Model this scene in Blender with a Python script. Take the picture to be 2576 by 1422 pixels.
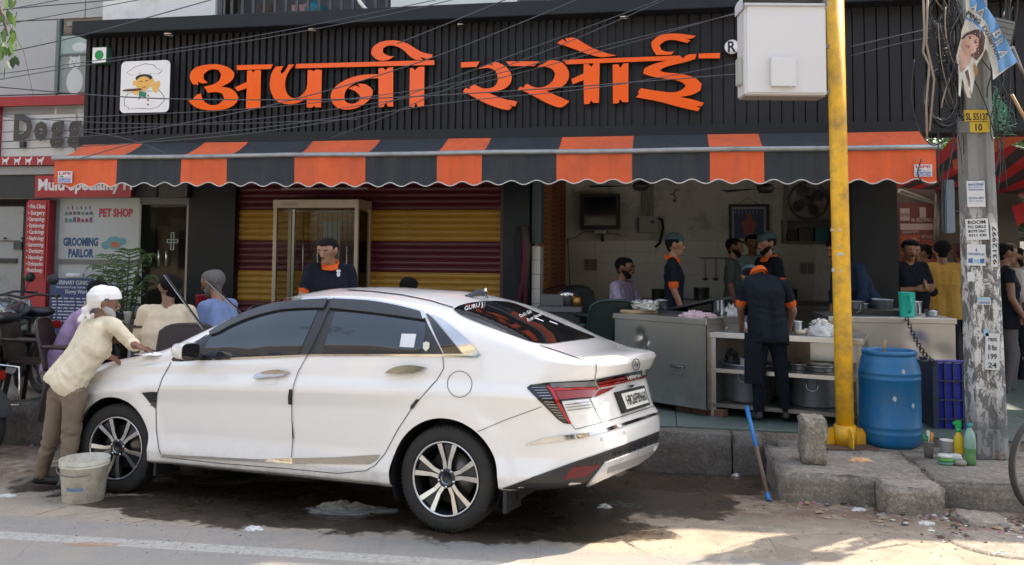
import bpy, bmesh, math, random
import numpy as np
from mathutils import noise as mnoise
from mathutils import Vector, Matrix, geometry
from mathutils.bvhtree import BVHTree
PI = math.pi
random.seed(7)
C = bpy.context.scene.collection
SC = bpy.context.scene
for o in list(bpy.data.objects):
    bpy.data.objects.remove(o)

# ------------------------------------------------------------------ camera
FPX = 2150.0; PX = 1288.0; TP = 2.74e-5*FPX; PY = 637-TP*FPX
CZ = 1.8
CR = Matrix.Rotation(PI/2+math.atan(TP), 3, 'X') @ Matrix.Rotation(.008, 3, 'Z')
cd = bpy.data.cameras.new('camera'); cam = bpy.data.objects.new('camera', cd); C.objects.link(cam)
cam.location = (0, 0, CZ); cam.rotation_euler = CR.to_euler()
cd.sensor_width = 36; cd.sensor_fit = 'HORIZONTAL'; cd.lens = FPX/2576*36
cd.shift_x = 0; cd.shift_y = -(711-PY)/2576
cd.clip_start = .05; cd.clip_end = 2000
SC.camera = cam
# ------------------------------------------------------------------ light
SUN_EL = math.radians(52); SUN_AZ = math.radians(40)      # azimuth measured from +X to +Y
SD = Vector((math.cos(SUN_EL)*math.cos(SUN_AZ), math.cos(SUN_EL)*math.sin(SUN_AZ), math.sin(SUN_EL)))
w = bpy.data.worlds.new('World'); SC.world = w; w.use_nodes = True
nt = w.node_tree; nt.nodes.clear()
sky = nt.nodes.new('ShaderNodeTexSky'); sky.sky_type = 'NISHITA'; sky.sun_disc = False
sky.sun_elevation = SUN_EL; sky.sun_rotation = PI/2-SUN_AZ
sky.dust_density = 2.5; sky.air_density = 1.1; sky.ozone_density = 1.0
bg = nt.nodes.new('ShaderNodeBackground'); bg.inputs[1].default_value = .15
wo = nt.nodes.new('ShaderNodeOutputWorld')
hs = nt.nodes.new('ShaderNodeHueSaturation'); hs.inputs['Saturation'].default_value = .70          # hazy city air
mw_ = nt.nodes.new('ShaderNodeMix'); mw_.data_type = 'RGBA'; mw_.blend_type = 'MULTIPLY'; mw_.inputs[0].default_value = 1; mw_.inputs[7].default_value = (1.04, 1.0, .945, 1)
nt.links.new(sky.outputs[0], hs.inputs['Color']); nt.links.new(hs.outputs[0], mw_.inputs[6]); nt.links.new(mw_.outputs[2], bg.inputs[0]); nt.links.new(bg.outputs[0], wo.inputs[0])
sl = bpy.data.lights.new('sun', 'SUN'); sl.energy = 3.1; sl.angle = math.radians(.5); sl.color = (1, .85, .66)
so = bpy.data.objects.new('sun', sl); C.objects.link(so); so.rotation_euler = SD.to_track_quat('Z', 'Y').to_euler()
so.location = (0, 0, 30)
SC.view_settings.view_transform = 'Standard'; SC.view_settings.look = 'None'
SC.view_settings.gamma = 1; SC.view_settings.use_curve_mapping = False
SC.view_settings.exposure = 1.88

# ------------------------------------------------------------------ picking points of the place from the photograph
def ray(x, y):
    return CR @ Vector(((x-PX)/FPX, -(y-PY)/FPX, -1))
def at(x, y, Y):
    d = ray(x, y); t = Y/d.y; return Vector((d.x*t, Y, CZ+d.z*t))
RZ0, RG = .43, (765-637)/FPX
def road_z(Y): return RZ0-RG*Y
def road(x, y):
    d = ray(x, y); t = (RZ0-CZ)/(d.z+RG*d.y); return Vector((d.x*t, d.y*t, CZ+d.z*t))
def onz(x, y, z):
    d = ray(x, y); t = (z-CZ)/d.z; return Vector((d.x*t, d.y*t, z))
FA = math.atan(8.3e-5*FPX); FY = 10.25
FU = Vector((math.cos(FA), -math.sin(FA), 0)); FN = Vector((-math.sin(FA), -math.cos(FA), 0))
def fac(x, y, d):                 # (u, z) on the plane d metres in front of the shop front
    r = ray(x, y); t = (d+FY*FN.y)/(r.x*FN.x+r.y*FN.y)
    X, Y = r.x*t, r.y*t
    return (X*FU.x+(Y-FY)*FU.y, CZ+r.z*t)
def FP(u, d, z): return Vector((u*FU.x+d*FN.x, FY+u*FU.y+d*FN.y, z))
FROT = Matrix(((FU.x, -FN.x, 0), (FU.y, -FN.y, 0), (0, 0, 1)))   # local x=u, y=into the building, z up

# ------------------------------------------------------------------ materials
def lin(c):
    return tuple(((v/12.92) if v <= .04045 else ((v+.055)/1.055)**2.4) for v in c)
def srgb(r, g, b): return lin((r/255, g/255, b/255))
MATS = {}
TS = bpy.data.scenes.new('workbench')          # scratch scene, so that evaluating one object stays cheap
def evaluate(ob):
    TS.collection.objects.link(ob); vl = TS.view_layers[0]; vl.update()
    dg = vl.depsgraph; me = bpy.data.meshes.new_from_object(ob.evaluated_get(dg)); TS.collection.objects.unlink(ob); return me
class NT:
    def __init__(s, name):
        s.m = bpy.data.materials.new(name); s.m.use_nodes = True; s.t = s.m.node_tree
        s.b = s.t.nodes['Principled BSDF']; s.co = None
    def n(s, typ, **kw):
        nd = s.t.nodes.new(typ)
        for k, v in kw.items():
            if k.startswith('i_'):
                key = k[2:]
                key = int(key) if key.isdigit() else key.replace('_', ' ')
                if isinstance(v, bpy.types.NodeSocket): s.t.links.new(v, nd.inputs[key])
                else: nd.inputs[key].default_value = v
            else: setattr(nd, k, v)
        return nd
    def l(s, a, b): s.t.links.new(a, b)
    def coord(s):
        if s.co is None: s.co = s.n('ShaderNodeTexCoord').outputs['Object']
        return s.co
    def noise(s, scale, detail=4, rough=.6, vec=None, dist=0):
        return s.n('ShaderNodeTexNoise', i_Vector=vec or s.coord(), i_Scale=scale, i_Detail=detail, i_Roughness=rough, i_Distortion=dist).outputs['Fac']
    def ramp(s, fac, lo, hi, a=0, b=1):
        return s.n('ShaderNodeMapRange', i_0=fac, i_1=lo, i_2=hi, i_3=a, i_4=b).outputs[0]
    def mix(s, f, a, b, mode='MIX'):
        nd = s.n('ShaderNodeMix', data_type='RGBA', blend_type=mode)
        for i, v in ((0, f), (6, a), (7, b)):
            if isinstance(v, bpy.types.NodeSocket): s.l(v, nd.inputs[i])
            else:
                nd.inputs[i].default_value = v if i == 0 else tuple(v)+((1,) if len(v) == 3 else ())
        return nd.outputs[2]
    def math(s, op, a, b=0):
        nd = s.n('ShaderNodeMath', operation=op)
        for i, v in ((0, a), (1, b)):
            if isinstance(v, bpy.types.NodeSocket): s.l(v, nd.inputs[i])
            else: nd.inputs[i].default_value = v
        return nd.outputs[0]
    def bump(s, h, strength=.3, dist=.01):
        b = s.n('ShaderNodeBump', i_Height=h, i_Strength=strength, i_Distance=dist)
        s.l(b.outputs[0], s.b.inputs['Normal'])
    def set(s, **kw):
        for k, v in kw.items():
            i = s.b.inputs[k.replace('_', ' ')]
            if isinstance(v, bpy.types.NodeSocket): s.l(v, i)
            else: i.default_value = v if not isinstance(v, tuple) or len(v) != 3 else v+(1,)
def M(name, col, rough=.6, metal=0, var=.12, scale=4, bump=0, bs=40, dirt=0, dcol=(.07, .055, .04), dscale=2.5, grit=0, **kw):
    if name in MATS: return MATS[name]
    t = NT(name)
    lo = tuple(c*(1-var) for c in col); hi = tuple(min(1, c*(1+var)) for c in col)
    c = t.mix(t.noise(scale, 5), lo, hi)
    r = rough
    if dirt:
        f = t.ramp(t.noise(dscale, 8, .7), .62-dirt*.35, .75, 0, min(1, .35+dirt))
        c = t.mix(f, c, dcol)
        r = t.ramp(f, 0, 1, rough, min(1, rough+.25))
    else:
        r = t.ramp(t.noise(scale*2.3, 3), .2, .8, max(.02, rough-.06), min(1, rough+.06))
    if grit: c = t.mix(t.ramp(t.noise(75, 4, .8), .42, .62, grit, 0), c, tuple(x*.3 for x in col)); c = t.mix(t.ramp(t.noise(22, 6, .75), .5, .62, 0, grit*.7), c, tuple(min(1, x*1.5) for x in col))
    t.set(Base_Color=c, Roughness=r, Metallic=metal)
    if bump: t.bump(t.noise(bs, 5), bump, .01)
    for k, v in kw.items(): t.set(**{k: v})
    MATS[name] = t.m
    return t.m

# ------------------------------------------------------------------ mesh building
class MB:
    def __init__(s): s.v = []; s.f = []; s.m = []; s.s = []
    def add(s, vs, fs, mi=0, sm=False):
        o = len(s.v); s.v += [tuple(v) for v in vs]
        for f in fs: s.f.append(tuple(i+o for i in f)); s.m.append(mi); s.s.append(sm)
        return s
    def box(s, x0, x1, y0, y1, z0, z1, mi=0, bv=0):
        if bv:
            b = bmesh.new(); bmesh.ops.create_cube(b, size=1)
            for v in b.verts: v.co = Vector(((x0+x1)/2+v.co.x*(x1-x0), (y0+y1)/2+v.co.y*(y1-y0), (z0+z1)/2+v.co.z*(z1-z0)))
            bmesh.ops.bevel(b, geom=list(b.edges), offset=bv, segments=1 if bv < .006 else 2, affect='EDGES')
            b.verts.index_update()
            s.add([v.co for v in b.verts], [[v.index for v in f.verts] for f in b.faces], mi); b.free(); return s
        return s.add([(x, y, z) for z in (z0, z1) for y in (y0, y1) for x in (x0, x1)],
                     [(0, 2, 3, 1), (4, 5, 7, 6), (0, 1, 5, 4), (2, 6, 7, 3), (0, 4, 6, 2), (1, 3, 7, 5)], mi)
    def quad(s, a, b, c, d, mi=0): return s.add([a, b, c, d], [(0, 1, 2, 3)], mi)
    def beam(s, a, b, w, h, up=(0, 0, 1), mi=0, bv=0):
        a, b = Vector(a), Vector(b); d = (b-a); L = d.length; d.normalize()
        x = d.cross(Vector(up))
        if x.length < 1e-4: x = d.cross(Vector((1, 0, 0)))
        x.normalize(); y = x.cross(d)
        vs = [p+x*sx*w/2+y*sy*h/2 for p in (a, b) for sy in (-1, 1) for sx in (-1, 1)]
        return s.add(vs, [(0, 2, 3, 1), (4, 5, 7, 6), (0, 1, 5, 4), (2, 6, 7, 3), (0, 4, 6, 2), (1, 3, 7, 5)], mi)
    def tube(s, pts, r, n=8, mi=0, closed=False, cap=True):
        pts = [Vector(p) for p in pts]; k = len(pts); rs = r if isinstance(r, (list, tuple)) else [r]*k
        vs = []; fs = []; prev = None
        for i, p in enumerate(pts):
            if closed: d = pts[(i+1) % k]-pts[i-1]
            else: d = pts[min(i+1, k-1)]-pts[max(i-1, 0)]
            if d.length < 1e-9: d = Vector((0, 0, 1))
            d.normalize()
            if prev is None:
                x = d.cross(Vector((0, 0, 1)))
                if x.length < .05: x = d.cross(Vector((0, 1, 0)))
            else: x = prev-d*prev.dot(d)
            if x.length < 1e-6: x = d.orthogonal()
            x.normalize(); prev = x; y = d.cross(x)
            for j in range(n):
                a = 2*PI*j/n; vs.append(p+(x*math.cos(a)+y*math.sin(a))*rs[i])
        for i in range(k if closed else k-1):
            for j in range(n):
                a = i*n+j; b = i*n+(j+1) % n; c = ((i+1) % k)*n+(j+1) % n; d = ((i+1) % k)*n+j
                fs.append((a, b, c, d))
        s.add(vs, fs, mi, True)
        if cap and not closed:
            o = len(s.v)-len(vs)
            s.f.append(tuple(o+j for j in reversed(range(n)))); s.m.append(mi); s.s.append(False)
            s.f.append(tuple(o+(k-1)*n+j for j in range(n))); s.m.append(mi); s.s.append(False)
        return s
    def lathe(s, prof, c=(0, 0, 0), n=24, axis='Z', mi=0, sm=True, mis=None):
        vs = []; fs = []; c = Vector(c)
        for r, z in prof:
            for j in range(n):
                a = 2*PI*j/n; x, y = r*math.cos(a), r*math.sin(a)
                vs.append(c+(Vector((x, y, z)) if axis == 'Z' else Vector((x, z, y)) if axis == 'Y' else Vector((z, x, y))))
        for i in range(len(prof)-1):
            for j in range(n):
                f = (i*n+j, i*n+(j+1) % n, (i+1)*n+(j+1) % n, (i+1)*n+j)
                s.add([], [], 0); fs.append(f)
        o = len(s.v); s.v += [tuple(v) for v in vs]
        for k, f in enumerate(fs):
            s.f.append(tuple(o+i for i in f)); s.m.append(mis[k//n] if mis else mi); s.s.append(sm)
        return s
    def poly(s, pts2, fr, depth, mi=0, side=None, holes=()):      # fr(a, b, h) -> point; extruded from h=0 to h=depth
        loops = [list(pts2)]+[list(h) for h in holes]
        tri = geometry.tessellate_polygon([[Vector((p[0], p[1], 0)) for p in l] for l in loops])
        fl = [p for l in loops for p in l]; n = len(fl); o = len(s.v)
        s.v += [tuple(fr(p[0], p[1], depth)) for p in fl]
        for t in tri: s.f.append(tuple(o+i for i in t)); s.m.append(mi); s.s.append(False)
        if depth:
            s.v += [tuple(fr(p[0], p[1], 0)) for p in fl]
            b = 0
            for l in loops:
                k = len(l)
                for i in range(k):
                    j = (i+1) % k
                    s.f.append((o+b+i, o+b+j, o+n+b+j, o+n+b+i)); s.m.append(mi if side is None else side); s.s.append(False)
                b += k
        return s
    def xf(s, fn, start=0):
        for i in range(start, len(s.v)): s.v[i] = tuple(fn(Vector(s.v[i])))
        return s
    def build(s, name, mats, parent=None, recalc=True, smooth=None):
        me = bpy.data.meshes.new(name); me.from_pydata(s.v, [], s.f)
        if not isinstance(mats, (list, tuple)): mats = [mats]
        for m in mats: me.materials.append(m)
        me.polygons.foreach_set('material_index', s.m)
        me.polygons.foreach_set('use_smooth', [bool(x) if smooth is None else smooth for x in s.s])
        if recalc:
            b = bmesh.new(); b.from_mesh(me); bmesh.ops.recalc_face_normals(b, faces=b.faces); b.to_mesh(me); b.free()
        me.update()
        ob = bpy.data.objects.new(name, me); C.objects.link(ob)
        if parent: ob.parent = parent
        return ob
def tag(o, label=None, cat=None, group=None, kind=None):
    if label: o['label'] = label
    if cat: o['category'] = cat
    if group: o['group'] = group
    if kind: o['kind'] = kind
    return o
def thing(name, label, cat, loc=(0, 0, 0), rot=0, group=None):
    o = bpy.data.objects.new(name, None); C.objects.link(o); o.location = loc; o.rotation_euler = (0, 0, rot)
    o.empty_display_size = .1
    return tag(o, label, cat, group)
def fthing(name, label, cat, u=0, d=0, z=0, group=None):
    return thing(name, label, cat, FP(u, d, z), -FA, group)
def copy_tree(o, parent=None):
    c = o.copy(); C.objects.link(c); c.parent = parent
    for ch in list(o.children): copy_tree(ch, c)
    return c
def dup(o, loc=None, rot=None, label=None, group=None, scale=None):
    c = copy_tree(o)
    if loc is not None: c.location = loc
    if rot is not None: c.rotation_euler = (0, 0, rot)
    if scale: c.scale = (scale,)*3
    if label: c['label'] = label
    if group: c['group'] = group
    return c
def inst(o, parent, loc, name=None):
    c = o.copy(); C.objects.link(c); c.parent = parent; c.location = loc; return c
def text_mb(mb, txt, fr, x0, y0, h, width=None, mi=0, depth=.003, bold=0, italic=0, align='L'):
    cu = bpy.data.curves.new('t', 'FONT'); cu.body = txt; cu.resolution_u = 2; cu.offset = bold
    ob = bpy.data.objects.new('t', cu); me = evaluate(ob)
    vs = [v.co.copy() for v in me.vertices]
    if vs:
        xs = [v.x for v in vs]; mnx, mxx = min(xs), max(xs)
        s = h/.7; sx = s if width is None else width/max(.01, (mxx-mnx))
        W = (mxx-mnx)*sx; off = 0 if align == 'L' else -W/2
        mb.add([fr(x0+off+(v.x-mnx)*sx+italic*v.y*s, y0+v.y*s, depth) for v in vs], [list(p.vertices) for p in me.polygons], mi)
    bpy.data.objects.remove(ob); bpy.data.curves.remove(cu); bpy.data.meshes.remove(me)
    return mb

white_paint = M('white_paint', (.62, .62, .6), .55, var=.06)
black = M('black_plastic', (.014, .015, .017), .5)
# ================================================================== SETTING
def ground_material():
    t = NT('ground'); co = t.coord()
    dd = t.n('ShaderNodeVectorMath', operation='DOT_PRODUCT', i_0=co, i_1=tuple(FN)).outputs['Value']
    dd = t.math('ADD', dd, -FN.y*FY*1.0)
    uu = t.n('ShaderNodeVectorMath', operation='DOT_PRODUCT', i_0=co, i_1=tuple(FU)).outputs['Value']
    n1 = t.noise(1.1, 8, .65); n2 = t.noise(7, 6, .7); n3 = t.noise(160, 3, .7); n4 = t.noise(35, 4, .7)
    d2 = t.math('ADD', dd, t.math('MULTIPLY', t.math('SUBTRACT', n2, .5), .35))
    asph = t.ramp(d2, 5.12, 5.22)
    # asphalt with light aggregate
    ac = t.mix(n3, (.12, .116, .11), (.31, .30, .28)); ac = t.mix(t.ramp(n1, .45, .6, 0, .6), ac, (.27, .24, .20))
    # dusty broken concrete apron
    cc = t.mix(t.ramp(n2, .3, .7), (.19, .158, .122), (.39, .335, .262)); n5 = t.noise(3.2, 7, .7, dist=.4); cc = t.mix(t.ramp(n1, .42, .58, 0, .75), cc, (.345, .295, .23)); cc = t.mix(t.ramp(n5, .53, .60, 0, .6), cc, (.20, .172, .138))
    cc = t.mix(t.ramp(n3, .3, .75, .0, .35), cc, (.12, .10, .08))
    crack = t.n('ShaderNodeTexVoronoi', feature='DISTANCE_TO_EDGE', i_Vector=co, i_Scale=1.3).outputs['Distance']
    wob = t.math('ADD', crack, t.math('MULTIPLY', t.math('SUBTRACT', n4, .5), .03))
    ck = t.ramp(wob, .0, .012, 1, 0)
    cc = t.mix(t.math('MULTIPLY', ck, t.ramp(n1, .5, .6)), cc, (.05, .04, .03))
    # reddish dirt close to the kerb
    soil = t.math('MULTIPLY', t.ramp(d2, 4.5, 4.1), t.ramp(n2, .35, .55))
    cc = t.mix(t.math('MULTIPLY', soil, .8), cc, (.105, .062, .038))
    c = t.mix(asph, cc, ac)
    # worn white line
    lw = t.math('MULTIPLY', t.ramp(t.math('ABSOLUTE', t.math('SUBTRACT', dd, 5.57)), .068, .074, 1, 0), t.ramp(t.math('ADD', t.math('MULTIPLY', n4, .6), t.math('MULTIPLY', n3, .4)), .42, .52, .12, .85))
    lw = t.math('MULTIPLY', lw, t.ramp(uu, -1.2, 3.0, 1, .25))
    c = t.mix(lw, c, (.36, .36, .335))
    # faded rust coloured spill on the asphalt
    def blob(px, py, r, asp=1.0, edge=.35):
        p = road(px, py)
        sv = t.n('ShaderNodeVectorMath', operation='SUBTRACT', i_0=co, i_1=(p.x, p.y, p.z)).outputs[0]
        sv = t.n('ShaderNodeVectorMath', operation='MULTIPLY', i_0=sv, i_1=(1/r, 1/(r*asp), 0)).outputs[0]
        L = t.n('ShaderNodeVectorMath', operation='LENGTH', i_0=sv).outputs['Value']
        return L
    L = None
    for b in ((330, 1262, .42, .5), (470, 1285, .5, .55), (640, 1250, .8, .8), (800, 1270, .9, .7), (1000, 1290, .9, .6), (1230, 1320, .8, .55),
              (1330, 1270, .9, .9), (1560, 1245, .85, .9), (1470, 1335, .6, .5), (1730, 1215, .75, .7), (1860, 1195, .5, .6), (350, 1200, .9, .8)):
        x = blob(*b); L = x if L is None else t.math('MINIMUM', L, x)
    wob = t.math('ADD', L, t.math('ADD', t.math('MULTIPLY', t.math('SUBTRACT', t.noise(2.6, 6, .6), .5), 1.3), t.math('MULTIPLY', t.math('SUBTRACT', n2, .5), .7)))
    wet = t.ramp(wob, .90, 1.02, 1, 0)
    wc = t.mix(t.ramp(n2, .3, .7), (.014, .010, .007), (.065, .046, .030))
    c = t.mix(t.math('MULTIPLY', wet, .93), c, wc)
    pud = t.math('MULTIPLY', t.ramp(wob, .6, .74, 1, 0), t.ramp(t.noise(1.7, 5), .47, .53))
    rust = t.ramp(t.math('ADD', blob(235, 1370, .16, .35), t.math('MULTIPLY', t.math('SUBTRACT', n4, .5), 1)), .7, 1.1, 1, 0)
    c = t.mix(t.math('MULTIPLY', rust, .5), c, (.28, .12, .06))
    r = t.mix(wet, (.92,)*3, (.38,)*3); r = t.mix(pud, r, (.12,)*3)
    t.set(Base_Color=c, Roughness=r)
    h = t.math('ADD', t.math('MULTIPLY', n3, .35), t.math('ADD', n4, t.math('MULTIPLY', ck, -.6)))
    h = t.math('MULTIPLY', h, t.math('SUBTRACT', 1, t.math('MULTIPLY', pud, .93)))
    t.bump(h, .55, .012)
    return t.m
GM = ground_material()
mb = MB(); ys = [-60, -20, -4, 0, 2, 3, 4, 5, 6, 7, 8, 9, 12, 20, 60, 300]
xs = [-300, -40, -8, -4, -2, 0, 2, 4, 6, 10, 40, 300]
zf = lambda y: road_z(min(9, max(0, y)))
for j in range(len(ys)-1):
    for i in range(len(xs)-1):
        mb.quad(*[(x, y, zf(y)) for x, y in ((xs[i], ys[j]), (xs[i+1], ys[j]), (xs[i+1], ys[j+1]), (xs[i], ys[j+1]))])
tag(mb.build('road', GM), kind='structure')

def fprim(name, mb, mats, parent=None, **kw):
    """a mesh written in shop-front coordinates (u, depth into building, z)"""
    ob = mb.build(name, mats, parent); 
    if not parent: ob.location = FP(0, 0, 0); ob.rotation_euler = (0, 0, -FA)
    return ob
conc = M('old_concrete', (.29, .255, .21), .92, var=.3, scale=6, bump=.8, bs=34, grit=.6, dirt=.45, dcol=(.075, .062, .048), dscale=3.5)
conc2 = M('rough_concrete', (.33, .29, .24), .95, var=.25, scale=9, bump=1.0, bs=38, grit=.65, dirt=.35, dcol=(.08, .07, .06), dscale=5)
kota = M('green_stone', (.085, .115, .098), .5, var=.2, scale=5, bump=.1, dirt=.25, dcol=(.06, .06, .05))
redst = M('worn_red_concrete', (.24, .17, .14), .9, var=.2, scale=7, bump=.6, bs=30, dirt=.4)

kerbm = M('kerb_concrete', (.15, .135, .118), .9, var=.3, scale=6, bump=.8, bs=34, grit=.6, dirt=.5, dcol=(.045, .038, .03), dscale=2.6)
# shop plinth: kerb stones in front, green stone tiles on top
mb = MB(); mb.box(-4.4, 6.2, -2.60, 6.0, -.4, .325)
pl = tag(fprim('shop_plinth', mb, conc), kind='structure')
def chipbox(x0, x1, y0, y1, z0, z1, chip=.012, seed=0, seg=5):
    chip *= .7
    """a block with uneven, chipped edges"""
    rnd = random.Random(seed); b = bmesh.new(); bmesh.ops.create_cube(b, size=1)
    for v in b.verts: v.co = Vector(((x0+x1)/2+v.co.x*(x1-x0), (y0+y1)/2+v.co.y*(y1-y0), (z0+z1)/2+v.co.z*(z1-z0)))
    bmesh.ops.bevel(b, geom=list(b.edges), offset=chip*1.2, segments=2, affect='EDGES')
    bmesh.ops.subdivide_edges(b, edges=[e for e in b.edges if e.calc_length() > .06], cuts=seg, use_grid_fill=True)
    for v in b.verts:
        k = sum((abs(v.co.x-x0) < .03 or abs(v.co.x-x1) < .03, abs(v.co.y-y0) < .03 or abs(v.co.y-y1) < .03, abs(v.co.z-z0) < .03 or abs(v.co.z-z1) < .03))
        a = chip*(.9 if k >= 2 else .3)
        v.co += Vector((rnd.uniform(-a, a), rnd.uniform(-a, a), rnd.uniform(-a, a)))
    b.verts.index_update(); m = MB(); m.add([v.co for v in b.verts], [[v.index for v in f.verts] for f in b.faces], 0, True); b.free()
    return m
x = -4.4; k = 0
while x < 2.55:
    wd = random.uniform(.55, .95); wd = min(wd, 2.6-x)
    m = chipbox(x, x+wd-.012, -2.80-random.uniform(0, .012), -2.6, -.3, .335+random.uniform(-.01, .004), .006, k)
    o = m.build('kerb_stone', kerbm, pl); x += wd; k += 1
tw = .62
for i in range(17):
    for j in range(2):
        a = -4.3+i*tw
        if a > 5.5: continue
        mb = MB(); mb.box(a+.004, a+tw-.004, -2.6+j*tw+.004, -2.6+(j+1)*tw-.004, .327, .345+random.uniform(-.002, .002), bv=.003)
        mb.build('floor_tile', kota, pl)
mb = MB(); mb.box(-4.38, 6.2, -1.355, 5.9, .326, .345); mb.build('inner_floor', kota, pl)
# left pavement with its broken steps
mb = chipbox(-12, -4.42, -2.35, 4, -.4, .27, .014, 31, 9); tag(fprim('pavement', mb, conc2), kind='structure')
mb = chipbox(-12, -5.15, -2.62, -2.35, -.3, .13, .014, 32, 9); tag(fprim('concrete_step', mb, conc, ), 'long low grey concrete step below the left pavement edge', 'step')
mb = chipbox(-5.12, -4.62, -2.95, -2.56, -.3, .12, .012, 33); tag(fprim('step_block', mb, redst), 'worn reddish concrete block used as a step behind the washer', 'block')

# raised concrete platform on the right
plat = fthing('street_platform', 'long weathered concrete platform carrying the yellow pole and blue barrel', 'platform', 2.6, 3.7, 0)
def platpart(name, m, mat=conc):
    m.xf(lambda v: v-Vector((2.6, -3.7, 0))); return m.build(name, mat, plat)
platpart('slab', chipbox(2.6, 3.62, -3.70, -2.8, -.2, .263, .016, 41, 8))
platpart('slab', chipbox(3.635, 9.5, -3.68, -2.8, -.2, .258, .016, 42, 12))
platpart('slab', chipbox(2.72, 9.5, -2.8, -2.3, -.2, .262, .01, 43, 12))
p = road(2218, 1283); 
def blockthing(name, label, x0, x1, y0, y1, z0, z1, mat, seed, cat='block', rot=None):
    m = chipbox(x0, x1, y0, y1, z0, z1, .014, seed, 6)
    if rot:
        c = Vector(((x0+x1)/2, (y0+y1)/2, z0)); R = Matrix.Rotation(rot, 3, 'Z'); m.xf(lambda v: R @ (v-c)+c)
    return tag(fprim(name, m, mat), label, cat)
bu0 = fac(2220, 1270, 3.9)[0]; bu1 = fac(2376, 1270, 3.9)[0]
blockthing('concrete_block', 'rough cube of grey concrete set against the platform edge', bu0, bu1, -3.93, -3.70, -.03, .268, conc2, 51)
su0 = fac(2425, 1290, 4.15)[0]; su1 = fac(2545, 1290, 4.15)[0]
blockthing('step_stone', 'low concrete step block beside the bicycle wheel', su0, su1+.02, -4.18, -3.86, -.02, .125, conc2, 52, 'step', .07)
uu0 = fac(2012, 1110, 3.3)[0]; uu1 = fac(2074, 1110, 3.3)[0]
blockthing('upright_block', 'upright chipped concrete block left of the yellow pole', uu0, uu1, -3.42, -3.2, .262, .60, conc2, 53)

# ------------------------------------------------------------------ upper building above the shop sign
wallw = M('limewashed_wall', (.60, .60, .59), .8, var=.07, scale=2.5, bump=.5, bs=14, dirt=.28, dcol=(.28, .27, .25), dscale=1.6)
GAP0, GAP1 = 5.15, 9.4
ub = fthing('upper_building', 'white painted upper storey with balcony openings above the black shop sign', 'building', 0, .35, 4.3)
def ubp(name, mb, mats): return mb.xf(lambda v: v-Vector((0, -.35, 4.3))).build(name, mats, ub)
def upan(x0, x1): return fac(x0, 20, .35)[0], fac(x1, 20, .35)[0]
a0, a1 = upan(259, 541); b0, b1 = upan(983, 1300); 
top = 9.9
mb = MB(); mb.box(a0, a1, -.35, -.1, 4.2, 5.5); mb.box(b0, b1, -.35, -.1, 4.2, 5.5)
mb.box(a0, 9.4, .9, 1.2, 4.2, 5.5); mb.box(a0, GAP0-.9, -.35, 1.2, 5.5, top); mb.box(GAP0, GAP1, -.35, 1.2, 5.5, 7.2); mb.box(GAP0-.9, GAP0, -.34, 1.19, 5.5, 9.2)  # unseen upper walls, roofline stepped to shape the shadow on car and road
ubp('wall', mb, wallw)
mb = MB(); mb.box(a0, 7.6, -.55, 1.2, 4.36, 4.5); ubp('slab', mb, conc)
mb = MB(); mb.box(a0, 7.2, -1.0, 1.0, 4.50, 4.555); ubp('coping', mb, M('grey_coping', (.25, .25, .24), .8, var=.2, bump=.3, dirt=.3))
railm = M('dark_railing', (.05, .05, .055), .5)
for (r0, r1) in ((a1, b0), (b1, fac(1850, 20, .35)[0])):
    x = r0+.05
    while x < r1:
        mb = MB(); mb.box(x, x+.035, -.33, -.30, 4.5, 5.45); ubp('railing_bar', mb, railm); x += .115+(.03 if r0 == a1 else .05)
    mb = MB(); mb.box(r0, r1, -.34, -.29, 5.45, 5.5); ubp('handrail', mb, railm)
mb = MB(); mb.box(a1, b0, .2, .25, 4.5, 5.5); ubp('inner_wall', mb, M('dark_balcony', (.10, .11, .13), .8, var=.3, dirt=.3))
mb = MB(); mb.box(b1, 7.2, .2, .25, 4.5, 5.5); ubp('inner_wall', mb, M('pale_inner', (.28, .29, .28), .8, var=.2))
# things on the balcony
def bal(px, d=.12): return fac(px, 30, d)[0]
teal = M('teal_plastic', (.01, .19, .27), .35); 
u = bal(795, .05); t = fthing('water_jar', 'blue ribbed water can standing behind the balcony bars', 'water can', u, .05, 4.51)
prof = [(0, 0), (.13, 0), (.14, .03)]
for i in range(5): prof += [(.14, .05+i*.055), (.128, .07+i*.055), (.14, .09+i*.055)]
prof += [(.14, .36), (.06, .43), (.03, .45), (.03, .48), (0, .48)]
MB().lathe(prof).build('body', teal, t)
u = bal(848, .18); t = fthing('white_canister', 'plain white canister beside the blue water can', 'canister', u, .18, 4.51)
MB().lathe([(0, 0), (.06, 0), (.06, .14), (.045, .16), (.045, .19), (0, .19)]).build('body', M('white_plastic', (.7, .7, .68), .4), t)
u = bal(810, .2); t = fthing('small_white_pot', 'small white pot on the balcony edge left of the canister', 'pot', u, .2, 4.51)
MB().lathe([(0, 0), (.045, 0), (.05, .07), (0, .07)]).build('body', MATS['white_plastic'], t)
pk = M('pink_cloth', (.45, .25, .27), .9, bump=.3)
u = bal(752, .05); mb = MB()
for i in range(7): mb.add([(i*.03-.1, math.sin(i*1.7)*.02, .42), (i*.03-.07, math.sin(i*1.7+1.7)*.02, .42), (i*.03-.07, math.sin(i*1.7+2)*.03, .06+.02*math.sin(i*2)), (i*.03-.1, math.sin(i*1.7+.3)*.03, .06)], [(0, 1, 2, 3)])
o = mb.build('hanging_cloth', pk); o.location = FP(u, .05, 4.51); o.rotation_euler[2] = -FA; tag(o, 'frilly pink cloth hanging behind the balcony bars', 'cloth')
brown = M('brown_rag', (.10, .07, .05), .9, var=.4, bump=.5)
u = bal(645, .05); mb = MB(); rn = random.Random(5)
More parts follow.
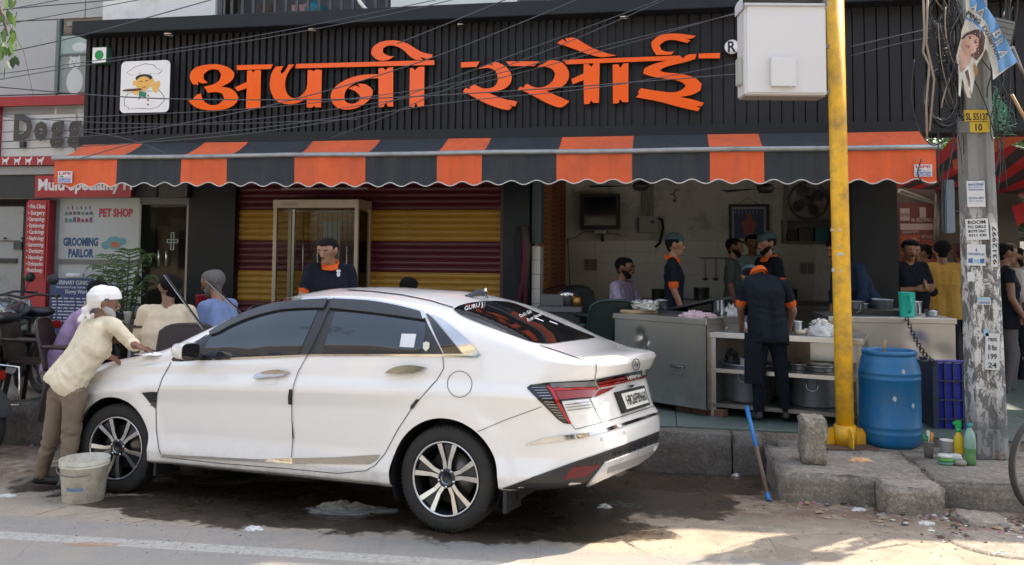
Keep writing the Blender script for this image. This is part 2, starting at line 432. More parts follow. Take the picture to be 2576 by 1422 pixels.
for i in range(9):
    a = rn.uniform(-.22, .2); mb.tube([(a, rn.uniform(-.05, .05), .0), (a+rn.uniform(-.08, .08), rn.uniform(-.05, .05), .2), (a+rn.uniform(-.15, .15), 0, .45)], [.04, .05, .02], 6)
o = mb.build('bundle', brown); o.location = FP(u, .05, 4.51); o.rotation_euler[2] = -FA; tag(o, 'heap of brown household junk left of the balcony', 'bundle')
pts = [at(892, -30, 9.6), at(905, 5, 9.6), at(918, 22, 9.6), at(935, 33, 9.7)]
tag(MB().tube(pts, .022, 8).build('drain_pipe', MATS['white_plastic']), 'curved white plastic pipe in the balcony opening', 'pipe')

# ------------------------------------------------------------------ SHOP SIGN
slatm = M('charcoal_slat', (.018, .018, .021), .6, Specular_IOR_Level=.25, var=.25, scale=1.2)
darkm = M('sign_backing', (.006, .008, .012), .5)
framem = M('sign_frame', (.014, .017, .021), .5, Specular_IOR_Level=.25, var=.2)
orange = M('orange_acrylic', (.86, .105, .003), .30, var=.04, scale=2, Coat_Weight=.12, Coat_Roughness=.03, Specular_IOR_Level=.3)
whitea = M('white_acrylic', (.75, .75, .76), .2, var=.03)
signt = fthing('shop_sign', 'long black slatted shop sign with large orange Hindi lettering', 'sign', 0, .9, 3.1)
def sp(name, mb, mats): return mb.xf(lambda v: v-Vector((0, -.9, 3.1))).build(name, mats, signt)
UL, UR = -5.12, 8.2
ZB, ZT = 3.175, 4.36
mb = MB(); mb.box(UL, UR, -.86, -.55, 3.05, 4.36); sp('back_panel', mb, darkm)
x = UL+.01; i = 0
proto = None; wide = fac(1200, 200, .9)[0]
while x < UR:
    step = .0845 if x < 1.4 else .118
    wdt = .052 if x < 1.4 else .104
    mb = MB(); mb.box(x, x+wdt, -.902 if x < 1.4 else -.9, -.861, ZB, ZT); sp('slat', mb, slatm); x += step; i += 1
mb = MB(); mb.box(UL-.03, UR, -.93, -.55, 3.04, ZB-.003, bv=.006); sp('bottom_beam', mb, framem)
mb = MB(); mb.box(UL-.03, UR, -1.12, -.5, 4.362, 4.52, bv=.006); sp('top_canopy', mb, framem)
for px, py in ((425, 86), (787, 75), (1160, 63), (1570, 44)):
    o = onz(px, py, 4.362); r = o-FP(0, 0, 0); u = r.x*FU.x+r.y*FU.y; dd = r.x*FN.x+r.y*FN.y
    mb = MB().lathe([(0, 4.345), (.05, 4.345), (.062, 4.352), (.062, 4.362)], (u, -dd, 0), 20, mis=[0, 1, 1]); sp('downlight', mb, [whitea, M('chrome', (.6, .6, .6), .12, 1)])
# letters traced as outlines, extruded 45 mm and stood off the slats
LA = lambda pts: [((700+x/2.031)/1.5202, (y/2.031)/1.5202) for x, y in pts]
LB = lambda pts: [((1700+x/1.7775)/1.5202, (y/1.7775)/1.5202) for x, y in pts]
def smooth_poly(p, it=2):
    """round off the obtuse corners of a traced outline, keep the sharp ones"""
    for _ in range(it):
        q = []
        n = len(p)
        for i in range(n):
            a, b, c = Vector(p[i-1]), Vector(p[i]), Vector(p[(i+1) % n])
            if (b-a).length < 1e-6 or (c-b).length < 1e-6: continue
            ang = (b-a).angle(c-b)
            if ang < math.radians(42) and _ < it:
                q += [tuple(b+(a-b)*.25), tuple(b+(c-b)*.25)]
            else: q.append(tuple(b))
        p = q
    return p
def letter(px, off=0, sm=2, mat=None, name='letter', dep=.05, base=.93):
    px = smooth_poly(px, sm)
    pts = [fac(x, y, base+dep+off) for x, y in px]
    mb = MB(); mb.poly(pts, lambda a, b, h: (a, -(base+off+h), b), dep, 0, 1)
    return sp(name, mb, mat or [orange, M('letter_return', (.03, .008, .004), .4)])
A1 = [(75,655),(50,610),(55,565),(95,522),(190,500),(280,499),(355,522),(398,565),(396,605),(360,645),(295,675),(360,682),(410,715),(430,760),(412,808),(350,845),(250,860),(150,853),(85,832),(40,782),(70,778),(105,735),(140,727),(150,775),(185,808),(235,822),(290,805),(320,765),(305,728),(260,713),(192,722),(180,700),(162,675),(245,655),(285,625),(296,580),(275,545),(235,535),(190,548),(160,580),(160,615),(192,643),(150,652),(115,635),(118,660)]
letter(LA(A1))
letter(LA([(418,507),(700,500),(680,537),(418,545)]), sm=0)
letter(LA([(497,550),(530,545),(545,565),(560,545),(605,545),(600,845),(575,838),(555,843),(520,850),(488,848),(495,685),(425,710),(402,680),(495,637)]), .003, 0)
letter(LA([(780,515),(720,518),(690,560),(676,620),(672,670),(690,740),(725,790),(795,812),(870,808),(930,785),(960,760),(960,835),(1000,838),(1018,822),(1030,835),(1072,835),(1078,545),(1035,540),(1015,555),(1000,545),(968,545),(965,680),(940,725),(895,760),(850,765),(815,740),(793,690),(792,620),(825,545),(865,503),(820,502),(790,555),(765,575),(757,555)]), .003, 1)
letter(LA([(880,497),(1950,468),(1952,505),(870,532)]), sm=0)
letter(LA([(1522,578),(1420,578),(1310,598),(1215,645),(1158,700),(1143,755),(1160,805),(1205,845),(1275,855),(1355,840),(1425,800),(1470,745),(1475,705),(1450,672),(1405,650),(1352,652),(1378,680),(1335,664),(1285,688),(1340,708),(1375,745),(1370,782),(1335,806),(1290,808),(1258,785),(1250,745),(1265,700),(1302,663),(1380,628),(1460,610),(1522,608)]))
letter(LA([(1518,533),(1555,528),(1575,548),(1590,528),(1632,522),(1632,828),(1590,828),(1572,795),(1560,830),(1520,835)]), .003, 0)
letter(LA([(1762,530),(1785,528),(1800,548),(1830,520),(1875,518),(1872,825),(1825,830),(1808,800),(1795,832),(1758,830)]), .003, 0)
letter(LA([(1555,475),(1500,465),(1462,420),(1465,380),(1500,340),(1570,315),(1660,313),(1740,335),(1800,375),(1860,410),(1940,425),(1930,450),(1890,460),(1838,442),(1865,466),(1810,468),(1760,440),(1710,385),(1650,355),(1590,352),(1553,375),(1553,410),(1590,435),(1640,440),(1600,465)]), .003)
letter(LB([(112,425),(240,418),(218,455),(112,460)]), sm=0)
letter(LB([(232,470),(265,443),(315,440),(330,452),(318,425),(350,420),(410,445),(450,490),(460,540),(440,580),(400,610),(340,622),(300,632),(400,675),(495,690),(480,725),(430,712),(460,728),(437,750),(370,738),(270,700),(180,650),(125,625),(140,600),(175,605),(170,592),(205,575),(260,605),(320,600),(355,575),(365,530),(345,480),(300,458)]), .003)
letter(LB([(417,418),(643,418),(610,450),(445,450)]), sm=0)
letter(LB([(628,455),(680,430),(710,410),(760,410),(810,430),(845,480),(848,530),(820,580),(760,605),(690,618),(850,690),(815,722),(780,735),(700,705),(600,650),(540,620),(497,610),(515,590),(545,598),(540,585),(560,570),(620,600),(690,590),(740,550),(752,500),(735,470),(690,453)]), .003)
letter(LB([(945,437),(980,437),(998,455),(1015,430),(1055,430),(1050,700),(1010,700),(995,682),(985,707),(948,710),(945,545),(870,575),(868,560),(860,540),(945,500)]), .005, 0)
letter(LB([(1143,440),(1180,437),(1195,462),(1215,432),(1250,430),(1250,695),(1210,695),(1195,675),(1180,703),(1145,705)]), .005, 0)
letter(LB([(805,408),(1560,380),(1562,410),(830,438)]), sm=0)
letter(LB([(765,295),(800,268),(835,288),(820,262),(880,252),(940,290),(1010,330),(1090,360),(1170,378),(1120,385),(1060,392),(960,365),(870,330),(800,305)]), .003)
letter(LB([(1710,245),(1680,265),(1640,262),(1672,275),(1650,293),(1560,270),(1500,275),(1462,310),(1475,340),(1510,355),(1562,350),(1540,373),(1440,375),(1410,330),(1405,290),(1440,250),(1500,230),(1600,228)]), .003)
letter(LB([(1562,380),(1600,378),(1620,398),(1650,370),(1712,368),(1705,400),(1650,420),(1560,440),(1490,460),(1462,480),(1500,495),(1600,500),(1700,525),(1748,570),(1740,615),(1690,645),(1600,660),(1680,675),(1765,700),(1745,725),(1710,722),(1740,738),(1720,757),(1600,730),(1460,690),(1300,662),(1322,640),(1315,625),(1335,600),(1450,620),(1560,632),(1620,610),(1640,580),(1600,550),(1500,535),(1400,520),(1350,500),(1360,465),(1420,435),(1500,415),(1560,400)]), .006, 1)
letter(LB([(1728,365),(1873,360),(1872,397),(1728,398)]), .003, 0)
def disc(mb, u, z, r, y, n=28, mi=0): mb.add([(u, y, z)]+[(u+r*math.cos(2*PI*i/n), y, z+r*math.sin(2*PI*i/n)) for i in range(n)], [(0, 1+i, 1+(i+1) % n) for i in range(n)], mi)
# registered mark
u, z = fac(1841, 119, .95); mb = MB(); r = .088
mb.lathe([(r, .0), (r, .045), (r*.86, .045), (r*.86, .047), (0, .047)], (u, -.92, z), 32, 'Y', mis=[0, 0, 0, 1])
mb.xf(lambda v: Vector((v.x, -1.84-v.y, v.z)))
text_mb(mb, 'R', lambda a, b, h: (u+a, -.9685-h, z+b), 0, -.055, .115, .085, 2, .001, bold=.02, align='C')
sp('registered_mark', mb, [black, whitea, black])
# green dot box
u0, z0 = fac(231, 160, 1.0); u1, z1 = fac(269, 118, 1.0)
mb = MB(); mb.box(u0, u1, -1.0, -.9, z0, z1, 1, .006); mb.add([], [], 0); mb.box(u0+.006, u1-.006, -1.003, -.999, z0+.006, z1-.006, 0)
disc(mb, (u0+u1)/2, (z0+z1)/2, .058, -1.005, mi=2)
sp('green_dot_box', mb, [whitea, M('green_edge', (.02, .10, .06), .4), M('green_dot', (.005, .25, .07), .4)])
# chef panel: rounded lit box with the shop's emblem
u0, z0 = fac(301, 285, 1.0); u1, z1 = fac(429, 151, 1.0)
z0 -= .0
def rrect(u0, u1, z0, z1, r, n=6):
    p = []
    for cx, cz, a in ((u1-r, z1-r, 0), (u0+r, z1-r, 90), (u0+r, z0+r, 180), (u1-r, z0+r, 270)):
        for i in range(n+1):
            t = math.radians(a+90*i/n); p.append((cx+r*math.cos(t), cz+r*math.sin(t)))
    return p
fr = lambda a, b, h: (a, -(.9+h), b)
mb = MB(); mb.poly(rrect(u0, u1, z0, z1, .06), fr, .10, 0, 1)
cw = u1-u0; chh = z1-z0
def EP(pts, mi, layer):
    mb.poly([(u0+cw*x/390, z1-chh*y/420) for x, y in pts], lambda a, b, h: (a, -(1.0+.0006*layer+h), b), .0, mi)
def ell(cx, cy, rx, ry, n=20): return [(cx+rx*math.cos(2*PI*i/n), cy+ry*math.sin(2*PI*i/n)) for i in range(n)]
def outline(pts, k=1.0, g=5):
    cx = sum(p[0] for p in pts)/len(pts); cy = sum(p[1] for p in pts)/len(pts); r = []
    for p in pts:
        d = math.hypot(p[0]-cx, p[1]-cy) or 1; r.append((cx+(p[0]-cx)*(d-g)/d, cy+(p[1]-cy)*(d-g)/d))
    return r
coat = [(30, 310), (60, 260), (120, 245), (250, 245), (310, 240), (350, 290), (352, 330), (310, 375), (240, 395), (200, 390), (130, 385), (70, 392), (65, 375), (35, 360)]
EP(coat, 2, 1); EP(outline(coat), 0, 2)
hat = [(42, 95), (60, 80), (110, 45), (190, 22), (255, 32), (290, 65), (332, 85), (300, 112), (230, 105), (240, 125), (140, 120), (150, 95), (90, 115)]
EP(hat, 2, 1); EP(outline(hat), 0, 2)
EP(ell(185, 140, 68, 32), 2, 3); EP(ell(182, 185, 62, 58), 3, 4); EP(ell(112, 178, 14, 20), 3, 5); EP(ell(252, 165, 14, 20), 3, 5)
EP([(20, 232), (60, 226), (160, 222), (182, 232), (150, 243), (60, 246), (22, 243)], 4, 7)
EP([(95, 245), (150, 240), (148, 275), (110, 270)], 3, 6); EP([(240, 200), (285, 170), (310, 165), (315, 200), (290, 265), (262, 250)], 3, 6)
EP([(150, 245), (215, 260), (205, 300), (170, 290), (150, 320)], 5, 5); EP([(205, 258), (240, 250), (238, 375), (212, 380)], 0, 5)
for yy in (285, 320, 355): EP(ell(224, yy, 8, 8, 10), 6, 6)
EP([(160, 205), (185, 215), (215, 205), (188, 222)], 2, 6); EP([(150, 165), (175, 162), (175, 168), (150, 170)], 2, 6); EP([(195, 162), (220, 158), (220, 164), (195, 168)], 2, 6)
sp('chef_emblem', mb, [whitea, black, black, M('skin_print', (.75, .42, .10), .4), M('pipe_print', (.10, .02, .015), .4), M('green_print', (.01, .2, .1), .4), M('maroon_print', (.2, .01, .02), .4)])

# ------------------------------------------------------------------ AWNING
awn = fthing('shop_awning', 'orange and charcoal striped canvas awning with scalloped edge', 'awning', 0, 1.4, 2.5)
def ap(name, mb, mats): return mb.xf(lambda v: v-Vector((0, -1.4, 2.5))).build(name, mats, awn)
def canvas(name, col):
    t = NT(name); co = t.coord()
    c = t.mix(t.ramp(t.noise(1.8, 7, .65), .35, .75), col, tuple(x*.72+.012 for x in col))
    sv = t.n('ShaderNodeVectorMath', operation='MULTIPLY', i_0=co, i_1=(9, 9, 1.2)).outputs[0]
    c = t.mix(t.ramp(t.noise(1, 5, .6, vec=sv), .45, .75, 0, .28), c, (.10, .08, .065)); c = t.mix(t.ramp(t.noise(5, 7, .7), .55, .7, 0, .15), c, tuple(min(1, x*1.25+.02) for x in col))
    t.set(Base_Color=c, Roughness=.78)
    t.bump(t.math('ADD', t.noise(2.2, 3), t.math('MULTIPLY', t.noise(1, 3, vec=sv), .6)), .5, .05)
    return t.m
cor = canvas('orange_canvas', (.76, .125, .034)); cch = canvas('charcoal_canvas', (.022, .028, .036))
bnd = [139, 295, 457, 571, 741, 919, 1099, 1212, 1400, 1590, 1786, 1922, 2133, 2350]
ub_ = [fac(x, 435, 1.4)[0] for x in bnd]; ub_[0] = -5.08; ub_[-1] = 4.35
RZ, RB = 2.83, 3.06
def scal(u): return 2.525+.022*math.cos(2*PI*(u+.02)/.262)+.010*math.sin(u*1.3)
def vfold(u, z): return -1.405-.012*math.sin(u*7.1+z*3)*(2.85-z)*3-.006*math.sin(u*23)
piping = MB(); prev = []
for k in range(13):
    m = cor if k % 2 == 0 else cch
    a, b = ub_[k], ub_[k+1]; n = max(8, int((b-a)/.022)); mb = MB()
    for i in range(n):
        x0 = a+(b-a)*i/n; x1 = a+(b-a)*(i+1)/n
        rows = 6
        for r in range(rows):
            q = []
            for xx, rr in ((x0, r), (x1, r), (x1, r+1), (x0, r+1)):
                z = RZ-.0+(scal(xx)-RZ)*rr/rows; q.append((xx, vfold(xx, z), z))
            mb.add(q, [(0, 1, 2, 3)], 0, True)
        for r in range(5):
            q = []
            for xx, rr in ((x0, r), (x1, r), (x1, r+1), (x0, r+1)):
                f = rr/5; q.append((xx, -1.40+.5*f, RZ+.02+(RB-RZ)*f-.028*math.sin(PI*f)*(1+.5*math.sin(xx*2.1))))
            mb.add(q, [(0, 1, 2, 3)], 0, True)
    b_ = bmesh.new(); 
    ap('canvas_stripe', mb, m)
n = 440; pts = []
for i in range(n+1):
    x = ub_[0]+(ub_[-1]-ub_[0])*i/n; z = scal(x); pts.append((x, vfold(x, z)-.002, z))
ap('white_piping', MB().tube(pts, .0065, 5), M('piping_white', (.6, .58, .55), .8))
ap('front_bar', MB().tube([(ub_[0]-.02+i*(ub_[-1]-ub_[0]+.06)/20, -1.415, RZ+.012+.004*math.sin(i*1.3)) for i in range(21)], .027, 12), M('galvanised', (.33, .34, .34), .42, .6, var=.25, scale=8, dirt=.3))
for u in (-4.9, -1.8, 1.2, 4.2):
    ap('support_arm', MB().beam((u, -.9, 2.98), (u, -1.4, RZ-.02), .03, .03), framem)
# small printed stickers on both ends of the valance
paper = M('sticker_paper', (.62, .62, .66), .5)
redp = M('red_print', (.45, .03, .04), .5); bluep = M('blue_print', (.04, .05, .35), .5); greenp = M('green_ink', (.03, .25, .12), .5)
for px in (164, 2318):
    u0, z0 = fac(px-18, 461 if px < 1000 else 445, 1.42); u1, z1 = fac(px+19 if px < 1000 else px+26, 431 if px < 1000 else 414, 1.42)
    mb = MB(); mb.box(u0, u1, -1.428, -1.424, z0, z1)
    w_ = u1-u0; h_ = z1-z0; f = lambda a, b, h: (u0+a, -1.4285-h, z0+b)
    text_mb(mb, 'LIFE', f, w_*.08, h_*.7, h_*.22, w_*.84, 1, .0008, bold=.03)
    text_mb(mb, '9278872005', f, w_*.04, h_*.24, h_*.17, w_*.9, 2, .0008, bold=.02); text_mb(mb, '9953367861', f, w_*.04, h_*.04, h_*.17, w_*.9, 2, .0008, bold=.02)
    mb.quad(f(w_*.1, h_*.5, .001), f(w_*.35, h_*.46, .001), f(w_*.45, h_*.58, .001), f(w_*.2, h_*.62, .001), 3)
    mb.quad(f(w_*.5, h_*.5, .001), f(w_*.9, h_*.5, .001), f(w_*.9, h_*.53, .001), f(w_*.5, h_*.53, .001), 1)
    ap('sticker', mb, [paper, redp, bluep, greenp])
# ================================================================== SHOP FRONT
panel = M('black_panel', (.007, .011, .016), .4, var=.15, Specular_IOR_Level=.22)
dirtyw = M('dirty_plaster', (.72, .71, .67), .85, var=.16, scale=1.6, bump=.15, dirt=.35, dcol=(.09, .085, .075), dscale=2.2)
wtile = M('cream_tile', (.68, .67, .64), .18, var=.1, scale=.9)
steel = M('brushed_steel', (.44, .43, .41), .34, .95, var=.12, scale=3, dirt=.22, dcol=(.13, .11, .09))
dsteel = M('dark_steel', (.20, .19, .18), .4, .9, var=.2, dirt=.3)
alu = M('aluminium_pot', (.36, .37, .385), .38, .9, var=.15, dirt=.2)
chrome = MATS['chrome']
tanframe = M('tan_aluminium', (.34, .28, .21), .45, .3, var=.15, dirt=.2)
def glassmat(name, col, rough=.02, alpha=.85, ior=1.22):
    t = NT(name); t.set(Base_Color=col, Roughness=rough, IOR=ior)
    g = t.n('ShaderNodeBsdfGlass') if 0 else t.n('ShaderNodeBsdfTransparent', i_Color=tuple(col)+(1,))
    gl = t.n('ShaderNodeBsdfGlossy', i_Roughness=rough, i_Color=(1, 1, 1, 1)); fr = t.n('ShaderNodeFresnel', i_IOR=ior)
    mx = t.n('ShaderNodeMixShader'); t.l(fr.outputs[0], mx.inputs[0]); t.l(g.outputs[0], mx.inputs[1]); t.l(gl.outputs[0], mx.inputs[2])
    t.l(mx.outputs[0], t.t.nodes['Material Output'].inputs[0]); MATS[name] = t.m; return t.m
glass = glassmat('clear_glass', (.8, .82, .8))
shop = fthing('shop_building', 'dark eatery with black pillars and an open tiled kitchen below the striped awning', 'shop', 0, 0, .34)
def shp(name, mb, mats): return mb.xf(lambda v: v-Vector((0, 0, .34))).build(name, mats, shop)
fu = lambda x, d, y=600: fac(x, y, d)[0]
pL0, pL1 = fu(472, .12), fu(590, .12); pM0, pM1 = fu(1266, .12), fu(1331, .12); pR0, pR1 = fu(2143, .12), fu(2259, .12)
mb = MB(); mb.box(pL0, pL1, -.12, .25, .345, 3.05, bv=.004); shp('pillar', mb, panel)
mb = MB(); mb.box(pM0, pM1, -.12, .3, .345, 3.05, bv=.004); shp('pillar', mb, panel)
mb = MB(); mb.box(pR0, pR1, -.12, .35, .345, 3.05, bv=.004); shp('pillar', mb, panel)
KD = 3.2
kl = fu(1345, 0); kr = pR1
mb = MB(); mb.box(pL0, pR1+.1, -.50, KD+.2, 3.0, 3.2); shp('ceiling', mb, M('kitchen_ceiling', (.5, .49, .47), .9, var=.2))
mb = MB(); mb.box(pL0, pR1, -.50, -.1, 2.93, 3.0); shp('header', mb, framem)
mb = MB(); mb.box(kl-.4, kr+.3, KD, KD+.15, .345, 3.0); shp('back_wall', mb, dirtyw)
mb = MB(); mb.box(kr-.05, kr+.1, .35, KD, .345, 3.0); shp('side_wall', mb, dirtyw)
mb = MB(); mb.box(kl-.15, kl, .3, KD, .345, 3.0); shp('side_wall', mb, dirtyw)
mb = MB(); mb.box(pL1, pM0, .18, .3, .345, 3.0); shp('rear_lining', mb, darkm)
tz = fac(1700, 606, -KD)[1]
rows = int((tz-.35)/.17)
tmesh = None
for r in range(rows):
    for c in range(12):
        x0 = kl+.02+c*.46
        if x0+.45 > kr-.06: continue
        if tmesh is None:
            mb = MB(); mb.box(0, .455, -.012, 0, -.166, 0, bv=.003); o = mb.build('wall_tile', wtile, shop); tmesh = o.data
        else:
            o = bpy.data.objects.new('wall_tile', tmesh); C.objects.link(o); o.parent = shop
        o.location = (x0, KD-.001, tz-r*.171-.34)
        o.rotation_euler = (random.uniform(-.006, .006), 0, random.uniform(-.004, .004))
# tiles beside the menu
for r in range(9):
    mb = MB(); mb.box(kl-.03, kl+.07, -.02, .26, .36+r*.17, .36+r*.17+.166, bv=.003); shp('wall_tile', mb, wtile)
mb = MB(); mb.box(kl-.03, kl+.08, -.03, .26, 1.92, 3.0); shp('corner_panel', mb, M('grey_green_panel', (.06, .09, .10), .6, var=.2))
# menu boards on the left wall of the kitchen
orm = M('orange_menu', (.40, .13, .035), .5, var=.2, scale=2)
mw = M('menu_wood', (.20, .07, .03), .6, var=.3)
mo = fthing('menu_board', 'tall orange menu board on the inner left wall of the kitchen', 'menu', kl, -.4, 1.2)
for k, (y0, y1) in enumerate(((.35, 1.2), (1.22, 2.05), (2.07, 2.9))):
    mb = MB(); mb.box(0, .04, y0-.4, y1-.4, .15, 1.75, bv=.004); mb.build('board', orm if k != 1 else M('orange_menu2', (.33, .10, .04), .5), mo)
    mb = MB()
    for i in range(22):
        zz = 1.62-i*.065; mb.box(.041, .043, y0-.33, y0-.4+(.35+.3*random.random())*(y1-y0), zz, zz+.016)
    mb.build('menu_text', M('menu_ink', (.12, .05, .03), .7), mo)
mb = MB(); mb.box(0, .05, -.05, 2.5, -.05, .14); mb.build('bottom_rail', mw, mo)
mb = MB(); mb.box(0, .05, .3, .9, -.75, -.1); mb.build('lower_panel', mw, mo)

# rolling shutter
sh = fthing('rolling_shutter', 'closed maroon and yellow striped roller shutter behind the car', 'shutter', -1.8, 0, .34)
yel = M('yellow_shutter', (.36, .19, .02), .42, var=.14, scale=2, dirt=.25, dcol=(.12, .06, .015))
mar = M('maroon_shutter', (.088, .008, .018), .42, var=.2, scale=2, dirt=.15)
S0, S1 = -3.53, -.115; P = .0762
prof = [(.0, 0), (-.006, .004), (-.016, .018), (-.020, .036), (-.017, .054), (-.008, .066), (-.004, .0675), (-.002, .074), (0, .0762)]
lath = {}
for key, m in (('y', yel), ('m', mar)):
    mb = MB(); L = S1-S0
    vs = [(x, y, z) for x in (0, L) for y, z in prof]; k = len(prof)
    mb.add(vs, [(i, i+1, k+i+1, k+i) for i in range(k-1)], 0, False)
    lath[key] = mb.build('lath', m, sh)
first = {'y': 1, 'm': 1}
for i in range(-25, 9):
    z = 2.317+i*P
    band = 'm' if i >= 0 else ('y' if (-i-1)//5 % 2 == 0 else 'm')
    if first[band]: o = lath[band]; first[band] = 0
    else: o = bpy.data.objects.new('lath', lath[band].data); C.objects.link(o); o.parent = sh
    o.location = (S0+1.8, -.0, z-.34)
for x in (S0-.03, S1-.015):
    mb = MB(); mb.box(x+1.8, x+1.8+.045, -.05, .1, 0, 2.6); mb.build('guide_rail', M('guide_maroon', (.07, .012, .02), .5), sh)

# tall glass cabinet in front of the shutter
cu0, cu1 = fu(686, .58), fu(900, .58); cz1 = fac(800, 502, .58)[1]
cab = fthing('glass_cabinet', 'tall glass cabinet in tan metal frame hung with skewers', 'cabinet', cu0, .58, .345)
CW, CD_, CH = cu1-cu0, .46, cz1-.345
fw = .045
for x in (0, CW-fw):
    for y in (0, CD_-fw):
        mb = MB(); mb.box(x, x+fw, y, y+fw, 0, CH, bv=.003); mb.build('frame_post', tanframe, cab)
mb = MB(); mb.box(-.005, CW+.005, -.006, CD_, CH-.10, CH+.0, bv=.004); mb.build('top_rail', tanframe, cab)
mb = MB(); mb.box(0, CW, 0, CD_, 0, .5); mb.build('base', dsteel, cab)
mb = MB(); mb.box(fw, CW-fw, .01, .014, .5, CH-.13); mb.build('front_pane', glass, cab)
mb = MB(); mb.box(CW-.02, CW-.016, fw, CD_-fw, .5, CH-.13); mb.build('side_pane', glass, cab)
mb = MB(); mb.box(CW*.22, CW*.22+.03, 0.02, .05, .5, CH-.12); mb.build('door_post', steel, cab)
mb = MB(); mb.box(.10, .30, -.008, -.004, CH-.07, CH-.04); mb.build('name_plate', M('plate_tan', (.25, .2, .15), .5), cab)
hk = M('iron_skewer', (.05, .04, .035), .5, .5)
mb = MB(); mb.tube([(fw, .2, CH-.13), (CW-fw, .2, CH-.13)], .008, 6); mb.build('hanging_rail', steel, cab)
for i in range(11):
    x = CW*(.28+.058*i); L = .45+.22*random.random() if i % 3 else 1.3
    mb = MB(); mb.tube([(x, .2, CH-.13), (x+.004, .2, CH-.13-L)], .004 if i % 3 else .006, 5)
    if i % 3: mb.tube([(x-.035, .2, CH-.13-L), (x+.035, .2, CH-.13-L)], .006, 5)
    mb.build('skewer', hk if i % 3 else chrome, cab)
mb = MB(); mb.box(CW*.48, CW*.70, .25, .254, CH-1.2, CH-.25); mb.build('paper_sheet', M('grey_sheet', (.3, .29, .27), .8), cab)
mb = MB(); mb.box(cu0+.1, cu1+.1, .0, .02, 0, .02)
# tube light bar over the cabinet
tag(fprim('tube_light', MB().box(cu0+.08, cu1+.1, -.55, -.50, cz1+.12, cz1+.14), M('pale_batten', (.2, .18, .16), .5)), 'unlit slim tube light above the glass cabinet', 'light')

# ------------------------------------------------------------------ kitchen things
def wallthing(name, label, cat, x0, y0, x1, y1, d):
    a = fac(x0, y1, -d); b = fac(x1, y0, -d)
    return fthing(name, label, cat, a[0], -d, a[1]), b[0]-a[0], b[1]-a[1]
t, W_, H_ = wallthing('television', 'boxy black tube television hanging on the kitchen wall', 'television', 1459, 487, 1560, 577, KD-.55)
mb = MB(); mb.box(0, W_, 0, .08, 0, H_, bv=.01); mb.build('front_frame', black, t)
mb = MB(); mb.add([(.03, .08, .03), (W_-.03, .08, .03), (W_-.03, .08, H_-.03), (.03, .08, H_-.03), (.12, .42, .08), (W_-.12, .42, .08), (W_-.12, .42, H_-.1), (.12, .42, H_-.1)],
                   [(0, 1, 5, 4), (1, 2, 6, 5), (2, 3, 7, 6), (3, 0, 4, 7), (4, 5, 6, 7)]); mb.build('housing', black, t)
mb = MB(); mb.box(.06, W_-.06, -.004, 0, .06, H_-.05); mb.build('screen', M('tv_glass', (.008, .010, .016), .12), t)
mb = MB(); mb.box(W_*.35, W_*.65, .1, .5, -.06, -.01); mb.beam((W_*.5, .3, -.02), (W_*.5, .54, -.16), .05, .04); mb.build('bracket', dsteel, t)
t, W_, H_ = wallthing('inverter_box', 'white inverter box on the wall right of the television', 'inverter', 1603, 545, 1656, 586, KD-.14)
mb = MB(); mb.box(.02, W_, 0, .13, 0, H_, bv=.012); mb.build('case', M('offwhite_plastic', (.42, .43, .44), .5), t)
mb = MB(); mb.box(0, .03, .005, .12, .01, H_-.01); mb.build('side_cap', M('blue_cap', (.03, .06, .12), .5), t)
mb = MB(); mb.box(W_-.12, W_-.06, -.004, 0, H_*.6, H_*.75); mb.build('display', black, t)
mb = MB(); mb.tube([(W_, .05, H_*.9), (W_+.06, .06, H_*.8), (W_+.07, .08, H_*.3), (W_+.02, .1, -.15), (W_-.05, .1, -.22)], .02, 6); mb.build('cable', black, t)
t, W_, H_ = wallthing('cable_ducts', 'bundle of white vertical cable ducts above the inverter box', 'ducts', 1612, 470, 1646, 543, KD-.03)
for i in range(5):
    mb = MB(); mb.box(i*W_/5, i*W_/5+W_/5-.012, -.02, .03, 0, H_+.4, bv=.003); mb.build('duct', M('duct_white', (.36, .35, .32), .6), t)
t, W_, H_ = wallthing('framed_picture', 'dark framed devotional picture hanging on the kitchen wall', 'picture', 1834, 514, 1934, 613, KD-.04)
mb = MB()
for a in ((0, W_, 0, .04), (0, W_, H_-.04, H_), (0, .04, .04, H_-.04), (W_-.04, W_, .04, H_-.04)): mb.box(a[0], a[1], -.03, .03, a[2], a[3])
mb.build('frame', M('dark_wood', (.02, .015, .014), .4), t)
mb = MB(); mb.box(.04, W_-.04, 0, .01, .04, H_-.04); mb.box(.075, W_-.075, -.002, .005, .075, H_-.075, 1)
for i in range(9): mb.add([(W_*(.14+.09*i), -.003, H_*.8), (W_*(.18+.09*i), -.003, H_*.76), (W_*(.16+.09*i), -.003, H_*.86)], [(0, 1, 2)], 2)
mb.poly(ell(W_*.5, H_*.42, W_*.16, H_*.22), lambda a, b, h: (a, -.005, b), 0, 3); mb.poly(ell(W_*.5, H_*.66, W_*.10, H_*.11), lambda a, b, h: (a, -.0058, b), 0, 3)
mb.poly(ell(W_*.4, H_*.5, W_*.09, H_*.09), lambda a, b, h: (a, -.0052, b), 0, 3); mb.poly(ell(W_*.6, H_*.5, W_*.09, H_*.09), lambda a, b, h: (a, -.0054, b), 0, 3)
mb.build('print', [M('mount_card', (.45, .48, .5), .6), M('blue_print_bg', (.06, .10, .20), .5, var=.5, scale=9), M('pale_blue_ink', (.35, .45, .55), .6), M('pink_ink', (.45, .14, .13), .6, var=.3, scale=14)], t)
mb = MB(); mb.tube([(W_*.25, 0, H_), (W_*.45, 0, H_+.10), (W_*.75, 0, H_)], .004, 5); mb.build('cord', black, t)
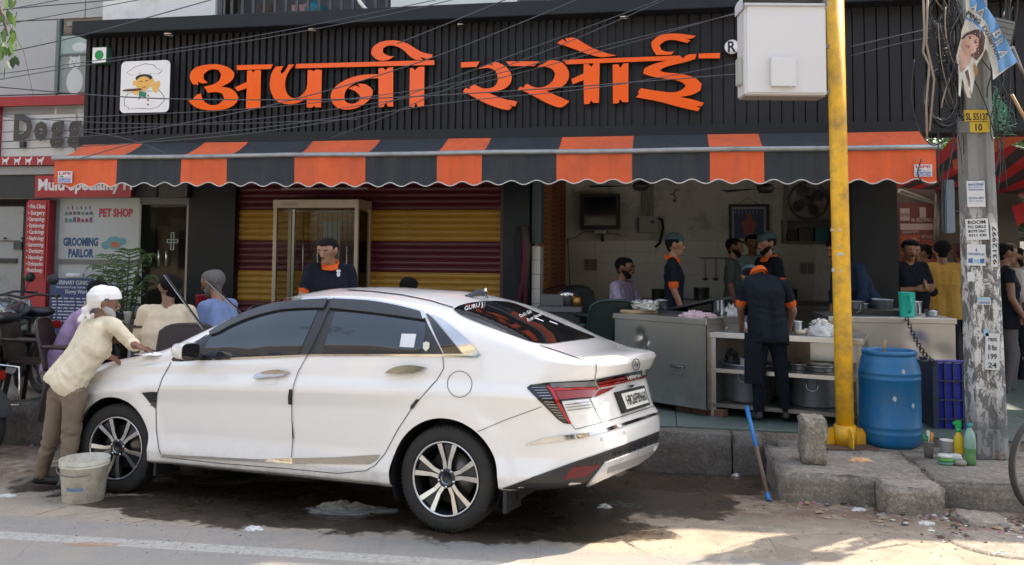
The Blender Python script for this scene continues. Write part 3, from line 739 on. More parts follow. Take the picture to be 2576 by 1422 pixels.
# hanging charm
p = at(1697, 478, 12.6)
t = thing('hanging_charm', 'lemon and chilli charm dangling in the kitchen', 'charm', p)
mb = MB().tube([(0, 0, .5), (0, 0, 0)], .002, 4); mb.build('string', black, t)
mb = MB()
for i in range(7): a = i*.9; mb.tube([(0, 0, -.02*i), (.07*math.cos(a), .07*math.sin(a), -.02*i+.01)], [.008, .003], 5)
mb.build('chilli', M('dry_chilli', (.02, .03, .015), .6), t)
MB().lathe([(0, -.03), (.022, -.015), (.026, 0), (.022, .015), (0, .03)], (0, 0, -.16), 10).build('lemon', M('dry_lemon', (.25, .12, .03), .5), t)
def ceiling_fan(px, py, Y, label, rot):
    p = at(px, py, Y); t = thing('ceiling_fan', label, 'fan', p, 0, 'ceiling fans of the kitchen')
    MB().lathe([(0, -.06), (.07, -.05), (.10, 0), (.08, .04), (0, .06)]).build('motor', black, t)
    MB().tube([(0, 0, .05), (0, 0, .5)], .012, 8).build('rod', black, t)
    for k in range(3):
        a = rot+k*2*PI/3; c, s = math.cos(a), math.sin(a)
        mb = MB(); mb.add([(c*r-s*w_, s*r+c*w_, z) for r, w_, z in ((.1, -.03, 0), (.1, .03, 0), (.6, .06, .01), (.6, -.06, -.01))], [(0, 1, 2, 3)]); mb.build('blade', black, t)
ceiling_fan(1926, 474, 9.6, 'black ceiling fan above the framed picture, blades edge-on', .1)
ceiling_fan(1612, 468, 9.9, 'black ceiling fan peeping under the awning near the inverter', .8)
# wall fan in a box frame and the shelf below it
t, W_, H_ = wallthing('wall_fan', 'large grey four-bladed wall fan beside the yellow pole', 'fan', 1975, 462, 2092, 552, KD-.35)
cx, cz = W_*.5, H_*.52; R_ = H_*.52
MB().tube([(cx+R_*math.cos(a*PI/14), 0, cz+R_*math.sin(a*PI/14)) for a in range(28)], .018, 8, closed=True).build('ring', M('grey_fan', (.10, .10, .105), .5, var=.2, dirt=.3), t)
MB().lathe([(0, -.08), (.06, -.07), (.075, 0), (.06, .1), (0, .12)], (cx, 0, cz), 16, 'Y').build('hub', MATS['grey_fan'], t)
for k in range(4):
    a = .5+k*PI/2; u_, v_ = math.cos(a), math.sin(a); mb = MB()
    pts = []
    for i in range(9):
        q = i/8*2*PI; r = R_*.58+R_*.34*math.cos(q); w2 = R_*.33*math.sin(q)
        pts.append((cx+u_*r-v_*w2, .05*math.sin(q), cz+v_*r+u_*w2))
    mb.add(pts, [tuple(range(9))]); mb.build('blade', MATS['grey_fan'], t)
mb = MB(); mb.beam((0, .02, -.2), (.02, .02, H_*1.1), .05, .06); mb.beam((W_, .02, -.2), (W_, .02, H_*1.1), .05, .06); mb.build('mount_post', dsteel, t)
t, W_, H_ = wallthing('wall_shelf', 'cluttered dark wall shelf below the large fan', 'shelf', 1972, 552, 2100, 612, KD-.3)
mb = MB(); mb.box(0, W_, 0, .3, 0, .03); mb.box(0, W_, 0, .3, H_-.03, H_); mb.box(0, .03, 0, .3, 0, H_); mb.box(W_-.03, W_, 0, .3, 0, H_); mb.box(0, W_, .28, .3, 0, H_); mb.build('case', dsteel, t)
for k, (a, b, h, c) in enumerate(((.05, .2, .17, (.05, .05, .05)), (.22, .4, .19, (.12, .10, .09)), (.45, .62, .2, (.02, .2, .2)))):
    tag(MB().box(a, b, .05, .2, .03, .03+h, bv=.006).xf(lambda v: Vector(FP(*fac(1972, 612, -(KD-.3))[:1], -(KD-.3), fac(1972, 612, -(KD-.3))[1]))+FROT @ v).build('shelf_box', M('shelf_item%d' % k, c, .5)), ['small black box in the wall shelf', 'brown carton in the middle of the wall shelf', 'turquoise box at the right end of the wall shelf'][k], 'box')
for k, (x0, y0, x1, y1) in enumerate(((1468, 651, 1503, 681), (2011, 660, 2050, 690))):
    t, W_, H_ = wallthing('paper_notice', ['faded printed notice taped to the tiles left of the seated man', 'faded printed notice taped to the tiles near the yellow pole'][k], 'notice', x0, y0, x1, y1, KD-.015)
    mb = MB(); mb.box(0, W_, -.002, .0, 0, H_)
    for i in range(4):
        for j in range(2): mb.box(W_*(.1+.45*j), W_*(.45+.45*j), -.004, -.0025, H_*(.12+.2*i), H_*(.24+.2*i), 1)
    mb.build('sheet', [M('notice_paper', (.42, .38, .36), .7), M('notice_ink', (.2, .16, .2), .7)], t)
# wall wiring
def wire(label, pts, r=.008, m=None, Y=12.9, name='wall_cable'):
    P_ = [at(x, y, Y) for x, y in pts]
    return tag(MB().tube(P_, r, 5).build(name, m or black), label, 'cable')
wire('thin grey cable run along the top of the kitchen tiles', [(1425, 605), (1450, 596), (1470, 583), (1500, 583), (1560, 590)], .006)
wire('thin cable hanging down the tiles left of the seated man', [(1428, 600), (1432, 680), (1436, 780)], .006)

# ------------------------------------------------------------------ counters
def seg_thing(name, label, cat, A, B, zf, group=None):
    A, B = Vector(A), Vector(B); d = B-A; d.z = 0
    return thing(name, label, cat, (A.x, A.y, zf), math.atan2(d.y, d.x), group), d.length
zc = at(1775, 803, 7.75).z; A_ = onz(1546, 787, zc); B_ = onz(1775, 803, zc); FZ = .345
t, L = seg_thing('steel_counter', 'dented stainless steel counter standing at the left, nearest the white car', 'counter', A_, B_, FZ)
Hc = zc-FZ
cm = M('counter_face', (.42, .41, .385), .30, .95, var=.12, scale=2.2, dirt=.28, dcol=(.16, .13, .10), dscale=1.8)
def panel_grid(mb, L, H, z0, dents, y=0, n=28, mi=0):
    vs = []; m_ = n*2
    for j in range(n+1):
        for i in range(m_+1):
            x = L*i/m_; z = z0+(H-z0)*j/n; dy = .004*math.sin(x*5+z*3)
            for cx, cz, r, dp in dents:
                q = ((x-cx)**2+(z-cz)**2)/r**2; dy += dp*math.exp(-q)
            vs.append((x, y+dy, z))
    mb.add(vs, [(j*(m_+1)+i, j*(m_+1)+i+1, (j+1)*(m_+1)+i+1, (j+1)*(m_+1)+i) for j in range(n) for i in range(m_)], mi, True)
mb = MB(); panel_grid(mb, L, Hc-.05, .07, [(L*.30, Hc*.78, .035, .03), (L*.35, Hc*.70, .03, .028), (L*.38, Hc*.66, .03, -.02), (L*.33, Hc*.62, .045, .03), (L*.72, Hc*.15, .1, .012)])
mb.build('front_sheet', cm, t)
mb = MB(); mb.box(0, L, .02, .68, .06, Hc-.05); mb.box(-.02, L+.02, -.02, .70, Hc-.055, Hc, bv=.004); mb.build('cabinet', cm, t)
mb = MB(); mb.box(L*.67, L*.69, -.03, .0, .34, .35)
hx = L*.72
mb = MB(); mb.tube([(hx-.07, -.035, .43), (hx+.07, -.035, .43), (hx+.07, -.035, .36), (hx-.07, -.035, .36)], .006, 6, closed=True); mb.box(hx-.075, hx+.075, -.02, .0, .41, .45); mb.build('handle', dsteel, t)
for k in range(3):
    bx = L*.62+k*.17; tag(MB().box(0, .16, 0, .1, 0, .065, bv=.004).xf(lambda v: t.location+Matrix.Rotation(t.rotation_euler[2], 3, 'Z') @ (v+Vector((bx, .1, 0)))).build('brick', M('old_brick', (.14, .07, .045), .9, var=.3)), ['brick under the dented steel counter, leftmost', 'brick under the middle of the dented steel counter', 'brick under the right end of the dented steel counter'][k], 'brick')
# slab, stand and crate leaning at the counter foot
p = onz(1655, 1000, .42)
t2 = thing('wooden_crate', 'small grey and wooden crate against the steel counter behind the car', 'crate', onz(1650, 1020, FZ)+Vector((0, .15, .02)), t.rotation_euler[2])
mb = MB(); mb.box(-.16, .12, .0, .2, .05, .28); mb.build('body', M('grey_crate', (.10, .10, .11), .7, var=.3, dirt=.3), t2)
wd = M('raw_wood', (.34, .25, .14), .8, var=.25, dirt=.2)
for z0 in (.0, .27):
    mb = MB(); mb.box(-.18, .15, -.02, .22, z0, z0+.045, bv=.006); mb.build('wooden_lid', wd, t2)
# foil box, cloth etc. on counter 1
def on_top(obj, x, y, z): return obj.location+Matrix.Rotation(obj.rotation_euler[2], 3, 'Z') @ Vector((x, y, z))
foil = M('crumpled_foil', (.55, .53, .48), .25, .95, var=.2, bump=1.0, bs=60)
mb = chipbox(-.13, .13, -.07, .07, 0, .10, .018, 77, 7); o = mb.build('foil_parcel', foil); o.location = on_top(t, L*.24, .16, Hc+.03); o.rotation_euler[2] = t.rotation_euler[2]; tag(o, 'foil wrapped box on the left end of the dented counter', 'parcel')
mb = chipbox(-.19, .19, -.1, .1, 0, .03, .006, 78, 4); o = mb.build('chopping_board', wd); o.location = on_top(t, L*.18, .15, Hc+.001); tag(o, 'worn board under the foil wrapped box', 'board')
clothm = M('pink_striped_cloth', (.45, .33, .35), .9, var=.25, scale=30, bump=.6, bs=20)
def crumple(name, label, cat, loc, sx, sy, sz, mat, seed, n=22, rot=0):
    rnd = random.Random(seed); mb = MB(); vs = []; ph = [rnd.uniform(0, 6) for _ in range(8)]; n = max(n, 20)
    for j in range(n+1):
        th = PI*j/n/2
        for i in range(n):
            a = 2*PI*i/n; r = math.sin(th) if j < n else 1
            k = 1+.16*math.sin(3*a+ph[0])+.12*math.sin(5*a+ph[1]+th*3)+.08*math.sin(9*a+ph[2]-th*5)
            q = Vector((r*math.cos(a)*2.2+seed, r*math.sin(a)*2.2, math.cos(th)*2)); kk = 1+.55*(1-2*abs(mnoise.noise(q)))*.6+.25*mnoise.noise(q*3)
            vs.append((sx*r*k*math.cos(a)*(.75+.25*kk), sy*r*k*math.sin(a)*(.75+.25*kk), max(0, sz*math.cos(th)*kk*(.62+.12*math.sin(4*a+ph[3]+th*4)))))
    mb.add(vs, [(j*n+i, j*n+(i+1) % n, (j+1)*n+(i+1) % n, (j+1)*n+i) for j in range(n) for i in range(n)], 0, False)
    o = mb.build(name, mat); o.location = loc; o.rotation_euler[2] = rot; return tag(o, label, cat)
crumple('kitchen_cloth', 'pink and white cloth crumpled on the dented steel counter', 'cloth', on_top(t, L*.82, .12, Hc), .15, .08, .07, clothm, 3)
mb = MB(); mb.box(-.30, .30, -.2, .2, 0, .035); mb.beam((-.2, .05, .04), (.35, .05, .17), .3, .02); o = mb.build('griddle', black); o.location = on_top(t, L*.58, .4, Hc); o.rotation_euler[2] = t.rotation_euler[2]; tag(o, 'black tilted griddle lid at the back of the dented counter', 'griddle')

# work table with pots
zt = at(1782, 834, 7.85).z; A2 = onz(1781, 835, zt); B2 = onz(2097, 850, zt); Lh = (B2-A2).length
B2 = A2+(B2-A2)*1.22
t, L = seg_thing('work_table', 'stainless steel work table with shelves of pots behind the bending cook', 'table', A2, B2, FZ); Ht = zt-FZ
tab = t; tabL = L
mb = MB(); mb.box(0, L, 0, .7, Ht-.05, Ht, bv=.003); mb.build('tabletop', steel, t)
mb = MB(); mb.box(-.02, .0, -.02, .7, Ht-.06, Ht+.09); mb.build('side_lip', steel, t)
for x in (.02, L-.06):
    for y in (.02, .62):
        mb = MB(); mb.box(x, x+.045, y, y+.045, 0, Ht-.05); mb.build('leg', steel, t)
for z0 in (.1, .41):
    mb = MB(); mb.box(.0, L, .02, .68, z0-.015, z0+.02); mb.build('shelf', dsteel if z0 < .2 else steel, t)
mb = MB(); mb.box(.1, L, .66, .68, .1, Ht-.05); mb.build('back_sheet', M('stained_sheet', (.30, .26, .21), .5, .6, var=.3, dirt=.4), t)
mb = MB(); mb.box(L*.62, L, .60, .64, Ht-.27, Ht-.055); mb.build('splash_panel', steel, t)
def pot(name, label, loc, r, h, mat, handles=True, rim=.012, cat='pot', group=None):
    t = thing(name, label, cat, loc, 0, group)
    MB().lathe([(0, 0), (r*.86, 0), (r*.93, .03*h+.01), (r, h), (r+rim, h+.006), (r+rim, h-.006), (r-.006, h-.004), (r*.92, .06), (0, .05)], n=36).build('body', mat, t)
    if handles:
        for a in (-2.0, PI-2.0):
            c, s = math.cos(a), math.sin(a); mb = MB()
            mb.tube([(c*(r)-s*q, s*(r)+c*q, h*.8-zz) for q, zz in ((-.05, 0), (-.05, 0), (-.045, .06), (0, .085), (.045, .06), (.05, 0))], .006, 6); mb.build('handle', mat, t)
    return t
def ontable(px, py, back, z):
    A = onz(px, py, z); return A
q = on_top(tab, 0, 0, 0)
def tabpos(px, y, z):
    """point on the table's shelf plane y metres back whose picture column is px"""
    d = Matrix.Rotation(tab.rotation_euler[2], 3, 'Z')
    lo, hi = -.5, 4
    for _ in range(40):
        m = (lo+hi)/2; P_ = tab.location+d @ Vector((m, y, z)); x = P_.x/P_.y
        xx = PX+FPX*x/math.cos(math.atan(TP))*.998
        if xx < px: lo = m
        else: hi = m
    return tab.location+d @ Vector((lo, y, z))
pot('cooking_pot', 'big dented aluminium pot with a white sheet inside, left of the cook\'s legs', tabpos(1880, .33, .12), .235, .34, alu)
pot('cooking_pot', 'wide aluminium cauldron on the low shelf beside the yellow pole', tabpos(2045, .36, .12), .235, .29, alu)
pot('steel_tray', 'flat round steel pan on the middle shelf, left one', tabpos(2006, .3, .43), .09, .055, steel, False, cat='pan')
pot('steel_tray', 'flat steel tray on the middle shelf beside the yellow pole', tabpos(2058, .3, .43), .125, .05, steel, False, cat='pan')
tag(MB().beam(tabpos(1866, .15, .38), tabpos(1866, .15, .52), .16, .004, (1, 0, 0)).build('paper_sheet', M('white_sheet', (.5, .52, .55), .8)), 'white paper sheet standing in the big aluminium pot', 'paper')
crumple('sack', 'brown folded sack on the lowest shelf of the work table', 'sack', tabpos(1812, .3, .12), .11, .1, .2, M('jute', (.16, .12, .08), .9, bump=.6), 9)
crumple('black_bundle', 'dark plastic bundle on the middle shelf of the work table', 'bundle', tabpos(1822, .3, .43), .13, .1, .17, black, 10)
dough = M('dough', (.55, .45, .32), .6); stb = M('steel_bowl', (.5, .5, .5), .2, .95)
for k, (px, y) in enumerate(((1817, .28), (2012, .2), (2046, .2), (1790, .5))):
    if k < 3:
        o = MB().lathe([(0, 0), (.045, .003), (.052, .02), (.035, .038), (0, .042)], n=16).build('dough_ball', dough); o.location = tabpos(px, y, Ht); tag(o, ['dough ball on the work table left of the cook', 'dough ball right beside the cook\'s hand', 'dough ball near the plastic bag'][k], 'dough')
for k, (px, y, r) in enumerate(((1806, .52, .07), (1836, .52, .075), (2000, .5, .06))):
    pot('steel_bowl', ['steel bowl at the left back of the work table', 'second steel bowl behind the dough ball', 'steel bowl between cook and yellow pole'][k], tabpos(px, y, Ht), r, .09, stb, False, .006, 'bowl')
plastic = M('cloudy_plastic', (.50, .50, .49), .35, var=.1, scale=12, bump=.8, bs=18)
crumple('plastic_bag', 'tall white plastic bag standing behind the work table', 'bag', tabpos(1832, .62, Ht-.02), .15, .12, .26, plastic, 12)
crumple('plastic_bag', 'white plastic bag slumped on the work table beside the yellow pole', 'bag', tabpos(2066, .25, Ht), .14, .1, .12, plastic, 13)
crumple('foil_lump', 'crumpled silver foil on the far side of the work table', 'foil', tabpos(2060, .66, Ht+.05), .08, .06, .07, foil, 14)

# right-hand counter
zk = at(2280, 800, 8.0).z; A3 = onz(2090, 796, zk); B3 = onz(2403, 801.5, zk)
A3 = at(2085, 796, 8.12); A3.z = zk; B3 = at(2403, 801, 7.95)
t, L = seg_thing('steel_counter', 'long pale stainless steel counter behind the blue barrel', 'counter', A3, B3, FZ); Hk = zk-FZ
ctr3 = t; c3L = L
mb = MB(); panel_grid(mb, L, Hk-.04, .03, [(L*.7, Hk*.75, .08, .02), (L*.9, Hk*.6, .1, .02), (L*.82, Hk*.45, .12, -.02), (L*.3, Hk*.3, .15, .012)]); mb.build('front_sheet', M('pale_steel', (.42, .42, .41), .36, .9, var=.08, scale=2, dirt=.15, dcol=(.2, .18, .16)), t)
mb = MB(); mb.box(0, L, .02, .7, 0, Hk-.04); mb.box(-.01, L+.01, -.02, .72, Hk-.05, Hk, bv=.004); mb.build('cabinet', MATS['pale_steel'], t)
for k, x in enumerate((L*.30, L*.775, L*.93)):
    mb = MB(); mb.tube([(x, -.01, .42), (x, -.06, .42), (x, -.075, .40), (x, -.075, .35)], .012, 8); mb.tube([(x-.02, -.04, .445), (x+.02, -.04, .445)], .006, 6); mb.build('tap', chrome, t)
tq = M('turquoise_plastic', (.02, .42, .30), .35)
pj = on_top(t, L*.66, .14, Hk)
j = thing('plastic_jug', 'turquoise plastic jug standing on the right-hand steel counter', 'jug', pj)
MB().lathe([(0, 0), (.062, 0), (.064, .01), (.074, .225), (.077, .23), (.072, .232), (.06, .012), (0, .01)], n=28).build('body', tq, j)
MB().tube([(-.012, -.07, .19), (-.012, -.105, .185), (-.012, -.11, .12), (-.012, -.10, .06), (-.012, -.066, .045)], [.011]*5, 8).build('handle', M('turquoise_handle', (.015, .35, .27), .35), j)
# chain
ch = thing('hanging_chain', 'dark iron chain hanging from the counter down to the blue crate', 'chain', on_top(t, L*.62, -.03, Hk))
iron = M('chain_iron', (.04, .035, .03), .5, .6)
c0 = on_top(t, L*.615, -.03, Hk-.01); c1 = at(2352, 915, 7.0)
lk = None; NL = 19
lm = MB().tube([(.013*math.cos(a*PI/6), 0, .021*math.sin(a*PI/6)) for a in range(12)], .0045, 5, closed=True)
for i in range(NL):
    f = i/(NL-1); p = c0.lerp(c1, f); p.z -= .07*math.sin(PI*f)
    if lk is None: o = lk = lm.build('link', iron, ch)
    else: o = bpy.data.objects.new('link', lk.data); C.objects.link(o); o.parent = ch
    o.location = p-ch.location; o.rotation_euler = (.35, .35, (i % 2)*PI/2)
# pots on that counter
pot('black_pot', 'small dark pan on the counter right beside the yellow pole', on_top(t, L*.28, .3, Hk), .075, .13, dsteel, True, .008)
mb = MB(); mb.box(-.28, .28, -.2, .2, 0, .05); mb.box(-.27, .27, -.19, .19, .05, .052); o = mb.build('black_stove', black); o.location = on_top(t, L*.47, .42, Hk); o.rotation_euler[2] = t.rotation_euler[2]; tag(o, 'low black stove top on the right-hand counter', 'stove')

# rear kitchen bench with clutter
rb = fthing('rear_bench', 'dark kitchen bench along the back with utensils on it', 'bench', fu(1600, -2.0), -2.0, .345)
mb = MB(); mb.box(0, 3.2, 0, .6, .78, .82); mb.build('top', dsteel, rb)
for x in (.02, 1.6, 3.1):
    mb = MB(); mb.box(x, x+.05, .02, .07, 0, .78); mb.build('leg', dsteel, rb)
for k in range(5):
    p = FP(fu(1600, -2.0)+.3+.6*k, -2.2, 1.165); pot('steel_vessel', ['steel vessel at the left end of the rear bench', 'squat steel vessel on the rear bench behind the left worker', 'steel vessel on the rear bench behind the plastic bag', 'steel vessel on the rear bench behind the bending cook', 'steel vessel at the right end of the rear bench'][k], p, .09+.02*(k % 3), .14+.03*(k % 2), stb if k % 2 else dsteel, False, .006, 'vessel')
# small desk on the left with boxes
dk = fthing('side_desk', 'small dark desk with jars left of the green chair', 'desk', fu(1352, .55), .55, .345)
mb = MB(); mb.box(0, .50, 0, .45, .80, .86, bv=.004); mb.build('top', M('grey_top', (.12, .12, .125), .5), dk)
mb = MB(); mb.box(.02, .48, .02, .43, 0, .80); mb.build('body', M('desk_dark', (.025, .025, .03), .6), dk)
dxy = lambda a, b: FP(fu(1352, .55)+a, .55-b, 1.206)
tag(MB().box(-.13, .13, -.1, .1, 0, .13, bv=.01).xf(lambda v: v+dxy(.14, .2)).build('storage_box', M('black_white_box', (.12, .12, .125), .5)), 'dark box with grey front on the small desk', 'box')
o = MB().lathe([(0, 0), (.06, 0), (.11, .10), (.115, .16), (.1, .165), (.05, .02), (0, .02)], n=20).build('mixing_bowl', MATS['steel_bowl']); o.location = dxy(.32, .22); tag(o, 'grey mixing bowl on the small desk', 'bowl')
o = MB().lathe([(0, 0), (.05, 0), (.06, .05), (.05, .1), (.03, .12), (0, .12)], n=16).build('brass_jar', M('brass', (.35, .18, .05), .35, .8)); o.location = dxy(.44, .15); tag(o, 'round brass coloured jar on the small desk', 'jar')
# rolled flags bundle beside the middle pillar
bn = thing('cloth_bundle', 'dark red and brown cloth bundle hanging beside the middle black pillar', 'cloth', FP(pM1-.06, .2, 1.7))
for k in range(5):
    MB().tube([(random.uniform(-.05, .05), random.uniform(-.03, .03), .42), (random.uniform(-.06, .06), 0, .2), (random.uniform(-.05, .05), 0, -.25-random.random()*.3)], [.03, .05, .02], 7).build('cloth', M('bundle%d' % (k % 3), [(.10, .02, .03), (.06, .05, .045), (.02, .02, .03)][k % 3], .9), bn)
tag(MB().tube([FP(pM1-.03, .17, .35), FP(pM1-.03, .17, 1.5)], .016, 8).build('bamboo_stick', M('yellow_stick', (.32, .20, .06), .6)), 'yellow stick leaning beside the middle black pillar', 'stick')

# more kitchen clutter
for k, (px, y, r, h, lb) in enumerate(((1600, .45, .07, .12, 'steel canister at the back left of the dented counter'), (1742, .5, .06, .16, 'tall steel canister at the back right of the dented counter'))):
    pot('steel_canister', lb, on_top(bpy.data.objects['steel_counter'], (px-1546)/229*1.0, y, zc-FZ), r, h, stb, False, .005, 'canister')
for k, (f, y, r, h, lb, m_) in enumerate(((.36, .5, .08, .10, 'steel bowl behind the small dark pan', stb), (.56, .55, .10, .14, 'round aluminium pot at the back of the right-hand counter', alu), (.80, .45, .07, .13, 'steel container behind the turquoise jug', stb), (.90, .3, .06, .05, 'low steel bowl at the right end of the right-hand counter', stb))):
    pot('steel_container', lb, on_top(ctr3, c3L*f, y, Hk), r, h, m_, False, .005, 'container')
t = fthing('wall_hooks', 'row of ladles hanging on the tiled wall at the back of the kitchen', 'ladles', fu(1760, -KD+.1), -KD+.06, 1.75)
MB().tube([(0, 0, 0), (.9, 0, 0)], .008, 6).build('rail', dsteel, t)
for k in range(6):
    MB().tube([(.08+.15*k, -.01, 0), (.08+.15*k, -.01, -.3)], .006, 5).build('ladle_handle', stb, t); MB().lathe([(0, -.02), (.04, -.01), (.045, .02)], (.08+.15*k, -.03, -.32), 12).build('ladle_bowl', stb, t)
# ================================================================== THE WHITE CAR
def interp(keys, x):
    """smooth (monotone-ish Catmull-Rom) interpolation through (x, value) keys"""
    if x <= keys[0][0]: return keys[0][1]
    if x >= keys[-1][0]: return keys[-1][1]
    for i in range(len(keys)-1):
        if keys[i][0] <= x <= keys[i+1][0]: break
    x0, y0 = keys[i]; x1, y1 = keys[i+1]; h = x1-x0; d = (y1-y0)/h
    def sl(j):
        if j <= 0: return (keys[1][1]-keys[0][1])/(keys[1][0]-keys[0][0])
        if j >= len(keys)-1: return (keys[-1][1]-keys[-2][1])/(keys[-1][0]-keys[-2][0])
        a = (keys[j][1]-keys[j-1][1])/(keys[j][0]-keys[j-1][0]); b = (keys[j+1][1]-keys[j][1])/(keys[j+1][0]-keys[j][0])
        return 0 if a*b <= 0 else 2*a*b/(a+b)
    m0, m1 = sl(i), sl(i+1); t = (x-x0)/h
    return y0*(2*t**3-3*t*t+1)+m0*h*(t**3-2*t*t+t)+y1*(3*t*t-2*t**3)+m1*h*(t**3-t*t)
ra_, rb_ = road(1118, 1342), road(265, 1240)
yaw = math.atan2(rb_.y-ra_.y, ra_.x-rb_.x)
CX, CY = ra_.x+.85*math.sin(yaw), ra_.y+.85*math.cos(yaw)
up_ = Vector((0, RG, 1)).normalized()
fx_ = Vector((-math.cos(yaw), math.sin(yaw), -RG*math.sin(yaw))).normalized()
ny_ = up_.cross(fx_)
if ny_.y > 0: ny_ = -ny_
CM = Matrix((fx_, ny_, up_)).transposed().to_4x4(); CM.translation = Vector((CX, CY, road_z(CY)+.002))
car = thing('white_sedan', 'clean white fastback sedan parked at an angle with its wipers raised', 'car')
car.matrix_world = CM
CMi = CM.inverted()
def carpaint():
    t = NT('white_car_paint'); c = t.mix(t.noise(1.5, 5), (.75, .735, .715), (.79, .775, .755))
    co = t.coord(); z = t.n('ShaderNodeSeparateXYZ', i_0=co).outputs[2]
    g = t.math('MULTIPLY', t.ramp(z, .42, .2, 0, 1), t.ramp(t.noise(9, 6, .7), .4, .7))
    c = t.mix(t.math('MULTIPLY', g, .55), c, (.22, .18, .13))
    t.set(Base_Color=c, Roughness=.32, Coat_Weight=1.0, Coat_Roughness=.035, Coat_IOR=1.5); t.b.inputs['Specular IOR Level'].default_value = .4
    return t.m
paint = carpaint()
gloss = M('gloss_black', (.008, .008, .009), .08, var=.05, Coat_Weight=.6)
satin = M('satin_black', (.022, .022, .024), .35)
glassd = M('tinted_glass', (.012, .022, .034), .015, var=.05, IOR=1.75)
glassr = M('rear_glass', (.006, .007, .008), .02, var=.05, IOR=1.5)
visor = M('window_visor', (.028, .028, .030), .16)
redl = M('red_lamp', (.42, .006, .008), .12, Coat_Weight=.5); redd = M('dark_red_lamp', (.24, .012, .01), .15, Coat_Weight=.5)
clearl = M('clear_lamp', (.16, .165, .18), .1, Coat_Weight=.5)
gap = M('panel_gap', (.012, .012, .012), .8)
tmpl = [(-1.045, 0), (-1.042, .2), (-1.032, .4), (-1.012, .55), (-.975, .67), (-.905, .755), (-.80, .815), (-.65, .853), (-.45, .873), (-.2, .884), (.1, .887), (.5, .886), (1.0, .884), (1.6, .88), (2.2, .878), (2.67, .876), (2.95, .86), (3.18, .815), (3.35, .73), (3.45, .60), (3.52, .42), (3.555, .2), (3.565, 0)]
cum = [0]
for i in range(1, len(tmpl)): cum.append(cum[-1]+math.dist(tmpl[i], tmpl[i-1]))
kx = [(c, p[0]) for c, p in zip(cum, tmpl)]; ky = [(c, p[1]) for c, p in zip(cum, tmpl)]
NCOL = 232
cols = [(interp(kx, cum[-1]*i/NCOL), interp(ky, cum[-1]*i/NCOL)) for i in range(NCOL+1)]
cols[0] = (cols[0][0], 0); cols[-1] = (cols[-1][0], 0)
# rows: z along x, inset of the side, inset of the rear end, inset of the front end
rowz = [
    ([(-1.05, .33), (-.8, .31), (-.4, .275), (0, .25), (.4, .235), (2.2, .235), (2.9, .2), (3.56, .22)], .060, .12, .16),
    ([(-1.05, .36), (-.8, .34), (-.4, .30), (.3, .265), (2.2, .26), (2.9, .25), (3.56, .28)], .012, .05, .06),
    ([(-1.05, .42), (-.8, .39), (-.4, .36), (.3, .34), (2.2, .335), (3.0, .34), (3.56, .36)], .000, .02, .015),
    ([(-1.05, .52), (-.4, .47), (.3, .45), (2.2, .44), (3.56, .46)], .028, .0, .0),
    ([(-1.05, .60), (-.4, .58), (.3, .57), (2.2, .56), (3.56, .54)], .024, .008, .0),
    ([(-1.05, .66), (-.4, .69), (.3, .70), (2.2, .67), (3.0, .63), (3.56, .58)], .017, .05, .008),
    ([(-1.05, .78), (-.4, .83), (.3, .815), (2.2, .765), (3.0, .68), (3.56, .60)], -.004, .085, .015),
    ([(-1.05, .86), (-.4, .90), (.3, .90), (2.2, .86), (3.0, .75), (3.56, .63)], .034, .098, .03),
    ([(-1.05, .93), (-.4, .975), (.3, .965), (2.2, .92), (3.0, .79), (3.56, .66)], .046, .050, .05),
    ([(-1.05, 1.01), (-.8, 1.02), (-.3, 1.05), (0, 1.047), (1.0, 1.0), (1.9, .957), (2.3, .93), (2.8, .865), (3.2, .78), (3.56, .70)], .060, .012, .09),
]
sms = lambda a, b, x: (lambda t: t*t*(3-2*t))(min(1, max(0, (x-a)/(b-a))))
NR = len(rowz); SUB = 5; NV = (NR-1)*SUB
def tub(i, v):
    x, y = cols[i]; r = v/SUB
    key = lambda f: [(k, f(k)) for k in range(NR)]
    wr = sms(-.25, -1.0, x); wf = sms(2.75, 3.5, x)
    z = interp(key(lambda k: interp(rowz[k][0], x)), r)
    k0 = min(NR-2, int(r)); fr_ = r-k0; lin_ = rowz[k0][1]*(1-fr_)+rowz[k0+1][1]*fr_
    ins = lin_*.75+.25*interp(key(lambda k: rowz[k][1]), r)
    if x < -.5: ins += (.012-ins)*sms(-.5, -.8, x)*(.6 if z < .7 else .0)
    er = interp(key(lambda k: rowz[k][2]), r); ef = interp(key(lambda k: rowz[k][3]), r)
    yy = max(0, y-ins*min(1, y/.5)) if y > 0 else 0
    xx = x+er*wr-ef*wf
    # rear quarter pinches in above the lamps
    for cx in (0, 2.67):
        d = math.hypot(xx-cx, z-.315)
        if d < .50 and y > .6: yy += .016*sms(.50, .40, d)
    return Vector((xx, yy, z))
zc_k = [(-1.05, 1.052), (-.98, 1.068), (-.8, 1.082), (-.62, 1.140), (-.40, 1.252), (-.1, 1.372), (.1, 1.425), (.3, 1.458), (.55, 1.472), (.9, 1.488), (1.2, 1.482), (1.5, 1.44), (1.75, 1.365), (2.1, 1.205), (2.45, 1.035), (2.6, 1.0), (2.9, .95), (3.2, .87), (3.45, .765), (3.57, .70)]
zr_k = [(-1.05, 1.03), (-.8, 1.05), (-.55, 1.122), (-.3, 1.225), (0, 1.308), (.3, 1.342), (.65, 1.393), (1.0, 1.408), (1.35, 1.385), (1.6, 1.325), (1.85, 1.235), (2.1, 1.125), (2.35, 1.015), (2.6, .965), (2.9, .91), (3.2, .82), (3.45, .73), (3.57, .70)]
yr_k = [(-1.05, .70), (-.8, .70), (-.3, .69), (0, .64), (.3, .60), (1.0, .585), (1.5, .60), (1.85, .655), (2.1, .705), (2.35, .745), (2.6, .73), (3.0, .70), (3.57, .60)]
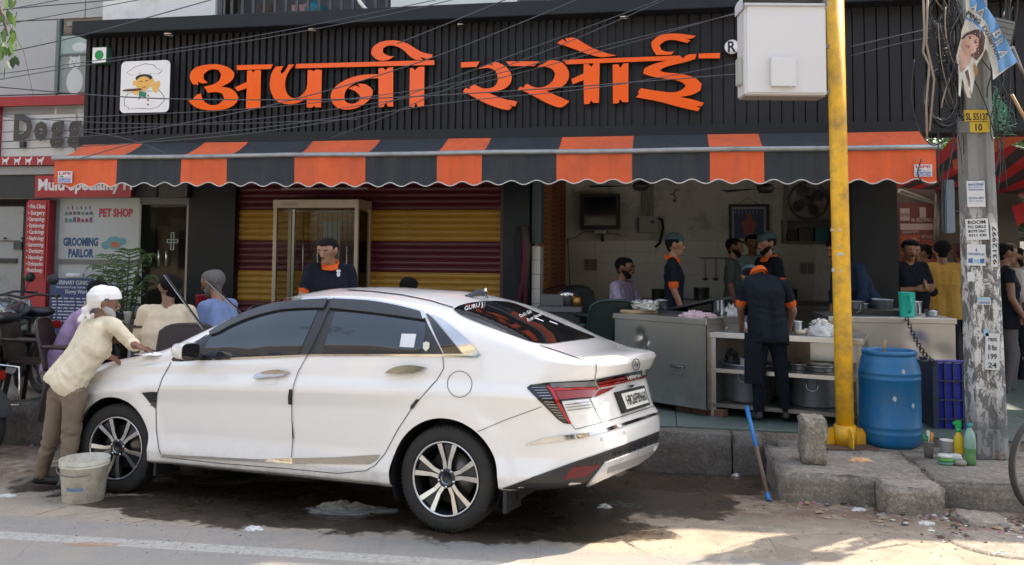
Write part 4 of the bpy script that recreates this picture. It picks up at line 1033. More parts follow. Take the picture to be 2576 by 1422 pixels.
QS = [1, .985, .96, .93, .90, .87, .84, .81, .78, .75]
NT1, NT2 = 12, 14
def top_section(i):
    P_ = tub(i, NV); x, yb, zb = P_; out = []
    zc = interp(zc_k, x); zr = interp(zr_k, x); yr = min(interp(yr_k, x), yb*.9)
    for j in range(1, NT1+1):
        f = j/NT1; y = yb+(yr-yb)*f
        cab = sms(.0, .15, zr-zb)
        bul = .032*math.sin(PI*f)*cab
        ff = f if cab > .5 else f**.8
        z = zb+(zr-zb)*f + (0 if cab > .5 else 0)
        out.append(Vector((x, y+bul, z+.012*math.sin(PI*f)*cab)))
    for j in range(1, NT2+1):
        f = j/NT2; y = yr*(1-f); z = zr+(zc-zr)*(1-(1-f)**2.3)
        out.append(Vector((x, y, z)))
    return out
verts = []; idx = {}
def vid(key, co):
    if key not in idx: idx[key] = len(verts); verts.append(co)
    return idx[key]
faces = []
colv = []
for i in range(NCOL+1):
    col = [tub(i, v) for v in range(NV+1)]+top_section(i)
    colv.append(col)
H_ROW = NV+1+NT1+NT2
for side in (1, -1):
    for i in range(NCOL):
        for j in range(H_ROW-1):
            q = []
            for a, b in ((i, j), (i+1, j), (i+1, j+1), (i, j+1)):
                co = colv[a][b]; s_ = side
                if abs(co.y) < 1e-5: s_ = 0
                q.append(vid((a, b, s_), Vector((co.x, co.y*side, co.z))))
            q = list(dict.fromkeys(q))
            if len(q) < 3: continue
            faces.append(tuple(q if side == 1 else reversed(q)))
# wheel arches
AR = .362
def inside(co): return abs(co.y) > .55 and (math.hypot(co.x, co.z-.315) < AR or math.hypot(co.x-2.67, co.z-.315) < AR) and co.z < .75
keep = []; drop = set(); kept_v = set()
for f in faces:
    c = sum((verts[k] for k in f), Vector())/len(f)
    if inside(c): drop.update(f)
    else: keep.append(f); kept_v.update(f)
for k in drop & kept_v:
    co = verts[k]; cx = 0 if co.x < 1.3 else 2.67
    d = Vector((co.x-cx, 0, co.z-.315)); 
    if d.length > 1e-4: d.normalize(); verts[k] = Vector((cx+d.x*AR, co.y, .315+d.z*AR))
faces = keep
mb = MB(); mb.add(verts, faces, 0, True)
body = mb.build('body', paint, car, recalc=True)
bvh = BVHTree.FromPolygons([tuple(v) for v in verts], faces)
camL = CMi @ Vector((0, 0, CZ))
def hitpx(x, y, off=.003):
    d = (CMi.to_3x3() @ ray(x, y)).normalized()
    loc, nor, ix, dist = bvh.ray_cast(camL, d)
    k = 0; qx, qy = x, y
    while loc is None and k < 60:            # off the silhouette: slide onto the body
        k += 1; L_ = math.hypot(1120-qx, 960-qy); qx += (1120-qx)/L_*1.5; qy += (960-qy)/L_*1.5
        loc, nor, ix, dist = bvh.ray_cast(camL, (CMi.to_3x3() @ ray(qx, qy)).normalized())
    if loc is None:
        t = (.55-camL.y)/d.y if abs(d.y) > .05 else 5
        loc, nor, ix, dist = bvh.find_nearest(camL+d*t)
        if nor.dot(d) > 0: nor = -nor
        return loc+nor*off
    if nor.dot(d) > 0: nor = -nor
    return loc+nor*off
def dense(poly, step=7, closed=True):
    out = []
    n = len(poly)
    for i in range(n if closed else n-1):
        a, b = poly[i], poly[(i+1) % n]; k = max(1, int(math.dist(a, b)/step))
        for j in range(k): out.append((a[0]+(b[0]-a[0])*j/k, a[1]+(b[1]-a[1])*j/k))
    if not closed: out.append(poly[-1])
    return out
def in_poly(p, poly):
    c = False; j = len(poly)-1
    for i in range(len(poly)):
        if (poly[i][1] > p[1]) != (poly[j][1] > p[1]) and p[0] < (poly[j][0]-poly[i][0])*(p[1]-poly[i][1])/(poly[j][1]-poly[i][1])+poly[i][0]: c = not c
        j = i
    return c
def decal_mesh(mb, poly, off=.003, mi=0, step=7, grid=11, thick=0, sm=1):
    if sm: poly = smooth_poly(poly, 2)
    e = dense(poly, step); n = len(e)
    x0, x1 = min(p[0] for p in e), max(p[0] for p in e); y0, y1 = min(p[1] for p in e), max(p[1] for p in e)
    pts = list(e); gy = y0+grid/2
    while gy < y1:
        gx = x0+grid/2
        while gx < x1:
            if in_poly((gx, gy), e) and min((gx-p[0])**2+(gy-p[1])**2 for p in e) > (grid*.35)**2: pts.append((gx, gy))
            gx += grid
        gy += grid
    r = geometry.delaunay_2d_cdt([Vector(p) for p in pts], [], [list(range(n))], 1, 1e-4)
    vs, fs = r[0], r[2]
    P_ = [hitpx(v.x, v.y, off) for v in vs]
    fs = [f for f in fs if max((P_[f[a]]-P_[f[a-1]]).length for a in range(len(f))) < .35]
    mb.add(P_, fs, mi, True)
    if thick:
        ring = [hitpx(p[0], p[1], off) for p in e]; low = [hitpx(p[0], p[1], off-thick) for p in e]
        mb.add(ring+low, [(i, (i+1) % n, n+(i+1) % n, n+i) for i in range(n)], mi, False)
    return mb
def decal(name, poly, mat, off=.003, parent=None, mirror=False, **kw):
    mb = decal_mesh(MB(), poly, off, **kw)
    o = mb.build(name, mat, parent or car)
    if mirror:
        m2 = MB(); m2.add([(v[0], -v[1], v[2]) for v in mb.v], [tuple(reversed(f)) for f in mb.f], 0, True); m2.build(name, mat, car)
    return o
MISS = [False]
def gapline(pts, w=1.6, off=.0045, name='panel_gap', mat=None, mirror=False, step=6):
    e = dense(pts, step, False); mb = MB(); vs = []
    for i, p in enumerate(e):
        a, b = e[max(0, i-1)], e[min(len(e)-1, i+1)]; dx, dy = b[0]-a[0], b[1]-a[1]; L = math.hypot(dx, dy) or 1
        nx, ny = -dy/L*w/2, dx/L*w/2
        vs += [hitpx(p[0]+nx, p[1]+ny, off), hitpx(p[0]-nx, p[1]-ny, off)]
    mb.add(vs, [(2*i, 2*i+1, 2*i+3, 2*i+2) for i in range(len(e)-1) if (vs[2*i]-vs[2*i+2]).length < .3], 0, True)
    mb.build(name, mat or gap, car)
    if mirror:
        m2 = MB(); m2.add([(v[0], -v[1], v[2]) for v in mb.v], mb.f, 0, True); m2.build(name, mat or gap, car)
cv = lambda ox, oy, s: (lambda pts: [((ox+x/s)/1.5202, (oy+y/s)/1.5202) for x, y in pts])
Wp = cv(600, 1050, 2.2567); Rp = cv(800, 650, 1.7775); Lp = cv(1600, 1080, 2.031); Bp = cv(1400, 1300, 1.652); Fp = cv(0, 1300, 2.031)
# --- side glass
decal('window_frame', Wp([(345, 738), (395, 610), (440, 515), (600, 418), (800, 318), (1000, 256), (1200, 228), (1508, 215), (1312, 693), (900, 712)]), satin, .003, mirror=True)
decal('window', Wp([(395, 708), (450, 548), (560, 480), (700, 412), (870, 350), (1080, 318), (1392, 312), (1228, 688), (800, 700)]), glassd, .006, mirror=True)
decal('rain_visor', Wp([(462, 508), (600, 424), (800, 325), (1000, 264), (1200, 236), (1482, 224), (1448, 302), (1180, 306), (1000, 330), (800, 388), (650, 450), (540, 515), (470, 535)]), visor, .022, thick=.014)
decal('window_frame', Rp([(846, 882), (1100, 894), (1300, 930), (1452, 972), (1476, 1030), (1590, 1252), (690, 1254), (812, 952)]), satin, .003, mirror=True)
decal('window', Rp([(858, 968), (1050, 972), (1300, 1000), (1470, 1036), (1478, 1110), (1436, 1242), (772, 1246)]), glassd, .006, mirror=True)
decal('rain_visor', Rp([(850, 888), (1100, 900), (1300, 938), (1436, 976), (1460, 1030), (1200, 992), (1000, 968), (822, 950)]), visor, .022, thick=.014)
decal('visor_clip', Rp([(1440, 978), (1466, 978), (1484, 1022), (1458, 1030)]), chrome, .026, sm=0)
decal('quarter_panel', Rp([(1474, 976), (1500, 986), (1600, 1100), (1722, 1250), (1596, 1250), (1530, 1110)]), gloss, .004, mirror=True)
decal('chrome_wedge', Rp([(1503, 985), (1560, 1003), (1640, 1055), (1730, 1130), (1815, 1218), (1846, 1262), (1832, 1274), (1596, 1272), (1594, 1256), (1728, 1252), (1620, 1110)]), chrome, .007, mirror=True)
gapline(Wp([(350, 742), (900, 717), (1310, 700)]), 4.2, .008, 'chrome_strip', chrome, True)
gapline(Rp([(680, 1263), (1100, 1262), (1590, 1264), (1830, 1272)]), 4.2, .008, 'chrome_strip', chrome, True)
gapline(Wp([(465, 500), (600, 408), (800, 308), (1000, 246), (1200, 218), (1500, 208)]), 4.5, .010, 'chrome_strip', chrome, True)
gapline(Rp([(850, 878), (1100, 890), (1300, 926), (1448, 966)]), 4.2, .010, 'chrome_strip', chrome, True)
gapline(Rp([(940, 818), (1100, 828), (1300, 850), (1500, 890), (1660, 938)]), 2.0, .004, 'roof_seam', gap, True)
# --- doors
def door(pts, name='door'):
    return decal(name, pts, paint, .0022, mirror=False, grid=16)
fd = Fp([(1330, 178), (1262, 300), (1222, 420), (1213, 520), (1216, 700), (1236, 850), (1250, 885)])
bg_ = Wp([(1532, 205), (1420, 470), (1312, 690), (1230, 830), (1185, 960), (1170, 1060), (1170, 1250), (1186, 1422)])+[(737, 1060), (738, 1110), (735, 1152)]
rg_ = Rp([(1590, 1262)])+Bp([(486, 110), (492, 180), (450, 252), (370, 340), (285, 440), (200, 570), (120, 720), (60, 792), (0, 826)])
gapline(fd, 1.7, .004, mirror=True); gapline(bg_, 1.7, .009, mirror=True); gapline(rg_, 1.7, .004, mirror=True)
gapline([(405, 1149)]+[(560, 1166), (735, 1180), (850, 1191), rg_[-1]], 1.5, .004)
gapline(Wp([(1312, 690), (1345, 640), (1500, 290)]), 1.3, .008, 'panel_gap', black)
decal('b_pillar', Wp([(1486, 214), (1548, 206), (1500, 330), (1345, 690), (1296, 693), (1400, 420)]), satin, .0045, sm=0)
# hinge protector on the front door edge and rear door edge
decal('door_guard', Wp([(1150, 995), (1166, 995), (1166, 1120), (1142, 1118), (1140, 1050)]), black, .012, thick=.01, sm=0)
decal('door_guard', Bp([(322, 373), (333, 378), (300, 432), (285, 436), (288, 415)]), black, .012, thick=.01, sm=0)
# handles
def handle(pts, cup):
    h = MB(); decal_mesh(h, cup, .004); o = h.build('handle_cup', paint, car)
    h = MB(); decal_mesh(h, pts, .034, thick=.026, grid=8); o = h.build('door_handle', M('handle_chrome', (.50, .50, .52), .16, 1), car, smooth=None)
handle(Wp([(850, 905), (870, 880), (920, 848), (1000, 828), (1090, 826), (1158, 848), (1120, 880), (1060, 896), (980, 896), (900, 908)]), Wp([(912, 905), (1046, 893), (1034, 935), (1000, 950), (940, 945)]))
handle(Rp([(1212, 1388), (1240, 1358), (1310, 1335), (1400, 1330), (1486, 1348), (1450, 1375), (1380, 1390), (1280, 1388)]), Rp([(1270, 1392), (1390, 1388), (1370, 1421), (1300, 1421)]))
gapline([(Bp([(592+78*math.cos(a*PI/16), 280+82*math.sin(a*PI/16))])[0]) for a in range(33)], 1.4, .004, 'fuel_cap_gap')
decal('fender_vent', Fp([(1103, 410), (1150, 404), (1225, 404), (1213, 535), (1190, 520)]), gloss, .004)
for k in range(4): gapline(Fp([(1135+k*12, 432+k*26), (1217, 426+k*26)]), 1.8, .009, 'vent_fin', satin)
decal('sill_trim', Fp([(1250, 888), (1300, 890), (1500, 900), (2031, 928), (2031, 944), (1500, 918), (1290, 912)])[:4]+[(737, 1153), (737, 1166)]+Fp([(2031, 946), (1500, 918), (1290, 912)]), chrome, .008, thick=.006, sm=0)
decal('sill_trim', [(739, 1153), (840, 1151), (958, 1144), (948, 1158), (930, 1168), (840, 1167), (739, 1166)], M('dull_trim', (.35, .34, .33), .25, .6), .007, sm=0)
# --- rear window and its writing
decal('rear_window', Lp([(274, 215), (300, 192), (400, 163), (520, 150), (640, 151), (740, 164), (900, 230), (1150, 341), (1380, 433), (1150, 463), (945, 490), (700, 402), (450, 310), (330, 258)]), glassr, .0065, grid=7)
wtext = M('white_vinyl', (.72, .72, .72), .6)
def text_px(name, txt, p0, p1, up, mat, off=.010, bold=.02):
    mb = MB(); L = math.dist(p0, p1); ux, uy = (p1[0]-p0[0])/L, (p1[1]-p0[1])/L
    text_mb(mb, txt, lambda a, b, h: hitpx(p0[0]+ux*a+up[0]*b, p0[1]+uy*a+up[1]*b, off), 0, 0, 1, L, 0, 0, bold=bold)
    ok = [i for i, f in enumerate(mb.f) if max((Vector(mb.v[f[a]])-Vector(mb.v[f[a-1]])).length for a in range(len(f))) < .12]
    mb.f = [mb.f[i] for i in ok]; mb.m = [mb.m[i] for i in ok]; mb.s = [mb.s[i] for i in ok]
    return mb.build(name, mat, car)
q = Lp([(360, 232), (508, 192)]); text_px('sticker_text', 'GURU JI', q[0], q[1], (-.35, -11), wtext, bold=.0)
q = Lp([(790, 285), (880, 245)]); text_px('sticker_text', "Dad's Gift", q[0], q[1], (-4, -8), wtext, bold=0)
q = Lp([(850, 318), (960, 262)]); text_px('sticker_text', 'From Heaven', q[0], q[1], (-4, -8), wtext, bold=0)
q = Lp([(1015, 312), (1075, 335)]); gapline(q, 2.2, .010, 'sticker', wtext); q = Lp([(905, 288), (968, 312)]); gapline(q, 2.2, .010, 'sticker', wtext)
decal('window_sticker', Rp([(1312, 1118), (1412, 1120), (1396, 1212), (1298, 1206)]), M('white_label', (.62, .64, .66), .6), .009, sm=0)
decal('window_sticker', Rp([(1458, 1178), (1480, 1170), (1503, 1180), (1500, 1215), (1478, 1238), (1456, 1215)]), M('cream_label', (.6, .6, .5), .5), .009, sm=0)
# --- rear lamps
decal('tail_lamp', Lp([(842, 820), (872, 797), (1000, 778), (1368, 755), (1392, 832), (1342, 902), (1112, 925), (1188, 1103), (1125, 1094), (1080, 1062), (950, 930), (880, 862)]), gloss, .005, sm=0)
lamp = MB()
lm_ = car.children[-1]
def lampdecal(name, pts, mat, off=.010): return decal(name, pts, mat, off, parent=lm_, sm=0)
for k in range(12):
    f = k/11; xa, ya = 885+f*205, 825+f*222; xb, yb = 985+f*150, 822+f*232
    a, b = Lp([(xa, ya), (xb, yb)]); e = gapline
    e = MB(); vs = []
    for p in (a, ((a[0]+b[0])/2, (a[1]+b[1])/2), b): vs += [hitpx(p[0], p[1]-.75, .011), hitpx(p[0], p[1]+.75, .011)]
    e.add(vs, [(0, 1, 3, 2), (2, 3, 5, 4)]); e.build('lamp_fin', M('lamp_chrome', (.42, .4, .4), .2, .9), lm_)
lampdecal('red_light', Lp([(990, 806), (1018, 802), (1052, 850), (1186, 1095), (1168, 1098), (1080, 950), (1030, 860)]), redl, .012)
lampdecal('red_light', Lp([(1040, 828), (1384, 806), (1391, 826), (1055, 850)]), redl, .0125)
lampdecal('red_light', Lp([(1058, 853), (1388, 830), (1345, 893), (1098, 914)]), redd, .011)
lampdecal('clear_light', Lp([(1022, 784), (1366, 760), (1380, 801), (1036, 823)]), clearl, .011)
for k in range(3): gapline(Lp([(1140+k*8, 950+k*22), (1325+k*8, 928+k*22)]), 3.2, .006, 'reflector_strip', M('reverse_lamp', (.32, .33, .35), .12, .5))
o = decal('light_bar', Lp([(1372, 752), (1600, 706), (1802, 668), (1828, 698), (1820, 728), (1600, 775), (1400, 818)]), gloss, .006, sm=0)
for p, m_, of in (([(1390, 792), (1600, 752), (1825, 708), (1823, 722), (1600, 768), (1396, 812)], redl, .011), ([(1402, 830), (1532, 806), (1468, 848), (1352, 900)], redd, .008), ([(1390, 770), (1600, 724), (1600, 745), (1392, 788)], redd, .009)):
    decal('red_light', Lp(p), m_, of, parent=o, sm=0)
q = Lp([(1608, 748), (1726, 722)]); text_px('badge_lettering', 'VERNA', q[0], q[1], (0, -8), wtext, .013, .03)
# badge: a slanted H in an oval
bc = Lp([(1681, 636)])[0]; pts = [(bc[0]+9*math.cos(a*PI/12), bc[1]+13*math.sin(a*PI/12)) for a in range(25)]
gapline(pts, 2.2, .010, 'badge_ring', chrome)
gapline([(bc[0]-5, bc[1]+6), (bc[0]-1, bc[1]-8)], 2.2, .010, 'badge_letter', chrome); gapline([(bc[0]+1, bc[1]+8), (bc[0]+5, bc[1]-6)], 2.2, .010, 'badge_letter', chrome); gapline([(bc[0]-3.5, bc[1]+1.5), (bc[0]+3.5, bc[1]-2)], 2.2, .0105, 'badge_letter', chrome)
# boot lid seams, plate
gapline(Lp([(945, 492), (1150, 560), (1382, 640), (1378, 700), (1368, 752)]), 1.5, .004); gapline(Lp([(1332, 908), (1370, 985), (1420, 1090)]), 1.6, .004)
gapline(Lp([(1190, 1105), (1220, 1142), (1420, 1090), (1620, 1030), (1828, 962)]), 1.6, .0045); gapline(Lp([(440, 1168), (700, 1060), (960, 966)]), 1.3, .004)
plc = Lp([(1515, 855), (1722, 805), (1770, 960), (1577, 1022)])
P4 = [hitpx(x, y, .03) for x, y in plc]; 
ctr = sum(P4, Vector())/4; nrm = (P4[1]-P4[0]).cross(P4[3]-P4[0]).normalized()
if nrm.x > 0: nrm = -nrm
def plate_pt(a, b, h): return (P4[3]*(1-a)+P4[2]*a)*(1-b)+(P4[0]*(1-a)+P4[1]*a)*b+nrm*h
pb = MB()
vs = [plate_pt(a, b, h) for h in (-.035, 0) for a, b in ((0, 0), (1, 0), (1, 1), (0, 1))]; pb.add(vs, [(0, 1, 2, 3), (4, 5, 6, 7), (0, 1, 5, 4), (1, 2, 6, 5), (2, 3, 7, 6), (3, 0, 4, 7)])
plate = pb.build('number_plate', black, car)
pb = MB(); pb.add([plate_pt(a, b, .003) for a, b in ((.06, .13), (.95, .13), (.95, .86), (.06, .86))], [(0, 1, 2, 3)]); pb.build('plate_face', M('plate_white', (.66, .66, .6), .4), plate)
pb = MB(); text_mb(pb, 'HR26FB9660', lambda a, b, h: plate_pt(.15+a, b, .006+h), 0, .28, .46, .77, 0, .001, bold=.012); pb.build('plate_text', black, plate)
decal('reverse_camera', Lp([(1608, 802), (1655, 792), (1648, 812), (1630, 822)]), black, .02, sm=0)
# bumper
decal('bumper_chrome', Lp([(832, 1260), (960, 1216), (1100, 1190), (1300, 1172), (1400, 1150), (1600, 1092), (1864, 1008), (1866, 1026), (1700, 1086), (1500, 1152), (1380, 1178), (1260, 1212), (1120, 1228), (960, 1248)]), chrome, .010, sm=0, thick=.006)
decal('bumper_skirt', Bp([(862, 936), (1100, 850), (1320, 768), (1430, 732), (1640, 655), (1846, 577), (1844, 645), (1838, 660), (1505, 775), (1395, 912), (1215, 940), (980, 944)]), satin, .006, sm=0)
mesh_m = M('grille_mesh', (.012, .012, .012), .5)
for k in range(13):
    f = k/12; a = Bp([(1440+f*385, 750-f*150), (1425+f*395, 800-f*150)]); gapline(a, 1.5, .012, 'grille_bar', gloss)
for k in range(2): gapline(Bp([(1340, 795-k*14), (1590, 720-k*16), (1840, 625-k*18)]), 1.3, .012, 'grille_bar', gloss)
decal('red_reflector', Bp([(1300, 805), (1480, 785), (1400, 855), (1248, 882)]), M('reflector_red', (.12, .008, .01), .15), .010, sm=0)
decal('skid_plate', Bp([(1505, 770), (1680, 705), (1838, 646), (1834, 690), (1800, 738), (1600, 822), (1392, 912), (1440, 850)]), M('silver_paint', (.60, .60, .61), .3, .3, Coat_Weight=.5), .018, sm=0, thick=.012)
decal('skid_recess', Bp([(1518, 800), (1680, 742), (1822, 686), (1796, 726), (1660, 785), (1510, 834)]), M('recess_grey', (.25, .24, .24), .5), .021, sm=0)
for x, y in ((1487, 627), (1625, 588)):
    c = Bp([(x, y)])[0]; gapline([(c[0]+3*math.cos(a*PI/6), c[1]+3.6*math.sin(a*PI/6)) for a in range(13)], .9, .004, 'parking_sensor')
# underbody, arch liners, interior floor
mb = MB(); mb.box(-.42, 3.2, -.70, .70, .20, .30); mb.box(-.88, -.40, -.68, .68, .32, .36); mb.build('underbody', black, car)
for cx in (0, 2.67):
    for sgn in (1, -1):
        mb = MB(); n = 26; vs = []
        for yy in (.865, .50):
            for k in range(n+1):
                a = math.radians(-25+230*k/n); vs.append((cx+(AR+.004)*math.cos(a), sgn*yy, .315+(AR+.004)*math.sin(a)))
        mb.add(vs, [(k, k+1, n+2+k, n+1+k) for k in range(n)]); mb.add([vs[n+1+k] for k in range(n+1)], [tuple(range(n+1))])
        mb.build('arch_liner', black, car)
# mud flaps
for cx in (-.39, 2.27):
    mb = MB(); mb.box(cx-.012, cx+.012, .62, .85, .15, .34); mb.build('mud_flap', black, car)
# --- wheels
rubber = M('tyre_rubber', (.018, .018, .018), .78, var=.3, scale=10, bump=.15, bs=60, dirt=.25, dcol=(.06, .055, .045), dscale=3)
machined = M('machined_alloy', (.56, .56, .57), .22, .9, var=.05); darkalloy = M('dark_alloy', (.045, .048, .055), .3, .7)
def make_wheel(cx, sgn, steer=0, rot=0):
    w_ = bpy.data.objects.new('wheel', None); C.objects.link(w_); w_.parent = car; w_.location = (cx, sgn*.755, .315); w_.rotation_euler = (0, 0, (0 if sgn > 0 else PI)+steer)
    pr = [(.222, -.095), (.245, -.102), (.285, -.100), (.302, -.088), (.313, -.07), (.3155, -.04), (.3155, .04), (.313, .07), (.302, .09), (.285, .101), (.245, .104), (.226, .098), (.222, .09)]
    t_ = MB().lathe(pr, n=72, axis='Y'); t_.build('tyre', rubber, w_)
    tr = MB()
    for k in range(72):
        a = 2*PI*k/72; c, s = math.cos(a), math.sin(a)
        for y0, y1 in ((.055, .092),):
            p = [(r*c-q*s, y, r*s+q*c) for r in (.310, .3172) for y, q in ((y0, -.006), (y1, -.004+.004), (y1, .008), (y0, .004))]
            if y1 > .08: p = [(x*(1 if abs(y) < .06 else .975), y, z*(1 if abs(y) < .06 else .975)) for x, y, z in p]
            tr.add(p, [(0, 1, 2, 3), (4, 5, 6, 7), (0, 1, 5, 4), (2, 3, 7, 6), (1, 2, 6, 5), (3, 0, 4, 7)])
    tag(tr.build('tread', rubber, w_), kind='stuff')
    MB().lathe([(.222, .098), (.224, .102), (.214, .102), (.210, .094), (.200, .04), (.195, -.08), (.222, -.09)], n=60, axis='Y', mis=[0, 0, 0, 1, 1, 1]).build('rim', [machined, darkalloy], w_)
    MB().lathe([(0, .0), (.155, .0), (.155, .012), (0, .012)], n=40, axis='Y').build('brake_disc', M('disc_steel', (.18, .17, .16), .4, .8), w_)
    MB().lathe([(0, -.06), (.20, -.06), (.20, -.055), (0, -.055)], n=30, axis='Y').build('wheel_back', black, w_)
    MB().lathe([(.06, .03), (.062, .07), (.052, .082), (.034, .084), (.033, .078), (0, .08)], n=28, axis='Y', mis=[1, 1, 1, 0, 1]).build('hub', [machined, darkalloy], w_)
    for k in range(5):
        base = rot+k*2*PI/5
        for s_, m_, y_ in ((-1, machined, .088), (1, machined, .088)):
            sp_ = MB(); a = base; c, s = math.cos(a), math.sin(a)
            def T(u, v, y): return (u*c-v*s, y, u*s+v*c)
            prof = [(.035, s_*.012, .074), (.10, s_*.018, .080), (.205, s_*.052, .094)]
            vs = []
            for u, v, y in prof:
                hw = .012 if u < .15 else .0165
                vs += [T(u, v-hw, y), T(u, v+hw, y), T(u, v+hw+.004, y-.03), T(u, v-hw-.004, y-.03)]
            fs = []; mis = []
            for i in range(2):
                o4 = i*4
                fs += [(o4, o4+1, o4+5, o4+4)]; sp_.add([], [])
            sp_.add(vs, fs, 0); n0 = len(sp_.v)-len(vs)
            for i in range(2):
                o4 = n0+i*4
                for q_ in ((1, 2, 6, 5), (3, 0, 4, 7)): sp_.f.append(tuple(o4+z for z in q_)); sp_.m.append(1); sp_.s.append(False)
            sp_.build('spoke', [machined, darkalloy], w_)
        # grey web between the pair
        wb = MB(); c, s = math.cos(base), math.sin(base)
        wb.add([T(.05, -.01, .066), T(.05, .01, .066), T(.20, .042, .078), T(.20, -.042, .078)], [(0, 1, 2, 3)]); wb.build('spoke_web', darkalloy, w_)
        ln = MB(); a2 = base+PI/5; ln.lathe([(0, .088), (.008, .087), (.010, .07), (.010, .06)], n=8, axis='Y'); ln.xf(lambda v: v+Vector((.052*math.cos(a2), 0, .052*math.sin(a2)))); ln.build('lug_nut', chrome, w_)
    return w_
make_wheel(0, 1, 0, math.radians(92)); make_wheel(2.655, 1, math.radians(8), math.radians(60)); make_wheel(0, -1, 0, .4); make_wheel(2.655, -1, math.radians(8), .8)
# --- mirror
mr = bpy.data.objects.new('mirror', None); C.objects.link(mr); mr.parent = car; mr.location = (1.93, .98, 1.03); mr.scale = (.88,)*3
mb = MB(); vs = []; n = 16
for k, (x, sc_) in enumerate(((-.055, .96), (-.045, 1.0), (.0, 1.0), (.05, .88), (.085, .6), (.10, .2))):
    for i in range(n):
        a = 2*PI*i/n; cx_, cz_ = math.cos(a), math.sin(a)
        e_ = lambda v: math.copysign(abs(v)**.6, v)
        vs.append((x, e_(cx_)*.105*sc_, e_(cz_)*.068*sc_+x*.05))
mb.add(vs, [(k*n+i, k*n+(i+1) % n, (k+1)*n+(i+1) % n, (k+1)*n+i) for k in range(5) for i in range(n)], 0, True); mb.add([vs[5*n+i] for i in range(n)], [tuple(range(n))])
mb.build('housing', paint, mr)
mb = MB(); mb.add([(-.057, v[1]*.93, v[2]*.93) for v in [Vector(q) for q in vs[:n]]], [tuple(range(n))]); mb.build('mirror_glass', gloss, mr)
mb = MB(); mb.box(-.05, .06, -.11, .09, -.075, -.045, bv=.01); mb.box(-.03, .04, -.17, -.08, -.075, -.03, bv=.008); mb.build('lower_shell', satin, mr)
mb = MB(); mb.box(1.86-1.93, 2.02-1.93, -.19, -.14, -.07, .09); 
# black triangle at the mirror foot
decal('mirror_foot', Wp([(160, 742), (200, 700), (300, 600), (350, 572), (440, 515), (395, 610), (345, 738)]), satin, .004, sm=0)
# --- shark fin
fb = hitpx(1193, 749, 0)
fin = MB(); pr = [(-.10, 0), (-.085, .045), (-.055, .062), (-.02, .055), (.05, .025), (.12, 0)]
for (w0, sgn) in ((1, 1),):
    vs = []
    for x, z in pr: vs += [(x, .034*(1-z/.08), 0 if z == 0 else z*.25), (x, .008, z), (x, -.008, z), (x, -.034*(1-z/.08), 0 if z == 0 else z*.25)]
    fin.add(vs, [(i*4+j, i*4+j+1, i*4+j+5, i*4+j+4) for i in range(5) for j in range(3)], 0, True); fin.add([vs[0], vs[1], vs[2], vs[3]], [(0, 1, 2, 3)])
fin.xf(lambda v: v+Vector((fb.x, fb.y, fb.z-.004))); fo = fin.build('roof_antenna', gloss, car)
MB().box(fb.x-.10, fb.x-.078, fb.y-.012, fb.y+.012, fb.z+.04, fb.z+.065, bv=.003).build('antenna_clip', chrome, fo)
# --- raised wipers
for (x0, y0, x1, y1, yl) in ((515, 832, 415, 692, .12), (600, 782, 520, 706, -.30)):
    a = CMi @ at(x0, y0, 0)if 0 else None
    d0 = (CMi.to_3x3() @ ray(x0, y0)); t0 = (yl-camL.y)/d0.y; A_ = camL+d0*t0
    d1 = (CMi.to_3x3() @ ray(x1, y1)); t1 = (yl-camL.y)/d1.y; B_ = camL+d1*t1
    d2 = A_+(A_-B_)*.55
    wi = bpy.data.objects.new('wiper', None); C.objects.link(wi); wi.parent = car
    MB().tube([d2, A_, A_.lerp(B_, .5)], [.012, .010, .008], 6).build('wiper_arm', black, wi)
    mb = MB(); mb.beam(A_.lerp(B_, .02), B_, .012, .02); mb.tube([A_.lerp(B_, .02)+Vector((0, .012, .0)), B_+Vector((0, .012, 0))], .0045, 5, mi=1); mb.build('wiper_blade', [black, M('wiper_metal', (.3, .3, .3), .3, .8)], wi)
# ================================================================== LEFT-HAND SHOP (pet clinic)
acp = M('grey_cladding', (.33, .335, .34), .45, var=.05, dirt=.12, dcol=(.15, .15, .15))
acp2 = M('shaded_cladding', (.26, .265, .26), .55, var=.08, dirt=.2)  # grey cladding copied darker and dirtier, shade put into its colour
redm = M('red_board', (.30, .012, .022), .4, var=.1)
seam = M('seam_black', (.03, .03, .03), .7)
LB0 = -9.6; LB1 = UL-.02
pet = fthing('pet_clinic_building', 'grey clad pet clinic building on the left of the black sign', 'building', -7, 0, .27)
def pp(name, mb, mats): return mb.xf(lambda v: v-Vector((-7, 0, .27))).build(name, mats, pet)
def FZ_(x, y, d): return fac(x, y, d)
dC = .25
uA = fac(145, 150, dC)[0]; zA0 = fac(170, 236, dC)[1]; zA1 = fac(170, 48, dC)[1]; u215 = fac(214, 30, dC)[0]
zred = fac(100, 256, dC)[1]
ur = -4.55
